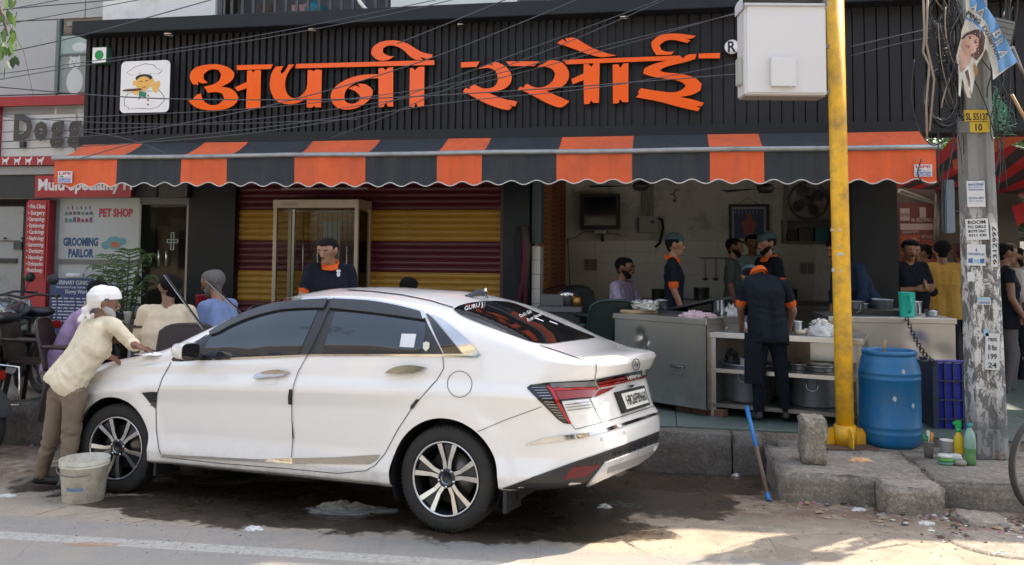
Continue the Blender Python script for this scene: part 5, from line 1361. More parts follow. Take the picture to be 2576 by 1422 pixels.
# cladding panels around the window
def pan(u0, u1, z0, z1, m=acp, d=dC, nm='cladding_panel'):
    mb = MB(); mb.box(u0+.006, u1-.006, -d, -d+.12, z0+.006, z1-.006, bv=.004); return pp(nm, mb, m)
u215b = fac(214, 60, dC)[0]
pan(LB0, u215, zA1, 5.6); pan(u215, ur, zA1, 5.6); pan(LB0, uA, zA0, zA1); pan(LB0, uA+.0, 4.9 if 0 else zA0-.28, zA0, acp)
pan(uA, ur, zA0-.28, zA0)
pan(LB0, ur, 5.6, 9.9)
mb = MB(); mb.box(LB0, ur, -dC+.03, 2, fac(87, 495, .32)[1], 9.9); mb.box(LB0, ur, 1.3, 2, .27, 2.5); pp('wall', mb, seam)
zb0 = fac(100, 395, dC)[1]; zb1 = fac(100, 268, dC)[1]
u195 = fac(192, 330, dC)[0]
for a, b in ((LB0, u195), (u195, ur)): pan(a, b, zb0, zb1, M('pale_signboard', (.50, .50, .49), .5, var=.05, dirt=.1))
mb = MB(); mb.box(LB0, ur, -dC-.08, -dC+.01, zb1, zred+.06); pp('red_band', mb, redm)
mb = MB(); mb.box(fac(-4, 330, dC)[0], fac(5, 330, dC)[0], -dC-.08, -dC+.0, zb0, zb1); pp('red_frame', mb, redm)
zr0 = fac(50, 417, dC)[1]
mb = MB(); mb.box(LB0, ur, -dC-.05, -dC+.01, zr0, zb0); pp('red_strip', mb, redm)
zg0 = fac(50, 441, dC)[1]
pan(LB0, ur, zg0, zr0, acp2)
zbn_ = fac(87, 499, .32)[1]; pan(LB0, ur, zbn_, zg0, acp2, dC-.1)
# window with dog poster
mb = MB(); mb.box(uA, ur, -dC+.02, -dC+.03, zA0, zA1, 0); 
zm = fac(170, 136, dC)[1]; zt_ = fac(170, 90, dC)[1]
mb.box(uA+.03, ur, -dC+.012, -dC+.019, zm+.01, zt_, 1); mb.box(uA+.03, ur, -dC+.012, -dC+.019, zA0+.02, zm-.02, 2)
pp('window', mb, [glassd, M('poster_green', (.28, .36, .33), .5, var=.3, scale=6), M('poster_grass', (.22, .25, .23), .5, var=.35, scale=7)])
mb = MB(); mb.box(uA-.02, uA+.025, -dC-.02, -dC+.02, zA0, zA1); mb.box(uA, ur, -dC-.005, -dC+.015, zm-.02, zm+.005); pp('window_frame', mb, M('green_grey_frame', (.10, .13, .13), .5))
mb = MB(); wd_ = fac(203, 180, dC)[0]-uA; ucx = fac(187, 190, dC)[0]; zc1 = fac(187, 158, dC)[1]; zc2 = fac(187, 205, dC)[1]
f_ = lambda a, b, h: (a, -dC+.010-h, b)
mb.poly(ell(ucx, zc2, .12, .17), f_, 0, 0); mb.poly(ell(ucx-.01, zc1, .085, .08), lambda a, b, h: (a, -dC+.009, b), 0, 0)
mb.poly([(ucx-.08, zc1+.03), (ucx-.04, zc1+.07), (ucx-.085, zc1+.12)], lambda a, b, h: (a, -dC+.008, b), 0, 0); mb.poly([(ucx+.03, zc1+.07), (ucx+.07, zc1+.03), (ucx+.07, zc1+.12)], lambda a, b, h: (a, -dC+.008, b), 0, 0)
for dx, dz, r in ((-.035, .02, .008), (.02, .02, .008), (-.01, -.012, .012)): mb.poly(ell(ucx-.01+dx, zc1+dz, r, r, 8), lambda a, b, h: (a, -dC+.007, b), 0, 1)
mb.poly(ell(ucx-.01, zc1-.04, .02, .008, 8), lambda a, b, h: (a, -dC+.007, b), 0, 2)
pp('dog_print', mb, [M('dog_white', (.5, .52, .52), .6), black, M('tongue', (.3, .1, .1), .6)])
mb = MB(); uc3 = fac(190, 118, dC)[0]; zc3 = fac(190, 118, dC)[1]
mb.poly(ell(uc3+.05, zc3, .11, .06), lambda a, b, h: (a, -dC+.010, b), 0, 0); pp('second_dog_print', mb, MATS['dog_white'])
# steel outline letters DOGGY
zl0 = fac(60, 350, dC+.08)[1]; zl1 = fac(60, 290, dC+.08)[1]
lw_m = M('letter_face', (.035, .034, .033), .45, var=.3, dirt=.2); ls = M('letter_edge', (.02, .022, .025), .4)
for txt, x0, x1, dz, hk_ in (('D', 33, 80, 0, 1), ('o', 84, 119, -.01, .72), ('g', 124, 160, 0, .72), ('g', 168, 203, 0, .72), ('y', 218, 250, 0, .72)):
    a = fac(x0, 330, dC+.08)[0]; b = fac(x1, 330, dC+.08)[0]; mb = MB()
    H_ = (zl1-zl0)*(1.0)
    for off, mi, bd in ((0, 1, .055), (.0015, 0, .022)):
        text_mb(mb, txt, lambda aa, bb, h: (a+aa, -(dC+.07+off), zl0+bb), 0, 0, H_, (b-a)*(1+.0), mi, 0, bold=bd)
    n0 = len(mb.v)
    mb.box(a+.02, a+.04, -dC-.065, -dC, zl0+.1, zl0+.12, 1)
    pp('sign_letter', mb, [lw_m, ls])
mb = MB(); a = fac(48, 355, dC+.08)[0]; mb.box(a, a+.06, -dC-.07, -dC-.02, zl0-.11, zl0-.03); pp('letter_bracket', mb, ls)
# white walking dogs on the strip
dogp = [(0, 0), (.02, 0), (.03, .06), (.09, .07), (.11, 0), (.13, 0), (.13, .08), (.16, .12), (.18, .17), (.15, .19), (.13, .17), (.11, .14), (.03, .13), (0, .17), (-.01, .15), (.01, .09)]
for x in (14, 44, 72, 102):
    a, z = fac(x-9, 415, dC+.06); mb = MB(); mb.poly([(a+p[0]*.55, z+p[1]*.55) for p in dogp], lambda aa, bb, h: (aa, -(dC+.053+h), bb), .003); pp('dog_silhouette', mb, M('print_white', (.6, .58, .58), .6))
# red clinic banner
bn0, bz0 = fac(87, 497, .32); bn1, bz1 = fac(330, 440, .32)
bt = fthing('clinic_banner', 'red fascia board lettered Multi Speciality above the pet shop window', 'banner', bn0, .32, bz0)
mb = MB(); mb.box(0, bn1-bn0, 0, .06, 0, bz1-bz0); mb.build('board', redm, bt)
mb = MB(); text_mb(mb, 'Multi Speciality H', lambda a, b, h: (a, -.003-h, b), .05, (bz1-bz0)*.34, (bz1-bz0)*.5, (bn1-bn0)*.98, 0, .001, bold=.035); mb.build('lettering', MATS['print_white'], bt)
mb = MB(); mb.box(fac(318, 480, .2)[0], pL0+.02, -.2, .1, 2.0 if 0 else bz0, bz1+.3); pp('shutter_box', mb, M('dark_shutter_box', (.03, .03, .032), .5))
mb = MB(); mb.box(bn0, pL0, -.12, .05, bz0-.08, bz0-.0); pp('lintel', mb, M('grey_lintel', (.14, .14, .14), .7))
# far-left metal cabinet wall
gm = M('grey_door', (.24, .25, .245), .5, var=.12, dirt=.25)
a0_, z0_ = fac(-12, 730, .1); a1_, z1_ = fac(60, 520, .1)
mb = MB(); mb.box(a0_-1, a1_, -.1, .0, .27, z1_); pp('side_panel', mb, gm)
mb = MB(); mb.box(a0_-1, a1_-.03, -.115, -.1, fac(0, 606, .1)[1]-.004, fac(0, 606, .1)[1]+.004); mb.box(a0_-1, a1_-.06, -.12, -.1, fac(0, 662, .1)[1], fac(0, 650, .1)[1]); pp('panel_seam', mb, seam)
mb = MB(); u_, z_ = fac(45, 618, .12); mb.box(u_-.06, u_+.06, -.13, -.1, z_-.05, z_+.05); pp('meter_window', mb, M('meter_glass', (.04, .05, .06), .2))
for x in (12, 56): u_, z_ = fac(x, 600, .12); mb = MB().lathe([(0, 0), (.015, 0), (.015, .02), (0, .02)], (u_, -.13, z_), 10, 'Y'); pp('lock', mb, seam)
# red vertical service board
t0, tz0 = fac(60, 772, .28); t1, tz1 = fac(124, 503, .28)
sb = fthing('service_board', 'tall red board listing pet clinic services in white', 'signboard', t0, .28, tz0)
W_, H_ = t1-t0, tz1-tz0
mb = MB(); mb.box(0, W_, 0, .12, 0, H_, bv=.004); mb.box(-.01, W_-.03, -.012, 0, H_*.27, H_*.985); mb.build('board', redm, sb)
mb = MB()
for k, s_ in enumerate(('Pet Clinic', 'Surgery', 'Dermatology', 'Opthalmology', 'Cardiology', 'Nephrology', 'Gastroenterology', 'Dentistry', 'Neurology', 'Orthopedics', 'Physiotherapy')):
    text_mb(mb, '• '+s_, lambda a, b, h: (a, -.0135-h, b), W_*.05, H_*(.92-k*.0595), .052, min(W_*.8, .040*len(s_)+.05), 0, .0006, bold=.02)
mb.build('lettering', MATS['print_white'], sb)
# pet shop window board
w0, wz0 = fac(146, 652, .14); w1, wz1 = fac(352, 503, .14)
gb = M('frosted_board', (.34, .38, .40), .35, var=.1, scale=12)
wb_ = fthing('pet_shop_window', 'frosted shop window printed PET SHOP and GROOMING PARLOR', 'shop window', w0, .14, wz0)
W_, H_ = w1-w0, wz1-wz0
mb = MB(); mb.box(0, W_, 0, .04, 0, H_+.1); mb.build('board', gb, wb_)
mb = MB(); f_ = lambda a, b, h: (a, -.003-h, b)
text_mb(mb, 'PET SHOP', f_, W_*.50, H_*.72, H_*.13, W_*.42, 0, .0006, bold=.05); mb.build('red_lettering', M('print_crimson', (.34, .02, .05), .5), wb_)
mb = MB(); text_mb(mb, 'GROOMING', f_, W_*.06, H_*.23, H_*.13, W_*.44, 0, .0006, bold=.05); text_mb(mb, 'PARLOR', f_, W_*.13, H_*.04, H_*.13, W_*.32, 0, .0006, bold=.05); mb.build('navy_lettering', M('print_navy', (.015, .06, .16), .5), wb_)
mb = MB()
for zz in (.62, .745): mb.box(W_*.05, W_*.44, -.004, -.002, H_*zz, H_*(zz+.012), 0)
rn = random.Random(3)
for zz, hh in ((.757, .05), (.632, .07)):
    for k in range(7):
        xx = W_*(.07+.052*k); mb.box(xx, xx+W_*.035, -.0045, -.003, H_*zz, H_*(zz+hh*rn.uniform(.6, 1.2)), rn.choice((1, 2, 3, 4)))
for k in range(6): mb.box(W_*(.1+.055*k), W_*(.115+.055*k), -.0045, -.003, H_*.84, H_*(.88+.02*(k % 2)), rn.choice((1, 3, 4)))
mb.poly(ell(W_*.70, H_*.28, W_*.10, H_*.11), lambda a, b, h: (a, -.003, b), 0, 5); mb.poly(ell(W_*.60, H_*.24, W_*.06, H_*.07), lambda a, b, h: (a, -.0034, b), 0, 5); mb.poly(ell(W_*.8, H_*.31, W_*.05, H_*.06), lambda a, b, h: (a, -.0037, b), 0, 5)
mb.poly(ell(W_*.71, H_*.25, W_*.055, H_*.05), lambda a, b, h: (a, -.0045, b), 0, 6)
mb.build('printed_pictures', [M('shelf_grey', (.2, .22, .22), .6), M('ink1', (.22, .03, .05), .6), M('ink2', (.05, .18, .12), .6), M('ink3', (.12, .06, .16), .6), M('ink4', (.06, .07, .16), .6), M('ink_teal', (.10, .26, .30), .6), M('ink_orange', (.35, .10, .05), .6)], wb_)
mb = MB(); mb.box(w0-.15, w0, -.14, .05, .27, wz1+.1); pp('door_post', mb, M('grey_post', (.17, .18, .18), .6, dirt=.3))
mb = MB(); mb.box(w0, w1, -.13, -.05, .27, wz0-.06); pp('lower_panel', mb, gb)
mb = MB(); mb.box(w0, w1, -.15, -.05, wz0-.06, wz0); pp('sill_rail', mb, MATS['grey_lintel'])
# blue clinic board
c0, cz0 = fac(122, 808, .42); c1, cz1 = fac(232, 701, .42)
bb = fthing('clinic_board', 'blue standing board headed VETERINARY CLINIC', 'board', c0, .42, cz0)
W_, H_ = c1-c0, cz1-cz0
mb = MB(); mb.box(0, W_, 0, .03, -.3, H_, bv=.004); mb.build('board', M('navy_board', (.015, .04, .13), .45, var=.1), bb)
mb = MB(); text_mb(mb, 'VETERINARY CLINIC', f_, W_*.05, H_*.86, H_*.085, W_*.86, 0, .0006, bold=.03); text_mb(mb, 'Ultrasound of only Animals', f_, W_*.15, H_*.77, H_*.05, W_*.7, 0, .0006, bold=.02); text_mb(mb, 'Doggy World', f_, W_*.38, H_*.65, H_*.085, W_*.56, 0, .0006, bold=.03)
for k in range(8):
    for j in range(6):
        a = .06+j*.145+.01*(k % 3); 
        mb.box(W_*a, W_*(a+.10+.02*((k*j) % 3)), -.0045, -.003, H_*(.52-.075*k), H_*(.548-.075*k))
mb.build('lettering', M('print_pale', (.45, .48, .55), .6), bb)
tag(fprim('paper_roll', MB().lathe([(0, 0), (.032, 0), (.032, .22), (0, .22)], (fac(190, 697, .4)[0]-.1, -.42, cz1+.035), 16, 'X'), MATS['white_sheet']), 'white paper roll lying on top of the blue clinic board', 'roll')
# glass door with cross
g0, g1 = fac(352, 600, .0)[0], pL0-.02
mb = MB(); mb.box(g0, g1, 1.2, 1.25, .27, 3.0); pp('interior_wall', mb, M('dark_teal_interior', (.025, .05, .07), .7, var=.4, scale=2))
for k, (x0, y0, x1, y1, c) in enumerate(((395, 570, 425, 640, (.12, .03, .03)), (352, 520, 390, 640, (.01, .015, .03)), (425, 550, 450, 600, (.08, .06, .05)), (400, 590, 418, 625, (.1, .15, .22)))):
    a, z = fac(x0, y1, -.9); b, z2 = fac(x1, y0, -.9); mb = MB(); mb.box(a, b, .9+.02*k, 1.15, z, z2); pp('shelf_stock', mb, M('stock%d' % k, c, .6))
mb = MB(); mb.box(g0, g1, -.02, -.01, .27, fac(400, 503, .0)[1]); pp('glass_door', mb, glass)
mb = MB(); mb.box(g1-.04, g1+.02, -.06, .0, .27, 2.9); pp('door_jamb', mb, M('pale_jamb', (.33, .30, .25), .6))
mb = MB(); u_, z_ = fac(434, 607, .03); q = .05
for a in ((-q*1.6, q*1.6, -q*.5, q*.5), (-q*.5, q*.5, -q*2.3, q*2.3)):
    x0, x1, y0, y1 = a
    for bx in ((x0, x1, y0, y0+.012), (x0, x1, y1-.012, y1), (x0, x0+.012, y0, y1), (x1-.012, x1, y0, y1)): mb.box(u_+bx[0], u_+bx[1], -.035, -.03, z_+bx[2], z_+bx[3])
pp('cross_print', mb, M('pale_cross', (.30, .36, .34), .6))
mb = MB(); u_, z_ = fac(410, 600, .03)
for x in (402, 421): 
    u_, z_ = fac(x, 650, .03); mb = MB(); mb.tube([(u_, -.06, z_-.1), (u_, -.06, z_+.12)], .010, 6); pp('door_pull', mb, chrome)

# ------------------------------------------------------------------ right of the shop: side lane with more stalls
lane = M('lane_paving', (.20, .185, .165), .9, var=.3, scale=4, bump=.4, dirt=.3)
mb = MB(); mb.box(6.21, 30, -2.3, 30, -.3, .25); tag(fprim('lane_ground', mb, lane), kind='structure')
# poster wall behind the standing men
q0, qz0 = fac(2262, 640, -2.2); q1, qz1 = fac(2352, 512, -2.2)
pw = fthing('stall_wall', 'dark stall wall behind the queue, right of the black pillar', 'wall', q0, -2.2, .25)
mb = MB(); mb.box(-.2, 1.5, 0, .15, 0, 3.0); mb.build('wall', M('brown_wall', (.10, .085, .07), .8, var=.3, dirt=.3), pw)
mp = fthing('food_poster', 'red menu poster reading QUANTITY and CHOLE behind the queue', 'poster', q0, -2.15, qz0)
W_, H_ = q1-q0, qz1-qz0
mb = MB(); mb.box(0, W_, 0, .02, -.2, H_, bv=.003); mb.build('board', M('maroon_poster', (.13, .025, .022), .5, var=.2), mp)
mb = MB(); mb.box(W_*.02, W_*.28, -.003, -.001, H_*.66, H_*.9); mb.box(W_*.55, W_*.72, -.003, -.001, H_*.72, H_*.92); mb.box(W_*.02, W_*.97, -.003, -.001, H_*.48, H_*.6); mb.build('white_patch', M('pinkish_white', (.42, .32, .32), .6), mp)
mb = MB(); mb.box(W_*.02, W_*.2, -.0031, -.001, H_*.0, H_*.38); mb.box(W_*.22, W_*.54, -.0031, -.001, H_*.0, H_*.38); mb.box(W_*.58, W_*.97, -.0031, -.001, -H_*.15, H_*.1); mb.build('orange_patch', M('poster_orange', (.33, .05, .02), .5), mp)
mb = MB(); f2 = lambda a, b, h: (a, -.004-h, b)
text_mb(mb, 'Service', f2, W_*.03, H_*.74, H_*.09, W_*.24, 1); text_mb(mb, 'M: 8527896211', f2, W_*.32, H_*.64, H_*.07, W_*.64, 0, bold=.02); text_mb(mb, 'QUANTITY', f2, W_*.06, H_*.41, H_*.055, W_*.46, 0, bold=.02)
text_mb(mb, 'HOT CHOLE', f2, W_*.58, H_*.32, H_*.055, W_*.36, 0); text_mb(mb, 'CHOLE', f2, W_*.60, H_*.18, H_*.10, W_*.34, 2, bold=.03); text_mb(mb, 'BHATURE', f2, W_*.60, -H_*.08, H_*.10, W_*.36, 1, bold=.03)
mb.poly(ell(W_*.38, H_*.2, W_*.11, H_*.13), lambda a, b, h: (a, -.0042, b), 0, 3)
mb.build('lettering', [MATS['pinkish_white'], M('poster_dark', (.05, .01, .01), .6), M('poster_red', (.4, .07, .03), .6), M('plate_print', (.35, .2, .15), .6)], mp)

# red and black striped umbrellas/awnings over the lane
stripe_r = canvas('red_canvas', (.50, .012, .018)); stripe_k = canvas('dark_canvas', (.045, .03, .03))
la = thing('lane_awning', 'large red and black striped awning spreading behind the concrete pole', 'awning', (6.4, 12.5, 3.0))
def V3(p): return Vector(p)-la.location
# fan of stripes running down from the upper right to the lower left
n_ = 15
for k in range(n_):
    f0, f1 = k/n_, (k+1)/n_
    # near edge points (low) and far edge points (high)
    def edge(f):
        P0 = at(2235+f*380, 470+f*28, 10.6+f*2.2)             # low front edge
        P1 = at(2420+f*420, 318+f*160, 10.9-f*1.5)
        return P0, P1
    a0, a1 = edge(f0); b0, b1 = edge(f1)
    mb = MB(); N_ = 6
    for j in range(N_):
        g0_, g1_ = j/N_, (j+1)/N_
        L = lambda p, q, g: V3(p.lerp(q, g))-Vector((0, 0, .12*math.sin(PI*g)))
        mb.add([L(a0, a1, g0_), L(b0, b1, g0_), L(b0, b1, g1_), L(a0, a1, g1_)], [(0, 1, 2, 3)], 0, True)
    mb.build('canvas_stripe', stripe_r if k % 2 == 0 else stripe_k, la)
# orange flat awning piece behind the pole
mb = MB(); P = [at(2395, 405, 9.3), at(2500, 352, 9.3), at(2600, 310, 9.0), at(2600, 340, 9.6), at(2500, 385, 9.9), at(2400, 430, 9.9)]
mb.add(P, [(0, 1, 4, 5), (1, 2, 3, 4)]); tag(mb.build('orange_awning', cor), 'faded orange canvas edge crossing behind the concrete pole', 'awning')
mb = MB(); P = [at(2545, 520, 11), at(2600, 500, 11), at(2600, 575, 11), at(2570, 560, 11), at(2560, 570, 11)]
mb.add(P, [(0, 1, 2, 3), (0, 3, 4)]); tag(mb.build('red_cloth', stripe_r), 'ragged red cloth hanging at the right edge above the crowd', 'cloth')
for (x0, y0, x1, y1, r, nm) in ((2262, 480, 2600, 600, .03, 'long timber pole under the striped awning'), (2360, 470, 2350, 700, .04, 'grey post beside the red poster')):
    tag(MB().tube([at(x0, y0, 11.2), at(x1, y1, 11.6)], r, 8).build('awning_pole', dsteel), nm, 'pole')
tag(MB().box(-.05, .05, -.05, .05, -.28, .28, bv=.01).xf(lambda v: v+at(2385, 520, 9.0)).build('junction_box', M('blue_grey_box', (.16, .20, .25), .5)), 'small blue-grey electrical box hanging left of the concrete pole', 'box')

# ------------------------------------------------------------------ foliage
leafm = {}
def leafmat(name, c1, c2):
    t = NT(name); oi = t.n('ShaderNodeTexCoord').outputs['Object']
    c = t.mix(t.noise(1.7, 3), c1, c2); c = t.mix(t.ramp(t.noise(30, 2), .4, .7, 0, .5), c, tuple(x*.6 for x in c1))
    t.set(Base_Color=c, Roughness=.5)
    tr = t.n('ShaderNodeBsdfTranslucent', i_Color=tuple(x*1.6 for x in c2)+(1,)); mx = t.n('ShaderNodeMixShader', i_0=.3)
    t.l(t.b.outputs[0], mx.inputs[1]); t.l(tr.outputs[0], mx.inputs[2]); t.l(mx.outputs[0], t.t.nodes['Material Output'].inputs[0]); return t.m
lf1 = leafmat('leaf_mid', (.035, .075, .018), (.07, .13, .03)); lf2 = leafmat('leaf_dark', (.015, .035, .012), (.035, .065, .02)); barkm = M('bark', (.10, .075, .055), .9, var=.3, bump=.8, bs=20)
def crown(mb, center, rad, n, leaf, seed, clumps=14, squash=.8):
    rn = random.Random(seed); cs = []
    for _ in range(clumps):
        v = Vector((rn.gauss(0, 1), rn.gauss(0, 1), rn.gauss(0, 1))).normalized()*rad*rn.uniform(.3, 1.0); v.z *= squash; cs.append((center+v, rad*rn.uniform(.22, .42)))
    for _ in range(n):
        c, r = rn.choice(cs); v = Vector((rn.gauss(0, 1), rn.gauss(0, 1), rn.gauss(0, 1))).normalized()*r*rn.uniform(.5, 1.05)
        p = c+v; a = Vector((rn.uniform(-1, 1), rn.uniform(-1, 1), rn.uniform(-.8, .3))).normalized(); b = a.orthogonal().normalized()
        b = (Matrix.Rotation(rn.uniform(0, 6.28), 3, a) @ b); L = leaf*rn.uniform(.6, 1.3)
        mb.add([p, p+a*L*.5+b*L*.25, p+a*L, p+a*L*.5-b*L*.25], [(0, 1, 2, 3)], 0)
def tree(label, base, h, rad, n, leaf, seed, m, group=None, lean=0):
    t = thing('leafy_tree', label, 'tree', base, 0, group); c = Vector((lean, 0, h-rad*.6))
    mb = MB(); mb.tube([(0, 0, 0), (lean*.3, .05, h*.3), (lean*.7, 0, h*.6), c], [h*.035, h*.028, h*.02, h*.008], 9)
    rn = random.Random(seed+5)
    for k in range(6):
        f = .45+.08*k; p0 = Vector((lean*f, 0, h*f)); a = k*1.3; e = c+Vector((math.cos(a), math.sin(a), rn.uniform(-.3, .5)))*rad*.6
        mb.tube([p0, p0.lerp(e, .5)+Vector((0, 0, .2)), e], [h*.014, h*.009, h*.004], 6)
    mb.build('trunk', barkm, t); mb = MB(); crown(mb, c, rad, n, leaf, seed, 18); mb.build('crown', m, t, recalc=False); return t
tree('bright green bushy tree showing between the posters and the concrete pole', at(2400, 700, 17.5)-Vector((0, 0, 1.6)), 4.2, 1.3, 5200, .17, 11, lf1)
tree('dark leafy tree behind the crowd right of the concrete pole', at(2575, 700, 20)-Vector((0, 0, 1.8)), 5.6, 2.0, 9000, .2, 12, lf2)
tree('tall dark tree filling the gap under the striped awning', at(2480, 700, 22)-Vector((0, 0, 1.8)), 5.6, 2.1, 8000, .22, 13, lf2)
# branch with drooping leaves hanging into the top left corner
br = thing('hanging_branch', 'leafy branch drooping into the top left corner', 'branch', at(-40, -60, 5.2))
o0 = br.location; mb = MB(); mb.tube([Vector(), at(0, 20, 5.2)-o0, at(20, 90, 5.15)-o0], [.02, .012, .004], 6); mb.tube([at(5, 30, 5.2)-o0, at(60, 130, 5.2)-o0, at(88, 260, 5.2)-o0], [.003, .002, .001], 4); mb.build('twig', barkm, br)
rn = random.Random(8)
for k in range(64):
    x = rn.uniform(-40, 44); y = rn.uniform(-20, 185-abs(x)*.9); p = at(x, y, rn.uniform(5.0, 5.5))-o0
    a = Vector((rn.uniform(-.5, .5), rn.uniform(-.4, .4), -1)).normalized(); b = a.cross(Vector((rn.uniform(-1, 1), rn.uniform(-1, 1), .1))).normalized(); L = rn.uniform(.055, .10)
    mb = MB(); mb.add([p, p+a*L*.3+b*L*.2, p+a*L*.7+b*L*.17, p+a*L, p+a*L*.7-b*L*.17, p+a*L*.3-b*L*.2], [(0, 1, 2, 3, 4, 5)]); mb.build('leaf', lf1 if k % 3 else lf2, br)
# potted palm in front of the pet shop
pb_ = at(318, 720, 8.6); pb_.z = .27
pm = thing('potted_palm', 'potted areca palm with arching fronds before the pet shop door', 'palm', pb_)
MB().lathe([(0, 0), (.12, 0), (.16, .25), (.17, .27), (.15, .27), (.14, .22), (0, .22)]).build('pot', M('dark_pot', (.05, .04, .035), .6), pm)
tips = [((228, 640), .35), ((260, 612), .42), ((330, 598), .5), ((372, 622), .4), ((390, 668), .3), ((250, 690), .2), ((300, 640), .4), ((350, 700), .2), ((225, 665), .25), ((285, 655), .3), ((385, 610), .35)]
pal = leafmat('palm_leaf', (.028, .055, .014), (.07, .11, .03)); pm.scale = (.9, .9, .92)
for k, ((tx, ty), hh) in enumerate(tips):
    T_ = at(tx, ty, 8.6+.25*math.sin(k*2.2))-pb_; mb = MB(); base = Vector((0, 0, .25)); mid = Vector((T_.x*.35, T_.y*.35, max(T_.z, .9)+hh*.35))
    pts = [base*(1-t)**2+mid*2*t*(1-t)+T_*t*t for t in [i/18 for i in range(19)]]
    mb.tube(pts, [.010*(1-i/20)+.002 for i in range(19)], 5)
    for i in range(5, 19):
        d = (pts[i]-pts[i-1]).normalized(); sd = d.cross(Vector((0, 0, 1))).normalized()
        for s_ in (-1, 1):
            L = .26*(1-abs(i-12)/13); e = pts[i]+sd*s_*L*.75+d*L*.5-Vector((0, 0, L*.35)); m_ = pts[i].lerp(e, .5)+Vector((0, 0, .02))
            mb.add([pts[i]+d*.008, m_+d*.011, e, m_-d*.011, pts[i]-d*.008], [(0, 1, 3, 4), (1, 2, 3)], 1)
    mb.build('frond', [pal, pal], pm, recalc=False)

# ------------------------------------------------------------------ the street's other side (seen only in reflections, and lit by the sun)
beige = M('beige_plaster', (.50, .41, .28), .85, var=.1, bump=.2, dirt=.15)
def opp(label, x0, x1, y, h, floors, seed):
    t = thing('street_house', label, 'house', (x0, y, .43)); W_ = x1-x0
    mb = MB(); mb.box(0, W_, -4, 0, 0, h); mb.build('wall', beige if seed % 2 else M('grey_house', (.34, .33, .31), .85, var=.1), t)
    for f in range(1, floors+1):
        z = h*f/floors; mb = MB(); mb.box(-.2, W_+.2, -4.2, .9, z-.14, z+.05); mb.build('canopy', M('pale_slab', (.55, .48, .36), .8, var=.1), t)
    for f in range(floors):
        for k in range(int(W_/1.8)):
            mb = MB(); x = .6+k*1.8; mb.box(x, x+1.0, 0, .03, h*f/floors+.8, h*f/floors+2.0); mb.build('window', glassd, t)
    return t
opp('beige four storey house down the street to the left, behind the camera', -42, -13.5, -2.5, 11.5, 4, 1)
opp('grey house across the street behind the camera', -6, 2.0, -9.5, 8.5, 3, 2)
opp('beige house across the street behind the camera, right', 3.0, 16, -9, 9.5, 3, 3)
for k, (x, y) in enumerate(((-11.5, -3.5), (1.5, -8), (14, -6))):
    tree(['street tree across the road in front of the left beige house', 'street tree across the road between the two houses', 'street tree across the road at the right'][k], (x, y, .43), 6.0, 1.9, 2500, .3, 30+k, lf1)
# taller house block beyond the lane that carries on the row of shops
tree('unseen tall tree added behind the shops so its crown dapples the road', FP(7.6, -3.6, .25), 11.0, 2.1, 2600, .34, 44, lf2)  # out of view, added to break the sunlight on the road into dapples
nb = fthing('corner_house', 'tall building beyond the side lane, out of view to the right', 'building', 9.9, -1.0, .25)
mb = MB(); mb.box(0, 9, 0, 6, 0, 9.6); mb.build('wall', M('neighbour_plaster', (.4, .38, .34), .85, var=.1, dirt=.2), nb)
# ================================================================== PEOPLE
from mathutils import noise as mnoise
def cap_mesh(mb, a, b, ra, rb, n=12, sc=None):
    a, b = Vector(a), Vector(b); d = b-a; L = d.length
    if L < 1e-5: d = Vector((0, 0, 1)); L = 1e-5; b = a+d*1e-4
    d.normalize(); x = d.orthogonal().normalized(); y = d.cross(x)
    rings = []
    for k in range(5): t = -PI/2+k*PI/8; rings.append((a+d*ra*math.sin(t), max(1e-4, ra*math.cos(t))))
    for k in range(5): t = k*PI/8; rings.append((b+d*rb*math.sin(t), max(1e-4, rb*math.cos(t))))
    o = len(mb.v)
    for c, r in rings:
        for j in range(n): q = 2*PI*j/n; mb.v.append(tuple(c+(x*math.cos(q)+y*math.sin(q))*r))
    for i in range(len(rings)-1):
        for j in range(n): mb.f.append((o+i*n+j, o+i*n+(j+1) % n, o+(i+1)*n+(j+1) % n, o+(i+1)*n+j)); mb.m.append(0); mb.s.append(True)
    mb.f.append(tuple(o+j for j in reversed(range(n)))); mb.m.append(0); mb.s.append(True)
    mb.f.append(tuple(o+9*n+j for j in range(n))); mb.m.append(0); mb.s.append(True)
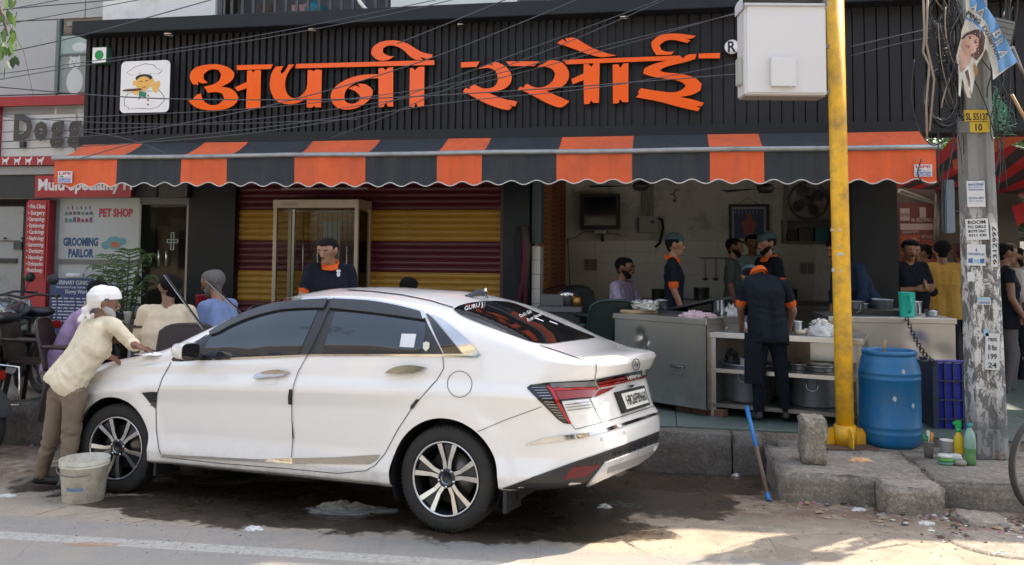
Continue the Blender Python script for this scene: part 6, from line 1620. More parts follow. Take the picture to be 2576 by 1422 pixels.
def blend_body(name, prims, mats, parent, voxel=.011, smooth=3, folds=None, seed=0, cut=None, clamp=None):
    """grow one continuous skin over tapered limbs; each face takes the cloth or skin of the nearest limb"""
    mb = MB()
    for p in prims: cap_mesh(mb, p[0], p[1], p[2], p[3])
    ob = mb.build('tmp', [], None, recalc=False)
    m = ob.modifiers.new('r', 'REMESH'); m.mode = 'VOXEL'; m.voxel_size = voxel; m.adaptivity = 0
    m = ob.modifiers.new('s', 'SMOOTH'); m.iterations = smooth; m.factor = .5
    C.objects.unlink(ob); me = evaluate(ob)
    old = ob.data; bpy.data.objects.remove(ob); bpy.data.meshes.remove(old); me.name = name
    me.materials.clear()
    for q in mats: me.materials.append(q)
    nf = len(me.polygons); cc = np.empty(nf*3, np.float32); me.polygons.foreach_get('center', cc); cc = cc.reshape(-1, 3)
    best = np.full(nf, 9.0); mi = np.zeros(nf, np.int32)
    for p in prims:
        a = np.array(tuple(p[0])); d = np.array(tuple(Vector(p[1])-Vector(p[0]))); l2 = float(d @ d)
        tt = np.clip(((cc-a) @ d)/l2, 0, 1) if l2 > 1e-9 else np.zeros(nf)
        v = np.linalg.norm(cc-a-tt[:, None]*d, axis=1)-(p[2]+(p[3]-p[2])*tt)
        k = v < best; best[k] = v[k]; mi[k] = p[4]
    mi = mi.tolist()
    me.polygons.foreach_set('material_index', mi); me.polygons.foreach_set('use_smooth', [True]*len(mi))
    if folds:
        nv = len(me.vertices); co = np.empty(nv*3, np.float32); me.vertices.foreach_get('co', co); co = co.reshape(-1, 3)
        no = np.empty(nv*3, np.float32); me.vertex_normals.foreach_get('vector', no); no = no.reshape(-1, 3)
        vm = np.zeros(nv, np.int32)
        for p, k in zip(me.polygons, mi): vm[list(p.vertices)] = k
        if clamp is not None:            # a straight hem instead of a rounded end
            cp_, cd_ = np.array(tuple(clamp[0])), np.array(tuple(clamp[1])); hh = (co-cp_) @ cd_; k = (hh > 0) & (vm == 1) & (np.linalg.norm(co-cp_, axis=1) < .35); co[k] -= hh[k][:, None]*cd_; pass
        ox, oy = seed*3.1, seed*1.7; nz = mnoise.noise
        for i in np.nonzero(np.isin(vm, list(folds)))[0]:
            x, y, z = co[i]; x += ox; y += oy; a = folds[int(vm[i])]
            w_ = nz((x*3, y*3, z*3))*.35
            s_ = 1-abs(nz((x*7+w_*3, y*7, z*10+x*5+w_*6))); s2 = 1-abs(nz((x*17+z*11, y*17+w_*5, z*15-x*9)))
            co[i] += no[i]*a*((s_-.8)*1.3+(s2-.85)*.6+w_*.5)
        me.vertices.foreach_set('co', co.ravel())
        if clamp is not None:
            me.update(); cc = np.empty(nf*3, np.float32); me.polygons.foreach_get('center', cc); cc = cc.reshape(-1, 3); hh = (cc-cp_) @ cd_
            mi = np.array(mi); mi[(mi == 1) & (hh > .004) & (np.linalg.norm(cc-cp_, axis=1) < .4)] = 2; mi = mi.tolist()
            me.polygons.foreach_set('material_index', mi)
    if cut:
        b = bmesh.new(); b.from_mesh(me); bmesh.ops.delete(b, geom=[v for v in b.verts if cut(v.co)], context='VERTS'); b.to_mesh(me); b.free()
    me.update(); o = bpy.data.objects.new(name, me); C.objects.link(o); o.parent = parent; return o
sk_a = M('skin_brown', (.27, .135, .080), .5, var=.12, scale=9); sk_b = M('skin_dark', (.185, .088, .052), .5, var=.12, scale=9)
hairb = M('black_hair', (.008, .007, .007), .95, Specular_IOR_Level=.15, var=.3, scale=60, bump=.4, bs=90); hairg = M('grey_hair', (.13, .12, .115), .95, Specular_IOR_Level=.15, var=.5, scale=50, bump=.5, bs=90)
eyew = M('eye_white', (.5, .48, .45), .3); shoe = M('black_shoe', (.012, .012, .013), .4)
def cloth(name, col, var=.10, bump=.5, **kw): return M(name, col, .92, Specular_IOR_Level=.12, var=var, scale=7, bump=bump, bs=16, **kw)
def hand_prims(w, dirv, palmn, r, mi, curl=.3, s=1.0, thumb=1):
    """palm and five fingers: w wrist, dirv pointing direction, palmn palm normal"""
    d = dirv.normalized(); nrm = (palmn-d*palmn.dot(d)).normalized(); sd = d.cross(nrm)
    out = []
    for q in (-.024, -.008, .008, .024): out.append((w+sd*q*.6*s, w+d*.085*s+sd*q*1.15*s, r*.5, .0115*s, mi))
    for q, L in ((-.031, .060), (-.0105, .074), (.0105, .080), (.031, .072)):
        a = w+d*.088*s+sd*q*s; b = a+(d+sd*q*2.5-nrm*curl*.2).normalized()*L*.55*s; c = b+(d*1-nrm*curl+sd*q*2).normalized()*L*.45*s
        out.append((a, b, .0092*s, .0085*s, mi)); out.append((b, c, .0085*s, .007*s, mi))
    t0 = w+d*.03*s+sd*.028*thumb*s; t1 = t0+(d*.6+sd*.8*thumb).normalized()*.04*s; t2 = t1+(d*.95+sd*.3*thumb).normalized()*.03*s
    out += [(t0, t1, .012*s, .0105*s, mi), (t1, t2, .0105*s, .008*s, mi)]
    return out
def person(label, J, fwd, shirt, pants, skin, hair='short', hairm=None, sleeve=.55, s=1.0, voxel=.0115, foot=shoe, collar=None, folds=.006, seed=1, hem=0, cuffs=None, belly=0, headdir=None, beard=None, group=None, emblem=False, loose=0, hands=(1, 1)):
    """J: world joints. materials: 0 skin, 1 shirt, 2 trousers, 3 shoe, 4 trim"""
    hairm = hairm or hairb; root = Vector((J['pelvis'].x, J['pelvis'].y, min(J['anL'].z, J['anR'].z)-.07))
    t = thing('person', label, 'person', root, 0, group)
    J = {k: v-root for k, v in J.items()}
    fw = Vector(fwd).normalized(); Z = Vector((0, 0, 1))
    spine = (J['neck']-J['pelvis']).normalized(); lat = (J['shL']-J['shR']).normalized(); tf = lat.cross(spine).normalized()
    hl = (J['hiL']-J['hiR']).normalized()
    pr = []
    ch, pe, ne = J['chest'], J['pelvis'], J['neck']; k = s
    up_ = ne-spine*.05*k
    for q in (-.085, 0, .085): pr.append((ch+lat*q*k*.85, up_-spine*.06*k+lat*q*1.0*k, (.118+loose)*k, .095*k, 1))
    wst = ch.lerp(pe, .55)
    for q in (-.065, .065): pr.append((ch+lat*q*k, wst+lat*q*k+tf*belly*k, (.112+loose)*k, (.105+belly*.4+loose)*k, 1))
    hemp = pe+(pe-wst).normalized()*(hem)*k
    for q in (-.072, .072): pr.append((wst+lat.lerp(hl, .7)*q*k+tf*belly*k, hemp+hl*q*k, (.106+belly*.4+loose)*k, (.118+loose*1.3)*k, 1))
    pr.append((J['shR'], J['shL'], .062*k, .062*k, 1)); pr.append((up_, J['shR'].lerp(ne, .35), .06*k, .055*k, 1)); pr.append((up_, J['shL'].lerp(ne, .35), .06*k, .055*k, 1))
    for a in ('L', 'R'):
        sh_, el, wr = J['sh'+a], J['el'+a], J['wr'+a]
        pr.append((sh_, el, .045*k, .038*k, 0)); pr.append((el, wr, .038*k, .025*k, 0))
        if sleeve <= 1:
            e = sh_.lerp(el, sleeve); pr.append((sh_, e, (.060+loose*.5)*k, (.056+loose*.6)*k, 1)); d_ = (el-sh_).normalized()
            if cuffs: pr.append((e+d_*.004, e+d_*.02*k, .058*k, .057*k, 4))
        else:
            pr.append((sh_, el, (.058+loose*.5)*k, .05*k, 1)); e = el.lerp(wr, sleeve-1); pr.append((el, e, (.05+loose*.5)*k, (.043+loose*.4)*k, 1))
            if cuffs == 'roll': d_ = (wr-el).normalized(); pr.append((e-d_*.02, e+d_*.015*k, .056*k, .056*k, 1))
        hd = J.get('ha'+a); d_ = (hd-wr) if hd is not None else (wr-el); 
        pn = J.get('pn'+a); pn = (pn+root) if pn is not None else (-lat if a == 'L' else lat)
        pr += hand_prims(wr, d_, pn, .05*k, 0, .35, k, 1 if a == 'R' else -1)
        hp, kn, an, to = J['hi'+a], J['kn'+a], J['an'+a], J['to'+a]
        pr.append((hp, kn, (.088+loose*.3)*k, (.062+loose*.6)*k, 2)); pr.append((kn, an+(kn-an).normalized()*.03, (.062+loose*.6)*k, (.046+loose)*k, 2))
        pr.append((an+Vector((0, 0, -.03)), to, .036*k, .034*k, 3)); pr.append((an+Vector((0, 0, -.03)), an+(an-to).normalized()*.03*k+Vector((0, 0, -.035)), .036*k, .034*k, 3))
    for q in (-.07, .07): pr.append((pe+hl*q*k, pe.lerp((J['hiL']+J['hiR'])/2, 1)+hl*q*k, .108*k, .10*k, 2 if hem <= 0 else 2))
    # head
    hd = J['head']; hf = Vector(headdir or fwd).normalized(); hu = (hd-ne).normalized(); hu = (hu*.5+Z*.5).normalized(); hl_ = hu.cross(hf).normalized(); hf = hl_.cross(hu).normalized()
    H = lambda x, y, z: hd+(hf*x+hl_*y+hu*z)*k
    pr.append((ne-spine*.03, H(-.015, 0, -.05), .052*k, .050*k, 0))
    pr += [(H(-.025, -.012, .025), H(.02, -.012, .03), .080*k, .074*k, 0), (H(-.025, .012, .025), H(.02, .012, .03), .080*k, .074*k, 0), (H(.02, 0, .0), H(.042, 0, -.075), .060*k, .036*k, 0), (H(-.02, 0, -.02), H(.02, 0, -.05), .062*k, .05*k, 0),
           (H(.088, 0, .015), H(.108, 0, -.018), .010*k, .014*k, 0), (H(.088, -.012, -.047), H(.088, .012, -.047), .010*k, .010*k, 0), (H(.078, -.03, .038), H(.078, .03, .038), .014*k, .014*k, 0), (H(.075, 0, -.085), H(.06, 0, -.09), .016*k, .02*k, 0)]
    for sg in (-1, 1): pr.append((H(-.005, sg*.086, -.018), H(-.012, sg*.092, .02), .010*k, .015*k, 0))
    hemd = (pe-wst).normalized(); clampv = (hemp+hemd*.055*k, hemd) if hem > 0 else None
    mats = [skin, shirt, pants, foot, cuffs if isinstance(cuffs, bpy.types.Material) else shirt]
    body_ = blend_body('body', pr, mats, t, voxel*(.9+.1*k), 3, {1: folds, 2: folds*.9} if folds else None, seed, None, clampv)
    for sg in (-1, 1):
        mb = MB(); mb.lathe([(0, -.011), (.011, 0), (0, .011)], n=8); mb.v = [tuple(H(.078, sg*.031, .012)+Vector(v)*k) for v in mb.v]; mb.build('eye', eyew, t)
        mb = MB(); mb.lathe([(0, -.006), (.006, 0), (0, .006)], n=8); mb.v = [tuple(H(.0865, sg*.031, .012)+Vector(v)*k) for v in mb.v]; mb.build('pupil', hairb, t)
        mb = MB(); mb.tube([H(.088, sg*.014, .032), H(.092, sg*.032, .038), H(.078, sg*.052, .034)], .0045*k, 5); mb.build('eyebrow', hairm, t)
    if hair in ('short', 'bald', 'net'):
        hp = [(H(-.032, -.012, .038), H(.012, -.012, .046), .086*k, .078*k, 0), (H(-.032, .012, .038), H(.012, .012, .046), .086*k, .078*k, 0), (H(-.045, 0, .02), H(-.03, 0, -.045), .070*k, .052*k, 0)]
        cutf = lambda c: ((c-hd).dot(hf) > .040*k and (c-hd).dot(hu) < .070*k) or ((c-hd).dot(hf) > .0*k and (c-hd).dot(hu) < .0*k) or (hair == 'bald' and (c-hd).dot(hu) > .075*k and (c-hd).dot(hf) > -.03)
        ho = blend_body('hair', hp, [hairm], t, .008, 2, {0: .003}, seed, cutf)
    if hair == 'net':
        hp = [(H(-.03, 0, .055), H(.01, 0, .06), .094*k, .088*k, 0), (H(-.03, 0, .12), H(-.035, 0, .15), .03*k, .006, 0)]
        blend_body('hair_net', hp, [netm], t, .008, 2, {0: .006}, seed, lambda c: (c-hd).dot(hu) < .028*k)
    if beard:
        hp = [(H(.03, -.03, -.05), H(.055, 0, -.085), .034*k, .034*k, 0), (H(.03, .03, -.05), H(.055, 0, -.085), .034*k, .034*k, 0), (H(.0, -.055, -.02), H(.035, -.035, -.06), .024*k, .03*k, 0), (H(.0, .055, -.02), H(.035, .035, -.06), .024*k, .03*k, 0)]
        blend_body('beard', hp, [beard], t, .008, 2, {0: .003}, seed)
    mb = MB(); mb.tube([H(.094, -.028, -.038), H(.104, 0, -.032), H(.094, .028, -.038)], [.003*k, .007*k, .003*k], 6); mb.build('moustache', beard or hairm, t)
    if collar:
        mb = MB(); n = 20; vs = []
        for rr, hh in ((.064, -.03), (.070, .03), (.078, .032), (.095, -.02)):
            for i in range(n):
                a = 2*PI*i/n; dr = tf*math.cos(a)+lat*math.sin(a); vs.append(ne+(dr*rr+spine*(hh-.025*math.cos(a)))*k)
        mb.add(vs, [(j*n+i, j*n+(i+1) % n, (j+1)*n+(i+1) % n, (j+1)*n+i) for j in range(3) for i in range(n)], 0, True); mb.build('collar', collar, t)
    t['_'] = 0; del t['_']
    return t, (lambda x, y, z: root+H(x, y, z)), (lambda v: root+v)
netm = M('hair_net', (.035, .065, .075), .9, bump=.4)
def stand(px, top, Y, heading, floor, armL=None, armR=None, hd_fwd=0, headyaw=0, lean=0, step=.0, H0=None):
    """template standing figure; heading = degrees, 0 faces +X (right), 90 away, -90 towards the camera"""
    T = at(px, top, Y); h = (T.z-floor) if H0 is None else H0; s = h/1.70; a = math.radians(heading); F = Vector((math.cos(a), math.sin(a), 0)); L = Vector((-F.y, F.x, 0)); Z = Vector((0, 0, 1))
    lf = math.tan(math.radians(lean))
    base = Vector((T.x, T.y, floor))-F*(lf*.6+.015)*s
    def P(x, y, z): return base+(F*(x+lf*max(0, z-.92))+L*y+Z*z)*s
    J = dict(pelvis=P(0, 0, .95), chest=P(.01, 0, 1.22), neck=P(-.01, 0, 1.435), head=P(.02+hd_fwd, 0, 1.585), shL=P(-.01, .175, 1.385), shR=P(-.01, -.175, 1.385),
             hiL=P(0, .085, .90), hiR=P(0, -.085, .90), knL=P(.03+step, .095, .49), knR=P(.03-step*.3, -.095, .49), anL=P(step*.8, .11, .085), anR=P(-step, -.11, .085), toL=P(.16+step*.8, .13, .035), toR=P(.16-step, -.13, .035))
    for nm, sg, arm in (('L', 1, armL), ('R', -1, armR)):
        arm = arm or ((.0, .05, -.27), (.06, .04, -.50))
        e, w_ = arm[0], arm[1]
        J['el'+nm] = J['sh'+nm]+(F*e[0]+L*sg*e[1]+Z*e[2])*s; J['wr'+nm] = J['sh'+nm]+(F*w_[0]+L*sg*w_[1]+Z*w_[2])*s
        if len(arm) > 2: J['ha'+nm] = J['wr'+nm]+(F*arm[2][0]+L*sg*arm[2][1]+Z*arm[2][2])
    ha = math.radians(heading+headyaw)
    return J, F, s, (math.cos(ha), math.sin(ha), 0)
def sit(px, top, Y, heading, floor, seat=.45, lean=5, armL=None, armR=None, headyaw=0, s=None):
    T = at(px, top, Y); s = s or 1.0; a = math.radians(heading); F = Vector((math.cos(a), math.sin(a), 0)); L = Vector((-F.y, F.x, 0)); Z = Vector((0, 0, 1)); lf = math.tan(math.radians(lean))
    z0 = T.z-.80*s; base = Vector((T.x, T.y, z0))-F*(lf*.6)*s
    def P(x, y, z): return base+(F*(x+lf*max(0, z))+L*y+Z*z)*s
    dz = floor-z0
    J = dict(pelvis=P(0, 0, .04), chest=P(.0, 0, .31), neck=P(-.01, 0, .53), head=P(.02, 0, .68), shL=P(0, .175, .48), shR=P(0, -.175, .48), hiL=P(.02, .09, .0), hiR=P(.02, -.09, .0), knL=P(.42, .12, .02), knR=P(.42, -.12, .02))
    for n_, sg in (('L', 1), ('R', -1)):
        k = J['kn'+n_]; J['an'+n_] = Vector((k.x, k.y, floor+.09)); J['to'+n_] = J['an'+n_]+F*.16+Vector((0, 0, -.05))
    for nm, sg, arm in (('L', 1, armL), ('R', -1, armR)):
        arm = arm or ((.08, .06, -.26), (.30, -.02, -.24)); e, w_ = arm[0], arm[1]
        J['el'+nm] = J['sh'+nm]+(F*e[0]+L*sg*e[1]+Z*e[2])*s; J['wr'+nm] = J['sh'+nm]+(F*w_[0]+L*sg*w_[1]+Z*w_[2])*s
    ha = math.radians(heading+headyaw); return J, F, s, (math.cos(ha), math.sin(ha), 0)
blackt = cloth('black_tshirt', (.010, .012, .018)); oranget = cloth('orange_trim', (.55, .10, .02)); navyp = cloth('dark_trousers', (.012, .015, .022)); jeans = cloth('grey_jeans', (.06, .06, .07)); 
# --- the washer, wiping the bonnet
cream = cloth('cream_shirt', (.67, .60, .45), .07, .7); khaki = cloth('khaki_trousers', (.20, .158, .115), .12, .6)
fL, fR = road(100, 1226), road(165, 1240)
hoodR = CM @ hitpx(392, 893, .022); hoodL = CM @ hitpx(300, 914, .022)
YW = (fL.y+fR.y)/2
J = dict(pelvis=at(176, 944, YW-.02), chest=at(229, 872, YW+.02), neck=at(258, 800, YW+.06), head=at(263, 764, YW+.06), shR=at(291, 822, YW-.07), shL=at(236, 808, YW+.19))
J['hiR'] = at(188, 990, YW-.08); J['hiL'] = at(152, 985, YW+.06); J['knR'] = at(178, 1105, YW-.06); J['knL'] = at(130, 1098, YW+.05)
J['anR'] = fR+Vector((0, 0, .085)); J['anL'] = fL+Vector((0, 0, .085)); J['toR'] = fR+Vector((.15, .04, .035)); J['toL'] = fL+Vector((.15, .04, .035))
# arms reach the bonnet
wR = hoodR+Vector((-.13, -.02, .055)); J['wrR'] = wR; J['elR'] = at(335, 868, YW+.0)
J['haR'] = hoodR+Vector((0, 0, .0)); wL = hoodL+Vector((-.10, .0, .05)); J['wrL'] = wL; J['elL'] = (J['shL']+wL)/2+Vector((-.06, .08, -.06)); J['haL'] = hoodL
J['pnR'] = Vector((0, 0, 1)); J['pnL'] = Vector((0, 0, 1))
root_fix = Vector((J['pelvis'].x, J['pelvis'].y, min(J['anL'].z, J['anR'].z)-.07))
skw = sk_b
wash, WH, _w = person('man in cream shirt and white headscarf wiping the bonnet of the white car', J, (.75, .55, 0), cream, khaki, skw, 'bald', hairg, sleeve=1.25, voxel=.009, folds=.013, seed=3, hem=.07, cuffs='roll', headdir=(.9, .42, -.42), beard=M('white_beard', (.35, .34, .33), .8, bump=.5), loose=.007, s=.95)
scm = cloth('white_scarf', (.72, .71, .71), .05, .8)
wr_ = wash.location
hp = [(WH(-.03, 0, .045)-wr_, WH(.03, 0, .05)-wr_, .097, .088, 0), (WH(-.06, 0, .0)-wr_, WH(-.10, 0, -.03)-wr_, .05, .02, 0), (WH(-.11, 0, -.04)-wr_, WH(-.13, -.02, -.05)-wr_, .030, .028, 0), (WH(-.12, 0, -.05)-wr_, WH(-.16, -.03, -.13)-wr_, .016, .02, 0), (WH(-.12, 0, -.05)-wr_, WH(-.10, -.05, -.11)-wr_, .015, .012, 0)]
hc = WH(0, 0, 0)-wr_; hf_ = (WH(1, 0, 0)-WH(0, 0, 0)); hu_ = (WH(0, 0, 1)-WH(0, 0, 0))
blend_body('headscarf', hp, [scm], wash, .008, 2, {0: .009}, 4, lambda c: (c-hc).dot(hf_) > .0 and (c-hc).dot(hu_) < .035+.0*(c-hc).dot(hf_))
# wiping cloth under his hand
o = MB(); 
crumple('wiping_cloth', 'thin pale cloth under the washer\'s hand on the bonnet', 'cloth', hoodR+Vector((-.02, 0, -.015)), .10, .06, .02, scm, 22)

# --- customers at the table on the left
fl = .27
lil = cloth('lilac_shirt', (.30, .22, .36)); bei = cloth('beige_shirt', (.56, .47, .34)); blu = cloth('blue_shirt', (.17, .23, .40)); dkp = cloth('navy_trousers', (.02, .025, .04))
J, F, s_, hd_ = sit(232, 705, 8.1, 15, fl, lean=26, armR=((.12, .1, -.25), (.36, -.05, -.22)), armL=((.12, .08, -.25), (.36, 0, -.2)), s=1.02)
person('seated man in lilac shirt bending over the table, behind the washer', J, F, lil, dkp, sk_a, 'short', None, 1.1, s_*.95, headdir=hd_, seed=5, loose=.0, hem=.03)
J, F, s_, hd_ = sit(424, 692, 7.9, 100, fl, lean=6, armL=((.06, .08, -.28), (.28, -.02, -.26)), armR=((.06, .08, -.28), (.28, -.02, -.26)), headyaw=40, s=1.06)
person('seated man in beige shirt seen from behind at the table', J, F, bei, dkp, sk_b, 'short', None, .75, s_, headdir=hd_, seed=6, loose=.02, hem=.14, belly=.02)
J, F, s_, hd_ = sit(545, 680, 8.3, 160, .345, lean=14, headyaw=5, s=1.08)
person('grey haired seated man in blue shirt with his face turned left', J, F, blu, dkp, sk_a, 'short', hairg, 1.1, s_, headdir=hd_, seed=7, loose=.012, hem=.1, beard=M('grey_stubble', (.16, .13, .12), .8))
J, F, s_, hd_ = sit(1028, 698, 8.8, 80, .345, lean=5)
person('seated customer of whom only black hair shows above the car roof', J, F, blackt, navyp, sk_b, 'short', None, .6, s_, headdir=hd_, seed=8)
# --- waiter at the cabinet
J, F, s_, hd_ = stand(832, 597, 7.6, -80, .345, armL=((.04, .06, -.24), (.26, -.12, -.26)), armR=((.06, .08, -.25), (.24, -.10, -.30)), headyaw=-28, lean=4)
J['head'] = J['head']+Vector((-.02, -.03, -.02))
_, WH5, _w = person('waiter in black polo with orange collar standing before the glass cabinet', J, F, blackt, navyp, sk_a, 'short', None, .62, s_*1.03, headdir=hd_, collar=oranget, cuffs=oranget, seed=9, loose=.012, hem=.1)
pc = (J['chest']+J['neck'])/2+F*.122*s_+Vector((.08, 0, .02))
mb = MB(); R5 = Matrix((Vector((1, 0, 0)), Vector((0, 0, 1)), Vector((0, -1, 0))))
mb.poly(ell(0, 0, .02, .012), lambda a, b, h: pc+Vector((a, -.012-h, b+.03)), .002); mb.poly(ell(0, 0, .016, .02), lambda a, b, h: pc+Vector((a, -.012-h, b)), .002)
eo = mb.build('shirt_emblem', MATS['print_white']); eo.parent = _ if 0 else None
par = [o for o in bpy.data.objects if o.get('label', '').startswith('waiter in black polo')][0]
eo.parent = par; eo.matrix_parent_inverse = Matrix.Translation(-par.location)
# --- kitchen staff
J, F, s_, hd_ = stand(1697, 592, 9.3, -12, .345, armL=((.02, .05, -.28), (.10, .02, -.52)), armR=((.02, .04, -.28), (.12, .02, -.52)))
person('kitchen worker in profile wearing hair net and black polo with orange collar', J, F, blackt, navyp, sk_a, 'net', None, .75, s_, headdir=hd_, collar=oranget, cuffs=oranget, seed=10, hem=.1)
J, F, s_, hd_ = sit(1567, 648, 9.6, -35, .345, lean=3, s=1.0, headyaw=10, armL=((.1, .08, -.24), (.3, -.1, -.2)), armR=((.12, .08, -.24), (.32, -.1, -.2)))
_, WH7, _w = person('bearded seated man with glasses in a patterned shirt beside the green chair', J, F, M('patterned_shirt', (.28, .24, .33), .8, var=.55, scale=30, bump=.3), jeans, sk_b, 'short', None, 1.3, s_, headdir=hd_, beard=hairb, seed=11)
par = [o for o in bpy.data.objects if o.get('label', '').startswith('bearded seated')][0]
mb = MB()
for sg in (-1, 1): mb.tube([WH7(.098, sg*.032+.024*math.cos(a*PI/6), .012+.02*math.sin(a*PI/6))-par.location for a in range(12)], .0035, 5, closed=True)
mb.tube([WH7(.1, -.01, .016)-par.location, WH7(.1, .01, .016)-par.location], .003, 5); mb.build('glasses', MATS['brass'], par)
J, F, s_, hd_ = stand(1847, 600, 10.2, -20, .345)
person('man in dark camouflage shirt at the back of the kitchen', J, F, M('camo_shirt', (.045, .06, .05), .8, var=.6, scale=14), navyp, sk_b, 'short', None, .7, s_, headdir=hd_, seed=12, beard=hairb)
J, F, s_, hd_ = stand(1893, 592, 11.0, -90, .345)
person('man in pale blue shirt half hidden between two kitchen workers', J, F, cloth('pale_blue_shirt', (.20, .28, .36)), navyp, sk_b, 'short', None, 1.2, s_, headdir=hd_, seed=13)
J, F, s_, hd_ = stand(1928, 590, 9.5, -165, .345, armL=((.0, .1, -.27), (.18, .06, -.42)), armR=((.02, .1, -.27), (.2, .06, -.42)), headyaw=5)
person('bearded worker with hair net looking left, black polo with orange collar', J, F, blackt, navyp, sk_a, 'net', None, .7, s_, headdir=hd_, collar=oranget, cuffs=oranget, beard=hairb, seed=14, hem=.1)
# bending cook, seen from behind
pf = onz(1945, 1062, .345); fz = .345; YB = pf.y
J = dict(pelvis=at(1932, 828, YB+.02), chest=at(1925, 745, YB+.12), neck=at(1908, 690, YB+.30), head=at(1890, 702, YB+.46), shL=at(1868, 722, YB+.22), shR=at(1972, 718, YB+.25),
         hiL=at(1912, 850, YB), hiR=at(1955, 850, YB), knL=at(1908, 950, YB-.01), knR=at(1968, 950, YB), anL=onz(1908, 1062, fz)+Vector((0, 0, .085)), anR=onz(1977, 1062, fz)+Vector((0, 0, .085)))
J['toL'] = J['anL']+Vector((-.02, .15, -.05)); J['toR'] = J['anR']+Vector((.02, .15, -.05))
J['elL'] = at(1863, 775, YB+.22); J['wrL'] = at(1866, 830, YB+.42); J['elR'] = at(1996, 782, YB+.22); J['wrR'] = at(1985, 828, YB+.36)
cookshirt = cloth('charcoal_tshirt', (.009, .012, .017))
person('cook in charcoal T-shirt with orange cuffs bending over the work table', J, (0, 1, 0), cookshirt, cloth('charcoal_trousers', (.008, .011, .016)), sk_b, 'net', None, .62, .93, headdir=(-.2, .8, -.75), cuffs=oranget, collar=oranget, seed=15, loose=.004, hem=.10, folds=.012, foot=M('sandal', (.03, .03, .03), .7))
apr = MB(); 
A_ = [at(1874, 838, YB-.06), at(1915, 838, YB-.115), at(1920, 968, YB-.10), at(1874, 965, YB-.03)]
apr.add(A_+[v+Vector((0, .02, 0)) for v in A_], [(0, 1, 2, 3), (4, 5, 6, 7), (0, 1, 5, 4), (1, 2, 6, 5), (2, 3, 7, 6), (3, 0, 4, 7)]); par = [o for o in bpy.data.objects if o.get('label', '').startswith('cook in charcoal')][0]
ao = apr.xf(lambda v: v-par.location).build('apron_tail', cookshirt, par)
# man leaning behind the yellow pole
J, F, s_, hd_ = stand(2112, 668, 9.0, 200, .345, lean=34, H0=1.62)
person('worker in navy shirt bending forward behind the yellow pole', J, F, cloth('navy_shirt', (.015, .025, .05)), navyp, sk_b, 'short', None, 1.4, s_, headdir=hd_, seed=16, loose=.02)
# --- queue in the lane
LZ = .25
J, F, s_, hd_ = stand(2286, 600, 9.6, -80, LZ, armL=((.05, .08, -.26), (.26, -.14, -.20)), armR=((.05, .1, -.26), (.26, -.12, -.22)))
J['head'] += Vector((0, -.04, -.02))
person('man in black shirt looking down at his hands right of the black pillar', J, F, blackt, navyp, sk_a, 'short', None, 1.3, s_, headdir=(-.15, -1, -.55), seed=17, belly=.03, loose=.02)
J, F, s_, hd_ = stand(2368, 607, 10.2, 80, LZ, armL=((.02, .06, -.27), (.2, -.02, -.38)), armR=((.02, .08, -.27), (.2, .02, -.38)))
person('man in mustard yellow T-shirt seen from behind in the lane', J, F, cloth('mustard_tshirt', (.46, .27, .06)), navyp, sk_b, 'short', None, .6, s_*1.02, headdir=hd_, seed=18, hem=.1, belly=.02, loose=.01)
J, F, s_, hd_ = stand(2412, 614, 11.0, 100, LZ)
person('man in dusty pink shirt partly hidden behind the mustard T-shirt', J, F, cloth('pink_shirt', (.42, .20, .25)), cloth('navy_jeans', (.02, .03, .06)), sk_b, 'short', M('hennaed_hair', (.05, .01, .01), .6), 1.2, s_, headdir=hd_, seed=19, hem=.12)
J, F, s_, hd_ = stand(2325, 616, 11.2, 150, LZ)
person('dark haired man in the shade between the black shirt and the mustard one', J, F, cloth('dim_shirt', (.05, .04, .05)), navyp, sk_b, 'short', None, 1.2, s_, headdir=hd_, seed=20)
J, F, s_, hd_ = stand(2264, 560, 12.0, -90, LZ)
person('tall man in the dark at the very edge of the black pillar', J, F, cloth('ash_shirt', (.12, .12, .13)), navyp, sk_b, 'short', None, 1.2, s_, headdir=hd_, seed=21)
J, F, s_, hd_ = stand(2532, 612, 9.4, -15, .25, armL=((-.02, .05, -.27), (.14, .03, -.46)), armR=((.0, .05, -.28), (.14, .02, -.52)), step=.06)
person('man in black T-shirt with maroon sleeves standing right of the concrete pole', J, F, blackt, cloth('grey_trousers', (.10, .09, .09)), sk_b, 'short', None, .3, s_, headdir=hd_, cuffs=None, seed=22, hem=.12, foot=M('brown_sandal', (.06, .03, .02), .6))
J, F, s_, hd_ = stand(2556, 624, 10.4, -10, .25)
person('bearded man in white shirt behind the maroon sleeved man', J, F, cloth('white_shirt', (.5, .5, .5)), navyp, sk_b, 'short', None, 1.2, s_, headdir=hd_, beard=hairb, seed=23)
J, F, s_, hd_ = sit(2568, 688, 12.0, -100, .25, seat=.45, armR=((.06, .1, -.24), (.12, -.14, -.02)), s=1.0)
person('seated man drinking from a bottle at the right edge of the street', J, F, cloth('red_white_shirt', (.45, .22, .22), .5), navyp, sk_b, 'short', None, .7, s_, headdir=hd_, seed=24)
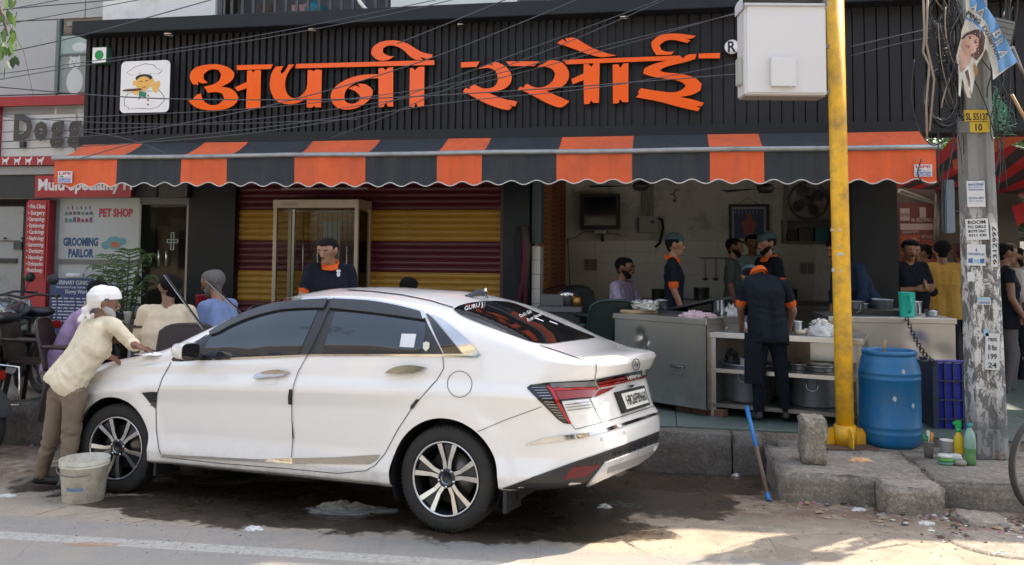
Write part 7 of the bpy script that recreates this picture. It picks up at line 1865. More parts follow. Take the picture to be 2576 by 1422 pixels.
# ================================================================== STREET FURNITURE AND SMALL THINGS
ypaint = M('yellow_pole_paint', (.80, .43, .010), .42, var=.08, scale=3, dirt=.55, dcol=(.20, .13, .06), dscale=6)
b0 = onz(2127, 1122, .262); t0_ = at(2099, -60, b0.y)
yp = thing('yellow_pole', 'tall bright yellow steel pole standing on the concrete platform', 'pole', b0)
ax = (t0_-b0); MB().tube([(0, 0, 0), ax*.25, ax*.5, ax], .071, 24).build('shaft', ypaint, yp)
MB().tube([(0, 0, 0), ax.normalized()*.17], .085, 20).build('collar', ypaint, yp)
for a in (0, PI/2):
    mb = MB(); c, s = math.cos(a), math.sin(a)
    for sg in (-1, 1):
        p = [(.07, 0), (.165, 0), (.165, .10), (.14, .14), (.07, .16)]
        mb.poly(p, lambda u, v, h: (sg*u*c-(h-.006)*s, sg*u*s+(h-.006)*c, v), .012); 
        mb.build('gusset', ypaint, yp); mb = MB()
MB().box(-.2, .2, -.17, .17, -.004, .012).build('base_plate', M('rusty_plate', (.12, .07, .045), .8, var=.3, dirt=.4), yp)
stick_m = M('torn_paper', (.5, .48, .42), .8, var=.2)
for (x, y, w_, h_) in ((2116, 640, .05, .022), (2103, 680, .014, .03), (2117, 682, .014, .03), (2100, 578, .02, .02), (2113, 579, .02, .02), (2112, 618, .01, .012)):
    p = at(x, y, b0.y-.0735)-b0; th = 0; mb = MB(); xo = p.x-ax.x*(p.z/ax.z)
    n = 4; vs = []
    for i in range(n+1):
        xx = xo+(i/n-.5)*w_; yy = -math.sqrt(max(0, .0722**2-xx**2)); vs += [(xx+ax.x*(p.z/ax.z), yy-.0005, p.z-h_/2), (xx+ax.x*(p.z/ax.z), yy-.0005, p.z+h_/2)]
    mb.add(vs, [(2*i, 2*i+2, 2*i+3, 2*i+1) for i in range(n)]); mb.build('sticker_scrap', stick_m, yp)
# white service box on the pole
bw = M('white_box_paint', (.60, .60, .605), .38, var=.03, scale=2)
YB_ = b0.y-.28
P0 = at(1873, 237, YB_); P1 = at(2077, 8, YB_)
wb = thing('white_service_box', 'large white metal box fixed to the left side of the yellow pole', 'box', P0)
W_, H_ = P1.x-P0.x, P1.z-P0.z
MB().box(0, W_, 0, .21, 0, H_, bv=.006).build('case', bw, wb)
mb = MB(); mb.box(.02, W_-.015, -.012, .0, .012, H_-.03, bv=.004); mb.build('front_panel', bw, wb)
mb = MB(); pr = [(-.015, H_-.06), (-.015, H_+.02), (.0, H_+.055), (W_+.01, H_+.055), (W_+.01, H_-.03), (0, H_-.03)]
mb.poly(pr, lambda a, b, h: (a, -.03+h, b), .25); mb.build('rain_hood', bw, wb)
a = at(1941, 217, YB_-.05)-P0; b = at(2003, 144, YB_-.05)-P0
MB().box(a.x, b.x, -.055, -.012, a.z, b.z, bv=.004).build('small_hatch', bw, wb)
MB().box(.01, W_-.01, .01, .20, -.012, -.0).build('bottom_tray', M('brownish_tray', (.28, .23, .20), .6, var=.1), wb)
MB().box(-.03, -.002, .05, .16, H_*.12, H_*.42, bv=.006).build('side_connector', M('pale_connector', (.4, .42, .38), .5), wb)
for z in (.03, H_*.55): MB().box(W_, W_+.07, .12, .18, z, z+.03).build('bracket', dsteel, wb)

# concrete utility pole
cb = onz(2487, 1150, .262); ct = at(2440, -60, cb.y)
cp = thing('concrete_pole', 'grey concrete utility pole plastered with torn posters and hung with cables', 'pole', cb)
def polemat():
    t = NT('poster_covered_concrete'); co = t.coord(); z = t.n('ShaderNodeSeparateXYZ', i_0=co).outputs[2]
    c = t.mix(t.noise(6, 5), (.17, .175, .17), (.26, .26, .25)); c = t.mix(t.ramp(z, 2.1, 1.6, 0, .6), c, (.09, .088, .085)); c = t.mix(t.ramp(t.noise(3, 8, .7), .5, .7, 0, .6), c, (.10, .095, .09))
    sv = t.n('ShaderNodeVectorMath', operation='MULTIPLY', i_0=co, i_1=(14, 14, 7)).outputs[0]
    v = t.noise(1, 8, .72, vec=sv, dist=.6); m = t.math('MULTIPLY', t.ramp(v, .49, .515), t.ramp(z, 2.0, 1.7)); m = t.math('MULTIPLY', m, t.ramp(z, .25, .5, .3, 1))
    c = t.mix(m, c, t.mix(t.noise(25, 3), (.42, .41, .39), (.66, .65, .62)))
    ink = t.math('MULTIPLY', m, t.ramp(t.noise(55, 3, .8), .58, .62)); c = t.mix(t.math('MULTIPLY', ink, .7), c, (.06, .06, .06))
    r = t.math('MULTIPLY', t.ramp(t.noise(4, 5, .7, vec=co), .60, .66), t.ramp(z, 1.0, .6)); c = t.mix(t.math('MULTIPLY', r, .8), c, (.26, .07, .03))
    t.set(Base_Color=c, Roughness=.9); t.bump(t.math('ADD', m, t.noise(40, 4)), .6, .006); return t.m
pm_ = polemat(); d_ = (ct-cb)
def sect(f):
    k = .126-.022*f; q = .085-.015*f; g = .022
    return [(-k, -q), (-g*1.6, -q), (-g, -q+.02), (g, -q+.02), (g*1.6, -q), (k*.62, -q), (k, -q+.03), (k, q), (-k, q)]
mb = MB(); N_ = 30; vs = []
for i in range(N_+1):
    f = i/N_; o = d_*f
    for x, y in sect(f): vs.append((o.x+x, o.y+y, o.z))
mb.add(vs, [(i*9+j, i*9+(j+1) % 9, (i+1)*9+(j+1) % 9, (i+1)*9+j) for i in range(N_) for j in range(9)]); mb.build('shaft', pm_, cp)
def polepost(name, x0, y0, x1, y1, mats, fn=None, off=.004, ang=0):
    Yp = cb.y-.085-off; A = at(x0, y1, Yp)-cb; B = at(x1, y0, Yp)-cb; w_, h_ = B.x-A.x, B.z-A.z; ca, sa = math.cos(ang), math.sin(ang)
    F_ = lambda a, b, h: Vector((A.x+a*ca-b*sa, A.y-h, A.z+a*sa+b*ca)); mb = MB()
    mb.add([F_(0, 0, 0), F_(w_, 0, 0), F_(w_, h_, 0), F_(0, h_, 0), F_(0, 0, -.003), F_(w_, 0, -.003), F_(w_, h_, -.003), F_(0, h_, -.003)], [(0, 1, 2, 3), (4, 5, 6, 7), (0, 1, 5, 4), (1, 2, 6, 5), (2, 3, 7, 6), (3, 0, 4, 7)])
    if fn: fn(mb, F_, w_, h_)
    return mb.build(name, mats, cp)
inkb = M('ink_blue', (.03, .10, .30), .6); inkk = M('ink_black', (.02, .02, .02), .7); papw = M('poster_white', (.52, .53, .53), .75, var=.06); ylw = M('pole_yellow', (.55, .36, .03), .7, var=.2, scale=20, dirt=.3)
def f1(mb, F_, w, h):
    text_mb(mb, 'SL 55137', lambda a, b, q: F_(a, b, .001+q), w*.05, h*.55, h*.30, w*.9, 1, .0005, bold=.03); mb.add([F_(w*.05, h*.46, .001), F_(w*.95, h*.46, .001), F_(w*.95, h*.49, .001), F_(w*.05, h*.49, .001)], [(0, 1, 2, 3)], 1)
    text_mb(mb, '10', lambda a, b, q: F_(a, b, .001+q), w*.42, h*.08, h*.3, w*.28, 1, .0005, bold=.03)
polepost('pole_number', 2427, 277, 2489, 333, [ylw, inkk], f1)
def f2_(mb, F_, w, h):
    G = lambda a, b, q: F_(a, b, .001+q)
    text_mb(mb, 'excitel', G, w*.08, h*.82, h*.12, w*.84, 1, .0005, bold=.02); text_mb(mb, 'BROADBAND', G, w*.08, h*.73, h*.05, w*.8, 1, .0005); text_mb(mb, 'UNLIMITED INTERNET', G, w*.08, h*.63, h*.06, w*.84, 1, .0005, bold=.02)
    text_mb(mb, 'NO DATA LIMITS', G, w*.08, h*.3, h*.08, w*.84, 1, .0005, bold=.02); text_mb(mb, 'TRULY UNLIMITED', G, w*.08, h*.2, h*.05, w*.8, 1, .0005)
polepost('poster', 2434, 456, 2478, 521, [papw, inkb], f2_, ang=.02)
def f3(mb, F_, w, h):
    G = lambda a, b, q: F_(a, b, .001+q)
    text_mb(mb, 'PURE SHEETAL JAL', G, w*.06, h*.5, h*.1, w*.88, 1, .0005, bold=.03); mb.add([G(w*.44, h*.68, 0), G(w*.56, h*.68, 0), G(w*.5, h*.86, 0)], [(0, 1, 2)], 1)
    mb.add([G(w*.06, h*.12, 0), G(w*.3, h*.12, 0), G(w*.3, h*.36, 0), G(w*.06, h*.32, 0)], [(0, 1, 2, 3)], 1); mb.add([G(w*.7, h*.12, 0), G(w*.94, h*.12, 0), G(w*.94, h*.36, 0), G(w*.7, h*.32, 0)], [(0, 1, 2, 3)], 1); mb.add([G(w*.32, h*.1, 0), G(w*.68, h*.1, 0), G(w*.66, h*.3, 0), G(w*.34, h*.3, 0)], [(0, 1, 2, 3)], 2)
polepost('poster', 2433, 615, 2478, 668, [papw, inkb, M('ink_pale_blue', (.25, .4, .5), .6)], f3, ang=-.02)
def f4(mb, F_, w, h):
    G = lambda a, b, q: F_(a, b, .001+q)
    for r, s_ in enumerate(('ROOM', 'PG GIRLS', 'BOYS 24x7', '9311 630')): text_mb(mb, s_, G, w*.1, h*(.76-.2*r), h*(.16 if r == 0 else .12), w*.78, 1, .0005, bold=.03)
polepost('poster', 2432, 552, 2488, 605, [papw, inkk], f4, ang=.05)
def f5(mb, F_, w, h): text_mb(mb, '9205954030', lambda a, b, q: F_(a, b, .001+q), w*.08, h*.1, h*.35, w*.84, 1, .0005, bold=.02); mb.add([F_(0, h*.6, .001), F_(w, h*.6, .001), F_(w, h*.95, .001), F_(0, h*.95, .001)], [(0, 1, 2, 3)], 2)
polepost('poster', 2459, 748, 2492, 767, [papw, inkb, MATS['ink_pale_blue']], f5)
polepost('poster', 2434, 685, 2452, 708, [papw, inkk], f5 if 0 else None); polepost('poster', 2475, 828, 2487, 846, [MATS['ink_pale_blue'], inkk])
def f6(mb, F_, w, h):
    for r, s_ in enumerate(('rent', 'B flat', '199', '24')): text_mb(mb, s_, lambda a, b, q: F_(a, b, .001+q), w*.2, h*(.78-.24*r), h*.14, w*.6, 1, .0005, bold=.02)
polepost('poster', 2478, 838, 2512, 930, [papw, inkk], f6, ang=-.04)
def f7(mb, F_, w, h): text_mb(mb, '9312997', lambda a, b, q: F_(w*.85-b, a, .001+q), h*.06, 0, w*.6, h*.86, 1, .0005, bold=.02)
polepost('poster', 2494, 560, 2508, 672, [papw, inkk], f7)
# cables
cabm = M('cable_black', (.012, .014, .018), .5); cabg = M('cable_grey', (.10, .10, .105), .5); cabt = M('cable_tan', (.25, .20, .15), .6)
rn = random.Random(12)
tk = thing('cable_tangle', 'tangle of black cable coils and loose wires hanging on the concrete pole', 'cables', at(2400, 250, cb.y-.05))
def coil(cx, cy, rx, ry, n, Yc, tilt):
    for k in range(n):
        ph = rn.uniform(0, 6.3); pts = []; dx, dy = rn.gauss(0, rx*.09), rn.gauss(0, ry*.08); sx, sy = rx*rn.uniform(.78, 1.08), ry*rn.uniform(.85, 1.08)
        for i in range(36):
            a = 2*PI*i/36; r = 1+.03*math.sin(3*a+ph)
            pts.append(at(cx+dx+sx*r*math.cos(a)+tilt*math.sin(a)*rx, cy+dy+sy*r*math.sin(a), Yc+rn.uniform(-.01, .01)+.05*math.cos(a+ph))-tk.location)
        MB().tube(pts, rn.uniform(.0035, .006), 5, closed=True).build('coil', cabm if k % 5 else cabg, tk)
coil(2372, 250, 46, 68, 20, cb.y-.10, .1); coil(2372, 30, 40, 46, 14, cb.y-.10, 0); coil(2380, 95, 34, 62, 9, cb.y-.06, -.2); coil(2385, 200, 22, 75, 7, cb.y-.02, .3)
for k in range(34):
    x = rn.uniform(2335, 2440) if k % 4 else rn.uniform(2490, 2545); y = rn.uniform(-40, 60); L = rn.uniform(150, 460); pts = []; w1, w2, ph = rn.uniform(4, 22), rn.uniform(2, 9), rn.uniform(0, 6)
    x2 = rn.uniform(2380, 2440) if k % 4 else rn.uniform(2500, 2530)
    for i in range(22):
        f = i/21; pts.append(at(x+(x2-x)*f+w1*math.sin(f*3.6+ph)+w2*math.sin(f*9+ph*2), y+L*f, cb.y-.12+.10*math.sin(ph+f*4))-tk.location)
    MB().tube(pts, rn.choice((.003, .004, .0055)), 5).build('loose_cable', (cabm, cabm, cabg, cabt)[k % 4 if k % 3 else 0], tk)
for pts_ in (((2322, -20), (2326, 90), (2322, 130), (2338, 165), (2330, 260), (2332, 350)), ((2334, -20), (2330, 110), (2350, 200), (2338, 330))):
    MB().tube([at(x, y, cb.y-.16)-tk.location for x, y in pts_], .009, 6).build('trunk_cable', cabt, tk)
for pts_ in (((2300, 150), (2290, 250), (2310, 330), (2345, 372), (2380, 352)), ((2318, 400), (2305, 440), (2330, 470), (2365, 460), (2376, 400)), ((2440, 180), (2480, 260), (2500, 330), (2520, 400), (2508, 500)), ((2470, 150), (2510, 200), (2540, 245), (2500, 248)), ((2360, 330), (2362, 480)), ((2372, 420), (2368, 530), (2372, 600))):
    P_ = [at(x, y, cb.y-.18) for x, y in pts_]; q = []
    for i in range(len(P_)-1):
        for j in range(6): q.append(P_[i].lerp(P_[i+1], j/6))
    for _ in range(6): q = [q[0]]+[(q[i-1]+q[i]*2+q[i+1])/4 for i in range(1, len(q)-1)]+[q[-1]]
    MB().tube([p-tk.location for p in q], .005, 5).build('loose_cable', cabm, tk)
# green frayed net
mb = MB()
for k in range(26):
    x, y = 2500+rn.uniform(-4, 8), 215+rn.uniform(0, 50); pts = [at(x+rn.uniform(-6, 8)*i+2.5*i, y+i*rn.uniform(10, 16), cb.y-.14)-tk.location for i in range(7)]; mb.tube(pts, .0015, 4)
tag(mb.build('frayed_net', M('green_net', (.10, .30, .20), .7), tk), kind='stuff')
# small enclosures
def encl(label, x0, y0, x1, y1, m, ang=0, dep=.08):
    A = at(x0, y1, cb.y-.2); B = at(x1, y0, cb.y-.2); t = thing('cable_enclosure', label, 'enclosure', (A+B)/2); w_, h_ = (B.x-A.x)/2, (B.z-A.z)/2; R = Matrix.Rotation(ang, 3, 'Y')
    mb = MB(); mb.box(-w_, w_, 0, dep, -h_, h_, bv=.006); mb.xf(lambda v: R @ v); mb.build('case', m, t)
    for k in range(5):
        mb = MB(); zz = -h_*.8+k*h_*.4; mb.box(-w_*.9, w_*.9, -.008, 0, zz, zz+h_*.08); mb.xf(lambda v: R @ v); mb.build('rib', m, t)
encl('ribbed grey cable box tilted at the right of the concrete pole top', 2496, 48, 2548, 118, M('grey_enclosure', (.13, .13, .125), .5, var=.2), .22)
encl('small dark junction plate on the concrete pole below the torn banner', 2412, 305, 2440, 335, MATS['grey_enclosure'], 0, .03)
tag(MB().tube([at(2545, 120, cb.y-.1), at(2590, 230, cb.y+.1)], .02, 8).build('steel_strut', dsteel), 'thin steel strut slanting down at the right edge', 'strut')
# torn banner
tb = thing('torn_banner', 'torn exhibition banner with a woman\'s portrait wrapped round the concrete pole', 'banner', at(2450, 100, cb.y-.22)); YT = cb.y-.26
Tp = cv(3500, 0, 2.031)
def tpoly(pts, m, off, nm='print'):
    pts = Tp(pts); mb = MB()
    e = dense(pts, 6); gx0, gx1 = min(p[0] for p in e), max(p[0] for p in e); gy0, gy1 = min(p[1] for p in e), max(p[1] for p in e); P2 = list(e); y = gy0+4
    while y < gy1:
        x = gx0+4
        while x < gx1:
            if in_poly((x, y), e) and min((x-p[0])**2+(y-p[1])**2 for p in e) > 6: P2.append((x, y))
            x += 8
        y += 8
    r = geometry.delaunay_2d_cdt([Vector(p) for p in P2], [], [list(range(len(e)))], 1, 1e-4)
    def S(x, y): return at(x, y, YT-off+.028*math.sin(x*.09+y*.03)+.018*math.sin(x*.21-y*.05))-tb.location
    mb.add([S(v.x, v.y) for v in r[0]], r[2], 0, True); return mb.build(nm, m, tb)
bnw = M('banner_white', (.55, .53, .47), .6, var=.05); bnb = M('banner_blue', (.10, .25, .48), .6, var=.1); wskin = M('portrait_skin', (.50, .30, .22), .6, var=.06); whair = M('portrait_hair', (.075, .035, .03), .7, var=.3, scale=30)
tpoly([(385, -60), (500, -60), (560, 60), (640, 180), (795, 482), (700, 545), (605, 622), (600, 545), (560, 400), (545, 380), (520, 440), (480, 500), (465, 590), (440, 730), (425, 690), (432, 765), (405, 755), (385, 700), (365, 600), (350, 755), (338, 740), (338, 560), (318, 440), (355, 300), (360, 240), (400, 130)], bnw, 0, 'fabric')
tpoly([(430, -60), (500, -60), (560, 60), (640, 180), (795, 482), (740, 515), (650, 570), (640, 480), (610, 330), (560, 190), (480, 90), (420, 60)], bnb, .004)
tpoly([(400, 130), (470, 165), (540, 240), (535, 255), (460, 185), (395, 148)], bnb, .004)
tpoly([(355, 300), (400, 255), (470, 228), (520, 235), (545, 290), (530, 400), (480, 470), (440, 440), (360, 300)], whair, .006)
tpoly([(385, 290), (410, 275), (455, 265), (495, 300), (490, 360), (470, 400), (430, 430), (385, 410), (355, 360), (365, 310)], wskin, .009); tpoly([(345, 390), (430, 425), (420, 490), (350, 560), (338, 480)], wskin, .0085)
for e_ in ([(412, 292), (430, 288), (438, 300), (422, 302)], [(458, 322), (478, 326), (480, 338), (462, 336)], [(408, 284), (432, 278), (430, 283), (408, 289)], [(460, 312), (484, 318), (482, 322), (460, 317)]): tpoly(e_, whair, .012)
tpoly([(388, 352), (405, 350), (420, 362), (412, 380), (395, 375)], M('portrait_lips', (.30, .06, .06), .5), .012)
tpoly([(385, 560), (410, 540), (425, 620), (430, 690), (415, 640)], MATS['portrait_hair'], .006); tpoly([(462, 480), (490, 560), (468, 600), (455, 520)], M('banner_brown', (.3, .16, .06), .6), .006)
def tb_text(txt, p0, p1, up, m, off, bold=.03):
    p0, p1 = Tp([p0, p1]); L = math.dist(p0, p1); ux, uy = (p1[0]-p0[0])/L, (p1[1]-p0[1])/L; mb = MB()
    def S(a, b, h):
        x, y = p0[0]+ux*a+up[0]*b, p0[1]+uy*a+up[1]*b; return at(x, y, YT-off+.028*math.sin(x*.09+y*.03)+.018*math.sin(x*.21-y*.05))-tb.location
    text_mb(mb, txt, S, 0, 0, 1, L, 0, 0, bold=bold); mb.build('lettering', m, tb)
tb_text('PING', (398, 115), (500, 190), (5, -10), inkk, .012); tb_text('EXHIBITION', (522, 212), (640, 470), (8, -5), inkk, .012, .01)
tb_text('A', (425, 60), (470, 92), (10, -16), bnw, .012); tb_text('A', (470, 95), (520, 140), (12, -14), bnw, .012)
tb_text('R', (618, 330), (640, 360), (18, -12), bnw, .012); tb_text('B', (600, 260), (625, 310), (18, -12), bnw, .012); tb_text('A', (645, 400), (665, 455), (20, -8), bnw, .012)
MB().tube([at(2545, 238, YT)-tb.location, at(2590, 320, YT)-tb.location], .012, 6).build('bamboo', M('bamboo', (.35, .22, .10), .6), tb)
# overhead wires
OW = [[(-40, 28), (291, 0), (420, -14)], [(-40, 34), (139, 3), (200, -14)], [(-40, 72), (350, 0), (420, -14)], [(-40, 144), (200, 93), (531, 0), (580, -14)], [(-40, 192), (300, 145), (658, 90), (1118, -4), (1160, -14)],
      [(-40, 207), (207, 165), (658, 100), (1000, 33), (1180, -10)], [(-40, 216), (207, 238), (427, 251), (849, 252), (1118, 240), (1500, 215), (1855, 187)], [(-40, 306), (207, 295), (658, 275), (1118, 222), (1500, 120), (1865, 32)],
      [(-40, 334), (324, 324), (658, 301), (1118, 236), (1600, 105), (1862, 30)], [(-40, 360), (324, 337), (486, 306), (658, 272), (880, 214), (1118, 137), (1451, 0), (1480, -14)], [(-40, 376), (227, 369), (658, 337), (1118, 256), (1500, 225), (1855, 160)],
      [(200, 400), (360, 352), (600, 330), (900, 290), (1118, 203), (1633, 11), (1680, -10)], [(1000, 110), (1118, 63), (1270, 0), (1300, -12)], [(830, 348), (960, 300), (1118, 225), (1400, 120), (1640, 14), (1690, -8)], [(-40, 290), (207, 308), (500, 316), (900, 300)],
      [(2140, 118), (2250, 92), (2369, 66)], [(2140, 141), (2250, 112), (2350, 92), (2378, 100)], [(200, 330), (300, 344), (360, 362), (420, 388)]]
WL = ['topmost overhead wire at the left top corner, reaching the frame above the limewashed wall', 'short wire crossing the very top left corner', 'wire rising from the left edge to the top above the grey cladding', 'steep wire passing over the left end of the sign canopy', 'wire running over the green dot box up to the top centre', 'wire passing just under the green dot box and rising over the sign', 'nearly level wire crossing the middle of the chef emblem and the letters', 'wire under the chef emblem that climbs towards the white box', 'wire along the lower slats that climbs to the white box', 'wire that curves up from the lower left and leaves at the top right of centre', 'lowest long wire that runs up to the side connector of the white box', 'wire sagging over the left of the awning then climbing steeply over the sign', 'short wire in the top middle above the last letters of the first word', 'wire rising from the awning centre over the second word', 'nearly level wire over the bottom of the left slats', 'upper one of two wires right of the yellow pole', 'lower one of two wires right of the yellow pole', 'short sagging wire below the left end of the sign']
for k, pts_ in enumerate(OW):
    P_ = [at(x, y, 7.3+.12*(k % 5)) for x, y in pts_]; q = []
    for i in range(len(P_)-1):
        for j in range(8): q.append(P_[i].lerp(P_[i+1], j/8))
    q.append(P_[-1])
    for _ in range(10): q = [q[0]]+[(q[i-1]+q[i]*2+q[i+1])/4 for i in range(1, len(q)-1)]+[q[-1]]
    tag(MB().tube(q, .0042 if k % 3 else .0055, 5).build('overhead_wire', M('wire_grey', (.05, .053, .06), .5)), WL[k], 'wire', 'overhead wires')

# --- barrel
bm = M('blue_barrel_plastic', (.004, .12, .30), .42, var=.22, scale=3, dirt=.4, dcol=(.06, .12, .17), dscale=5)
bp = onz(2240, 1118, .262); R_ = 72.5*bp.y/FPX; bz = at(2240, 880, bp.y).z-.262
ba = thing('blue_barrel', 'big blue plastic barrel standing right of the yellow pole', 'barrel', bp)
P_ = [(0, 0), (.80, 0), (.88, .015), (.95, .05), (.985, .10), (.985, .13), (1.0, .14), (1.0, .155), (.985, .165), (.985, .20), (1.0, .21), (1.0, .225), (.985, .235), (.985, .70), (1.0, .705), (1.0, .72), (.985, .73), (.985, .76), (1.0, .765), (1.0, .78), (.98, .79), (.94, .86), (.88, .93), (.84, .955)]
MB().lathe([(r*R_, z*bz) for r, z in P_], n=44).build('body', bm, ba)
MB().lathe([(r*R_, z*bz) for r, z in ((.84, .955), (.88, .958), (.885, .985), (.86, 1.0), (.80, 1.0), (.78, .97), (.76, .94), (0, .93))], n=44).build('rim', bm, ba)
MB().tube([(R_*.72, -R_*.45, bz*.90), (R_*.95, -R_*.65, bz*.90), (R_*1.12, -R_*.5, bz*.915), (R_*1.08, -R_*.3, bz*.93)], .012, 8).build('handle', black, ba)
for k in range(3):
    mb = MB(); a0 = [-1.9, -1.25, -1.6][k]; z0 = [.52, .45, .80][k]*bz; rr = R_*.99
    mb.add([(rr*math.cos(a0+dx), rr*math.sin(a0+dx), z0+dz) for dx, dz in ((0, 0), (.10, -.02), (.14, .012), (.05, .03))], [(0, 1, 2, 3)]); mb.build('scuff', M('barrel_scuff', (.35, .42, .48), .6), ba)
mb = MB().tube([(0, 0, 0), (.01, 0, .12)], .012, 6); o = mb.build('wooden_stick_end', wd); o.location = bp+Vector((-.04, 0, bz*.95)); tag(o, 'short stick poking out of the top of the blue barrel', 'stick')
# --- blue crate
cr0 = onz(2358, 1104, .262); s_ = cr0.y/FPX; cH = at(2358, 912, cr0.y).z-.262
ckm = M('crate_blue', (.015, .03, .40), .45, var=.2, dirt=.2); ckd = M('crate_rim', (.03, .035, .07), .5)
kr = thing('plastic_crate', 'deep blue plastic crate standing on end between barrel and concrete pole', 'crate', cr0, -.12)
KW = .36
MB().box(0, KW, .03, .30, .01, cH-.01).build('shell', ckm, kr)
for x in [i*KW/5 for i in range(6)]: MB().box(x-.005, x+.005, .0, .03, .01, cH).build('rib', ckd, kr)
for z in [i*cH/4 for i in range(5)]: MB().box(0, KW, -.002, .03, z+.0-.0, z+.012).build('rib', ckd, kr)
for y in (.1, .2): MB().box(-.02, 0, y-.005, y+.005, 0, cH).build('rib', ckd, kr)
MB().box(-.03, .012, -.01, .31, 0, cH+.012).build('side_rim', ckd, kr)
# --- small things on the platform edge
def lat(name, label, cat, px, py, z, prof, mat, n=20, mis=None, off=(0, 0)):
    p = onz(px, py, z); o = MB().lathe(prof, n=n, mis=mis).build(name, mat); o.location = p+Vector((off[0], off[1], 0)); return tag(o, label, cat)
PZ = .262
p = onz(2336, 1150, PZ); cu = thing('steel_tumbler', 'steel tumbler holding scrubbers, in front of the blue barrel', 'tumbler', p)
MB().lathe([(0, 0), (.032, 0), (.040, .115), (.042, .118), (.038, .116), (.03, .01), (0, .01)], n=20).build('cup', stb, cu)
for x, c, L in ((-.022, (.01, .16, .05), .06), (.0, (.4, .42, .38), .09), (.018, (.5, .2, .02), .075), (-.008, (.01, .12, .04), .05)):
    MB().tube([(x, 0, .08), (x*1.6, .0, .11+L)], [.010, .014], 8).build('brush', M('brush%02d' % int(L*1000), c, .5), cu)
bwl = M('melamine_white', (.58, .58, .54), .35)
p = onz(2384, 1140, PZ); st_ = thing('bowl_stack', 'stack of white bowls beside the yellow spray bottle', 'bowls', p)
for k in range(5): MB().lathe([(0, .0), (.04, 0), (.058, .022), (.06, .026), (.054, .024), (.038, .006), (0, .006)], (0, 0, .019*k), 24).build('bowl', bwl, st_)
p = onz(2379, 1168, PZ); st2 = thing('soap_dish_stack', 'small stack of white, green and teal dishes at the platform edge', 'dishes', p)
for k, c in enumerate(((.10, .25, .20), (.10, .35, .06), (.55, .55, .5))): MB().lathe([(0, 0), (.05, 0), (.056, .012), (.05, .022), (0, .024)], (0, 0, .025*k), 22).build('dish', M('dish%d' % k, c, .5), st2)
lat('round_sponge', 'grey rolled scrubber lying beside the dish stack', 'sponge', 2414, 1170, PZ, [(0, 0), (.045, .004), (.05, .02), (.04, .035), (0, .04)], M('sponge_grey', (.25, .24, .2), .9, bump=.8))
lat('white_dish', 'small white dish leaning behind the grey scrubber', 'dish', 2404, 1160, PZ, [(0, 0), (.045, .0), (.05, .012), (.04, .05), (0, .052)], bwl)
p = onz(2412, 1145, PZ); sbt = thing('spray_bottle', 'yellow spray bottle with a green trigger head', 'spray bottle', p)
MB().lathe([(0, 0), (.034, 0), (.036, .01), (.036, .12), (.03, .15), (.016, .17), (.014, .19), (0, .19)], n=20).build('bottle', M('yellow_liquid', (.55, .40, .02), .25), sbt)
mb = MB(); mb.lathe([(0, .18), (.018, .18), (.018, .21), (0, .21)], n=12); mb.box(-.022, .024, -.012, .012, .21, .265, bv=.006); mb.box(-.04, -.02, -.008, .008, .235, .255); mb.beam((.012, 0, .22), (.02, 0, .185), .012, .008); mb.build('trigger', M('green_trigger', (.02, .45, .10), .35), sbt)
p = onz(2441, 1168, PZ); gbt = thing('drink_bottle', 'clear green plastic bottle with a teal cap, half full', 'bottle', p)
MB().lathe([(0, 0), (.036, 0), (.04, .015), (.040, .06), (.035, .085), (.041, .12), (.041, .19), (.030, .235), (.014, .262), (.014, .275)], n=22, mis=[0]*5+[1]*4).build('bottle', [M('green_liquid', (.10, .24, .09), .12), M('bottle_plastic', (.22, .36, .30), .1)], gbt)
MB().lathe([(0, .272), (.018, .272), (.018, .298), (0, .3)], n=14).build('cap', M('teal_cap', (.01, .25, .25), .4), gbt)
crumple('food_wrap', 'crumpled orange and white food wrapper on the platform', 'wrapper', onz(2163, 1160, PZ), .08, .04, .03, M('wrapper', (.60, .36, .18), .7, var=.5, scale=35), 33)
# rubble and leaves on platform
def stuffbits(name, centers, n, smin, smax, mats, seed, zf, label=None):
    rn = random.Random(seed); mb = MB()
    for k in range(n):
        cx, cy, sx, sy = rn.choice(centers); x, y = rn.gauss(cx, sx), rn.gauss(cy, sy); p = zf(x, y)
        if p is None: continue
        r = rn.uniform(smin, smax)*rn.choice((.4, .6, 1)); a = rn.uniform(0, 6.28); h = r*rn.uniform(.15, .8); q = []
        m5 = rn.choice((4, 5))
        for i in range(m5): t = a+2*PI*i/m5; rr = r*rn.uniform(.6, 1.2); q.append((p.x+rr*math.cos(t), p.y+rr*math.sin(t), p.z+.002+rn.uniform(0, h*.5)))
        q.append((p.x, p.y, p.z+h)); mb.add(q, [(i, (i+1) % m5, m5) for i in range(m5)], rn.randrange(len(mats)))
    return tag(mb.build(name, mats, recalc=False), label, None, None, 'stuff')
lm1 = [M('scrap_white', (.55, .55, .53), .8, var=.15), M('scrap_tan', (.30, .22, .13), .9), M('scrap_brown', (.09, .055, .035), .9), M('scrap_grey', (.2, .19, .17), .9), M('scrap_pink', (.35, .12, .16), .8), M('scrap_dark', (.04, .03, .025), .9)]
stuffbits('street_litter', [(2180, 1268, 60, 8), (2380, 1290, 60, 12), (2340, 1282, 30, 8), (2450, 1345, 60, 16), (2060, 1262, 70, 8), (2300, 1300, 90, 12), (2560, 1330, 50, 20)], 900, .008, .034, lm1, 5, lambda x, y: road(x, y) if y > 1245 else None)
stuffbits('road_grit', [(1700, 1300, 450, 60), (700, 1360, 500, 40), (2200, 1360, 300, 30), (200, 1300, 250, 40)], 1500, .003, .009, [lm1[2], lm1[3], lm1[5], lm1[1], M('grit_stone', (.2, .19, .17), .9)], 6, lambda x, y: road(x, y) if y > 1215 else None)
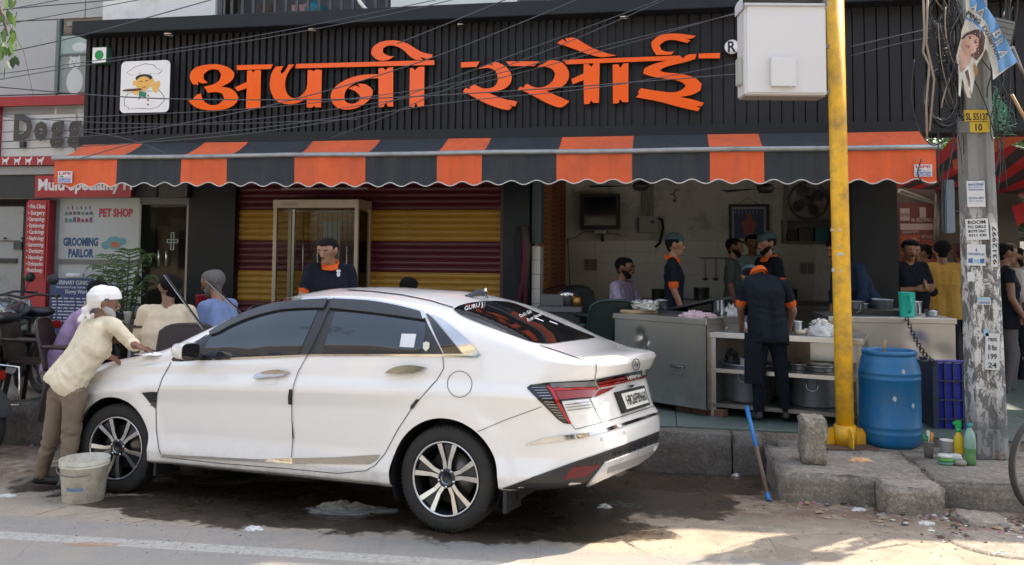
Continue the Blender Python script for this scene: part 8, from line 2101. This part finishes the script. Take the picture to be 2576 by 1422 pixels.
stuffbits('platform_debris', [(2080, 1128, 14, 3), (2110, 1130, 20, 3), (2140, 1140, 40, 5), (2060, 1110, 15, 4)], 110, .006, .02, lm1[1:4]+[lm1[5]], 7, lambda x, y: onz(x, y, PZ))
# individual scraps
pl_w = M('litter_plastic', (.60, .62, .62), .35, var=.1, bump=.5)
for k, (x, y, sx, sy, m, lb) in enumerate(((635, 1333, .05, .03, pl_w, 'small crumpled white wrapper on the road in front of the rear door'), (1520, 1276, .045, .03, lm1[0], 'white scrap lying in the wet patch behind the car'), (1852, 1198, .03, .03, foil, 'silvery crumpled ball near the kerb left of the blue stick'),
     (90, 1108, .06, .04, pl_w, 'white plastic scrap beside the worn red step block'), (2146, 1248, .05, .02, lm1[0], 'white scrap at the foot of the platform left of the concrete cube'), (2160, 1285, .05, .02, lm1[0], 'pale crushed wrapper in front of the platform'), (2395, 1290, .06, .03, lm1[1], 'tan paper scrap between the cube and the step block'),
     (2330, 1320, .05, .025, lm1[0], 'pale torn paper on the dirt below the concrete cube'), (2390, 1268, .045, .03, pl_w, 'shiny plastic scrap left of the step block'), (2520, 1398, .05, .02, pl_w, 'white wrapper beside the manhole cover'), (18, 1250, .06, .015, pl_w, 'clear plastic strip on the road at the left edge'), (2010, 1275, .02, .012, lm1[1], 'tiny tan scrap in front of the platform corner'), (82, 1122, .03, .02, lm1[4], 'pinkish brown stone near the worn red step block'))):
    crumple('litter_scrap', lb, 'litter', road(x, y), sx, sy, .025, m, 60+k, n=12)
# manhole cover
p = road(2530, 1372); mh = thing('manhole_cover', 'round concrete manhole cover at the bottom right corner', 'manhole', p)
up3 = Vector((0, RG, 1)); 
mb = MB().lathe([(0, .012), (.20, .012), (.215, .008), (.225, .012), (.29, .012), (.30, .0)], n=40); mb.xf(lambda v: Vector((v.x, v.y*1.0, v.z-RG*v.y))); mb.build('cover', conc2, mh)
# blue stick
a = road(1935, 1262); b = at(1878, 1024, a.y+.62)
sk = thing('blue_stick', 'blue and rust coloured stick propped against the kerb', 'stick', a)
d = b-a; MB().tube([(0, 0, 0), d*.5, d], .016, 10, mi=0).build('lower_part', M('rusty_stick', (.13, .085, .06), .8, var=.3), sk)
MB().tube([d*.55, d*1.0], .0175, 10).build('blue_grip', M('blue_stick_paint', (.02, .16, .42), .5, var=.2, dirt=.2), sk); MB().tube([d*.0, d*.08], .0172, 10).build('blue_tip', MATS['blue_stick_paint'], sk)
# --- bucket
bk = road(210, 1258); bt_ = thing('white_bucket', 'dirty white paint bucket with a wire handle beside the front wheel', 'bucket', bk)
bkm = M('dirty_white_plastic', (.62, .59, .50), .5, var=.1, scale=5, dirt=.55, dcol=(.16, .12, .07), dscale=6); k_ = bk.y/FPX
Rt, Rb, Hb = 56*k_, 47*k_, 103*k_
MB().lathe([(0, 0), (Rb*.96, 0), (Rb, .008), (Rt*.98, Hb*.82), (Rt*1.03, Hb*.84), (Rt*1.03, Hb*.87), (Rt*.99, Hb*.88), (Rt*1.03, Hb*.90), (Rt*1.03, Hb*.93), (Rt*1.0, Hb*.94), (Rt*1.04, Hb), (Rt*.98, Hb), (Rb*.95, .02), (0, .02)], n=40).build('body', bkm, bt_)
MB().lathe([(0, Hb*.78), (Rt*.95, Hb*.78)], n=24).build('water', M('soapy_water', (.22, .22, .20), .08), bt_)
MB().tube([(-Rt*1.02, -Rt*.1, Hb*.86)]+[(Rt*1.04*math.cos(a), -Rt*1.05*abs(math.sin(a))**.7, Hb*(.86-.18*math.sin(-a))) for a in [-PI+i*PI*.72/10 for i in range(11)]], .0035, 6).build('wire_handle', dsteel, bt_)
mb = MB(); 
for i in range(8):
    a0, a1 = -1.95+i*.10, -1.95+(i+1)*.10; rr = lambda z: Rb+(Rt*.98-Rb)*z/(Hb*.82)+.0015
    mb.add([(rr(z)*math.cos(a), rr(z)*math.sin(a), z) for a, z in ((a0, Hb*.32), (a1, Hb*.325), (a1, Hb*.40), (a0, Hb*.395))], [(0, 1, 2, 3)])
mb.build('blue_label', M('faded_blue_label', (.14, .22, .36), .6, var=.3), bt_)
# --- plastic bag with newspaper under the car
bgp = road(860, 1285)
newsm = M('newsprint', (.20, .20, .175), .7, var=.8, scale=30)
o = crumple('newspaper_bag', 'clear plastic bag stuffed with newspaper lying under the car', 'bag', bgp, .19, .08, .07, newsm, 71, 26)
o2 = crumple('bag_film', 'thin plastic film trailing from the newspaper bag under the car', 'film', bgp+Vector((.05, -.02, 0)), .27, .09, .035, M('plastic_film', (.20, .21, .22), .2, var=.2), 72, 26)

# --- chairs, table
def chair(name, label, loc, rot, m, s=1.0, group=None, arms=True):
    t = thing(name, label, 'chair', loc, rot, group); t.scale = (s,)*3
    mb = MB(); mb.box(-.22, .22, -.21, .22, .41, .435, bv=.008); mb.build('seat', m, t)
    mb = MB(); n = 10; vs = []
    for j in range(9):
        f = j/8; 
        for i in range(n+1):
            q = i/n-.5; w = .46*(1-.10*f*f) ; vs.append((-.22-.10*f-.03*(1-4*q*q)*.8, q*w, .44+.45*f*(1-.12*(2*q)**4)))
    k = len(vs); vs2 = [(x-.018, y, z) for x, y, z in vs]; W1 = n+1
    mb.add(vs, [(j*W1+i, j*W1+i+1, (j+1)*W1+i+1, (j+1)*W1+i) for j in range(8) for i in range(n)], 0, True); mb.add(vs2, [(j*W1+i, j*W1+i+1, (j+1)*W1+i+1, (j+1)*W1+i) for j in range(8) for i in range(n)], 0, True)
    mb.build('backrest', m, t, recalc=False)
    MB().tube([(vs[i][0]-.009, vs[i][1], vs[i][2]) for i in [j*W1 for j in range(9)]+[8*W1+i for i in range(1, n+1)]+[j*W1+n for j in reversed(range(8))]], .016, 6).build('back_frame', m, t)
    for sx, sy in ((1, 1), (1, -1), (-1, 1), (-1, -1)):
        mb = MB(); mb.beam((sx*.20, sy*.20, .42), (sx*.26, sy*.25, 0), .045, .05); mb.build('leg', m, t)
        if arms and sx == 1:
            MB().tube([(-.26, sy*.235, .66), (-.1, sy*.27, .655), (.14, sy*.27, .645), (.20, sy*.26, .62), (.22, sy*.24, .50), (.21, sy*.22, .42)], [.018, .024, .026, .024, .02, .02], 8).build('armrest', m, t)
    return t
brn = M('brown_chair_plastic', (.030, .018, .016), .42, var=.15); grn = M('green_chair_plastic', (.004, .018, .018), .4)
p = at(100, 990, 8.6); p.z = .27
chair('plastic_chair', 'brown plastic armchair at the far left, facing the table', p, .15, brn)
p = at(455, 850, 7.7); p.z = .27; chair('plastic_chair', 'brown plastic armchair under the man in the beige shirt', p+Vector((.06, -.12, 0)), 2.05, brn, 1.02)
p = at(190, 900, 8.0); p.z = .27; chair('plastic_chair', 'brown plastic chair under the man in the lilac shirt', p+Vector((.05, 0, 0)), .2, brn)
p = at(575, 800, 9.0); p.z = .345; chair('plastic_chair', 'brown plastic chair under the man in the blue shirt', p, 2.9, brn)
p = at(1520, 850, 8.85); p.z = .345; chair('plastic_chair', 'dark green plastic chair with its back to the street, in the kitchen opening', p, PI/2+.15, grn, 1.12)
p = at(1510, 700, 9.75); p.z = .345; chair('office_chair', 'black padded chair behind the seated bearded man', p, -.9, black, 1.2)
tp_ = at(345, 810, 8.15); tbl = thing('dining_table', 'small dark square table between the seated customers', 'table', (tp_.x, tp_.y, .27)); th = tp_.z-.27
MB().box(-.30, .42, -.35, .35, th-.03, th, bv=.006).build('tabletop', brn, tbl); MB().box(-.27, .39, -.32, .32, th-.09, th-.03).build('apron', brn, tbl)
for x in (-.25, .36):
    for y in (-.3, .3): MB().box(x-.025, x+.025, y-.025, y+.025, 0, th-.09).build('leg', brn, tbl)
tt = lambda x, y: Vector((tp_.x+x, tp_.y+y, tp_.z))
o = MB().lathe([(0, 0), (.028, 0), (.038, .11), (.04, .112), (0, .10)], n=16).build('paper_cup', bwl); o.location = tt(.0, -.2); tag(o, 'white paper cup on the dark table', 'cup')
o = MB().lathe([(0, 0), (.08, 0), (.11, .012), (0, .014)], n=20).build('plate', M('steel_plate', (.5, .5, .48), .3, .8)); o.location = tt(-.13, -.1); tag(o, 'plate with food on the dark table', 'plate')
o = MB().box(-.035, .035, -.006, .006, 0, .14, bv=.003).build('mobile_phone', black); o.location = tt(-.08, -.24); o.rotation_euler = (.5, .4, 0); tag(o, 'black mobile phone propped on the dark table', 'phone')
o = MB().lathe([(0, 0), (.055, 0), (.065, .16), (.067, .165), (.058, .16), (0, .02)], n=20).build('red_jug', M('red_plastic', (.30, .015, .03), .35)); o.location = at(508, 784, 8.5); tag(o, 'red plastic jug beside the man in the blue shirt', 'jug')
MB().tube([(.06, 0, .14), (.10, 0, .13), (.10, 0, .05), (.06, 0, .03)], .01, 6).build('handle', MATS['red_plastic'], o)
tb2 = at(508, 786, 8.5); tbl2 = thing('dining_table', 'second dark table under the red jug', 'table', (tb2.x, tb2.y, .345)); th = tb2.z-.345
MB().box(-.3, .25, -.25, .35, th-.03, th, bv=.006).build('tabletop', brn, tbl2)
for x in (-.25, .2):
    for y in (-.2, .3): MB().box(x-.025, x+.025, y-.025, y+.025, 0, th-.03).build('leg', brn, tbl2)
# sack by the red board
crumple('cement_bag', 'white and green woven sack lying by the red service board', 'sack', at(80, 800, 9.6)-Vector((0, 0, .30)), .26, .16, .34, M('woven_sack', (.34, .40, .35), .8, var=.3, scale=6), 81)

# --- two-wheelers
def wheel2(par, name, loc, R, rm, spokes=16, w=.045, rot=0):
    t = bpy.data.objects.new(name, None); C.objects.link(t); t.parent = par; t.location = loc; t.rotation_euler = (0, 0, rot)
    MB().lathe([(R-.09, -w*.5), (R-.06, -w), (R-.015, -w*.8), (R, -w*.3), (R, w*.3), (R-.015, w*.8), (R-.06, w), (R-.09, w*.5)], n=44, axis='Y').build('tyre', rubber, t)
    MB().lathe([(R-.09, -w*.5), (R-.10, -w*.4), (R-.10, w*.4), (R-.09, w*.5)], n=44, axis='Y').build('rim', rm, t)
    MB().lathe([(0, -.05), (.045, -.05), (.045, .05), (0, .05)], n=14, axis='Y').build('hub', dsteel, t)
    for k in range(spokes): a = 2*PI*k/spokes; MB().tube([(.04*math.cos(a), .02*(-1)**k, .04*math.sin(a)), ((R-.1)*math.cos(a+.12), 0, (R-.1)*math.sin(a+.12))], .006 if spokes < 10 else .003, 4).build('spoke', rm, t)
    return t
def motorbike(label, loc, rot, tank, chromeg=False):
    t = thing('motorcycle', label, 'motorcycle', loc, rot)
    wheel2(t, 'front_wheel', (.64, 0, .30), .30, dsteel, 6); wheel2(t, 'rear_wheel', (-.62, 0, .30), .30, dsteel, 6, .055)
    mb = MB(); mb.tube([(.50, 0, .92), (.30, 0, .55), (.15, 0, .28), (-.2, 0, .26), (-.62, 0, .30)], .022, 7); mb.tube([(.48, 0, .86), (.1, 0, .78), (-.35, 0, .74), (-.75, 0, .80)], .022, 7); mb.build('frame', black, t)
    for y in (-.07, .07): MB().tube([(.64, y, .30), (.50, y, .78), (.46, y, .98)], .022, 8).build('fork', dsteel, t)
    mb = MB(); cap_mesh(mb, (.30, 0, .84), (.02, 0, .82), .14, .10); mb.build('fuel_tank', tank, t)
    mb = MB(); cap_mesh(mb, (-.05, 0, .80), (-.62, 0, .86), .085, .075); mb.xf(lambda v: Vector((v.x, v.y*1.3, .8+(v.z-.8)*.7+.02))); mb.build('seat', black, t)
    mb = MB(); mb.box(-.18, .20, -.13, .13, .26, .55, bv=.04); mb.build('engine', dsteel, t)
    mb = MB(); mb.tube([(.42, -.36, 1.02), (.48, -.15, 1.04), (.50, 0, 1.0), (.48, .15, 1.04), (.42, .36, 1.02)], .014, 7); mb.build('handlebar', black, t)
    for y in (-.34, .34): MB().tube([(.42, y, 1.02), (.40, y*1.1, 1.02)], .02, 7).build('grip', black, t)
    for y in (-.25, .25):
        MB().tube([(.46, y, 1.03), (.44, y*1.15, 1.16)], .006, 5).build('mirror_stem', black, t); mb = MB().lathe([(0, -.008), (.055, -.006), (.06, .006), (0, .01)], (.44, y*1.2, 1.2), 14, 'X'); mb.build('rear_mirror', black, t)
    mb = MB().lathe([(0, .07), (.07, .06), (.085, 0), (.05, -.09), (0, -.1)], (.60, 0, .90), 18, 'X'); mb.build('headlamp', [clearl], t)
    MB().tube([(.1, -.14, .28), (-.3, -.16, .27), (-.75, -.17, .38)], [.025, .03, .042], 9).build('exhaust', dsteel, t)
    n = 14; mb = MB(); vs = []
    for i in range(n+1):
        a = math.radians(15+150*i/n)
        for y in (-.06, .06): vs.append((-.62+.36*math.cos(a), y, .30+.36*math.sin(a)))
    mb.add(vs, [(2*i, 2*i+1, 2*i+3, 2*i+2) for i in range(n)], 0, True); mb.build('rear_mudguard', black, t)
    vs = []; mb = MB()
    for i in range(n+1):
        a = math.radians(40+110*i/n)
        for y in (-.05, .05): vs.append((.64+.345*math.cos(a), y, .30+.345*math.sin(a)))
    mb.add(vs, [(2*i, 2*i+1, 2*i+3, 2*i+2) for i in range(n)], 0, True); mb.build('front_mudguard', tank, t)
    MB().box(-.86, -.80, -.06, .06, .70, .78, bv=.01).build('tail_lamp', redd, t)
    if chromeg:
        mb = MB(); mb.tube([(-.30, -.22, .80), (-.80, -.23, .78), (-.84, -.22, .45), (-.35, -.24, .40)], .012, 8); mb.build('chrome_guard', chrome, t)
    return t
mk = M('bike_dark_paint', (.012, .016, .024), .25, Coat_Weight=.5)
p = at(20, 990, 8.9); motorbike('dark motorcycle parked behind the brown chair at the left edge', (p.x, p.y, .27), 1.9, mk)
p = at(100, 900, 9.6); motorbike('second dark motorcycle at the left, nearer the red board', (p.x-.25, p.y, .27), 2.5, mk)
p = at(385, 860, 9.2); motorbike('black motorcycle parked behind the seated customers', (p.x, p.y, .27), 2.9, mk)
rp = road(-40, 1125); motorbike('dark two-wheeler whose rear wheel shows at the left picture edge', (rp.x-.36, rp.y-.2, rp.z+.0), 2.75, mk, True)
# bicycle at the right edge
bw_ = road(2638, 1296); R_ = .335
bc_ = thing('bicycle', 'old bicycle of which the front wheel shows at the right edge', 'bicycle', (bw_.x, bw_.y, road_z(bw_.y)))
wt = bpy.data.objects.new('wheel', None); C.objects.link(wt); wt.parent = bc_; wt.location = (0, 0, R_); wt.rotation_euler = (0, 0, .35)
wt2 = bpy.data.objects.new('wheel', None); C.objects.link(wt2); wt2.parent = bc_; wt2.location = (1.0, .36, R_); wt2.rotation_euler = (0, 0, .35)
rimm = M('bike_rim', (.22, .21, .20), .45, .7, dirt=.3)
for w_ in (wt, wt2):
    MB().tube([(R_*.965*math.cos(2*PI*i/56), 0, R_*.965*math.sin(2*PI*i/56)) for i in range(56)], .019, 10, closed=True).build('tyre', M('old_tyre', (.045, .043, .04), .85, var=.3, dirt=.3), w_)
    MB().tube([(R_*.90*math.cos(2*PI*i/56), 0, R_*.90*math.sin(2*PI*i/56)) for i in range(56)], .012, 8, closed=True).build('rim', rimm, w_)
    MB().lathe([(0, -.04), (.018, -.04), (.018, .04), (0, .04)], n=10, axis='Y').build('hub', rimm, w_)
    for k in range(28):
        a = 2*PI*k/28; s_ = 1 if k % 2 else -1; MB().tube([(.018*math.cos(a+s_*1.2), .03*(-1)**(k//2), .018*math.sin(a+s_*1.2)), (R_*.9*math.cos(a), 0, R_*.9*math.sin(a))], .0014, 3).build('spoke', rimm, w_)
c35, s35 = math.cos(.35), math.sin(.35); B3 = lambda x, z, y=0: (x*c35-y*s35, x*s35+y*c35, z)
mb = MB(); mb.tube([B3(0, R_, -.05), B3(.16, .74, -.05), B3(.20, .86)], .012, 6); mb.tube([B3(0, R_, .05), B3(.16, .74, .05), B3(.20, .86)], .012, 6); mb.build('fork', black, bc_)
mb = MB(); mb.tube([B3(.20, .84), B3(.68, .80)], .015, 7); mb.tube([B3(.18, .70), B3(.58, .28)], .016, 7); mb.tube([B3(.70, .88), B3(.58, .28)], .014, 7); mb.tube([B3(.58, .28), B3(1.06, R_)], .010, 6); mb.tube([B3(.69, .78), B3(1.06, R_)], .010, 6); mb.build('frame', black, bc_)
MB().tube([B3(.12, 1.0, -.26), B3(.2, .98, -.1), B3(.21, .95), B3(.2, .98, .1), B3(.12, 1.0, .26)], .011, 6).build('handlebar', dsteel, bc_)
mb = MB(); mb.lathe([(0, 0), (.07, .01), (.06, .04), (0, .05)], (.70*c35, .70*s35, .9), 12); mb.build('saddle', black, bc_)
# far street: a parked white van and low stall behind the crowd at the right edge
vn = at(2600, 745, 19.0); t = thing('white_van', 'white van parked far behind the crowd at the right edge', 'van', (vn.x, vn.y, .25))
MB().box(-.9, 3.0, 0, 1.7, .35, 1.9, bv=.12).build('body', M('van_white', (.6, .6, .6), .3), t); MB().box(-.7, .7, -.012, 0, 1.15, 1.65, bv=.004).build('window', glassd, t)
for x in (-.2, 2.3): MB().lathe([(0, -.08), (.33, -.08), (.33, .08), (0, .08)], (x, .1, .33), 24, 'Y').build('wheel', rubber, t)
bpy.data.scenes.remove(TS)
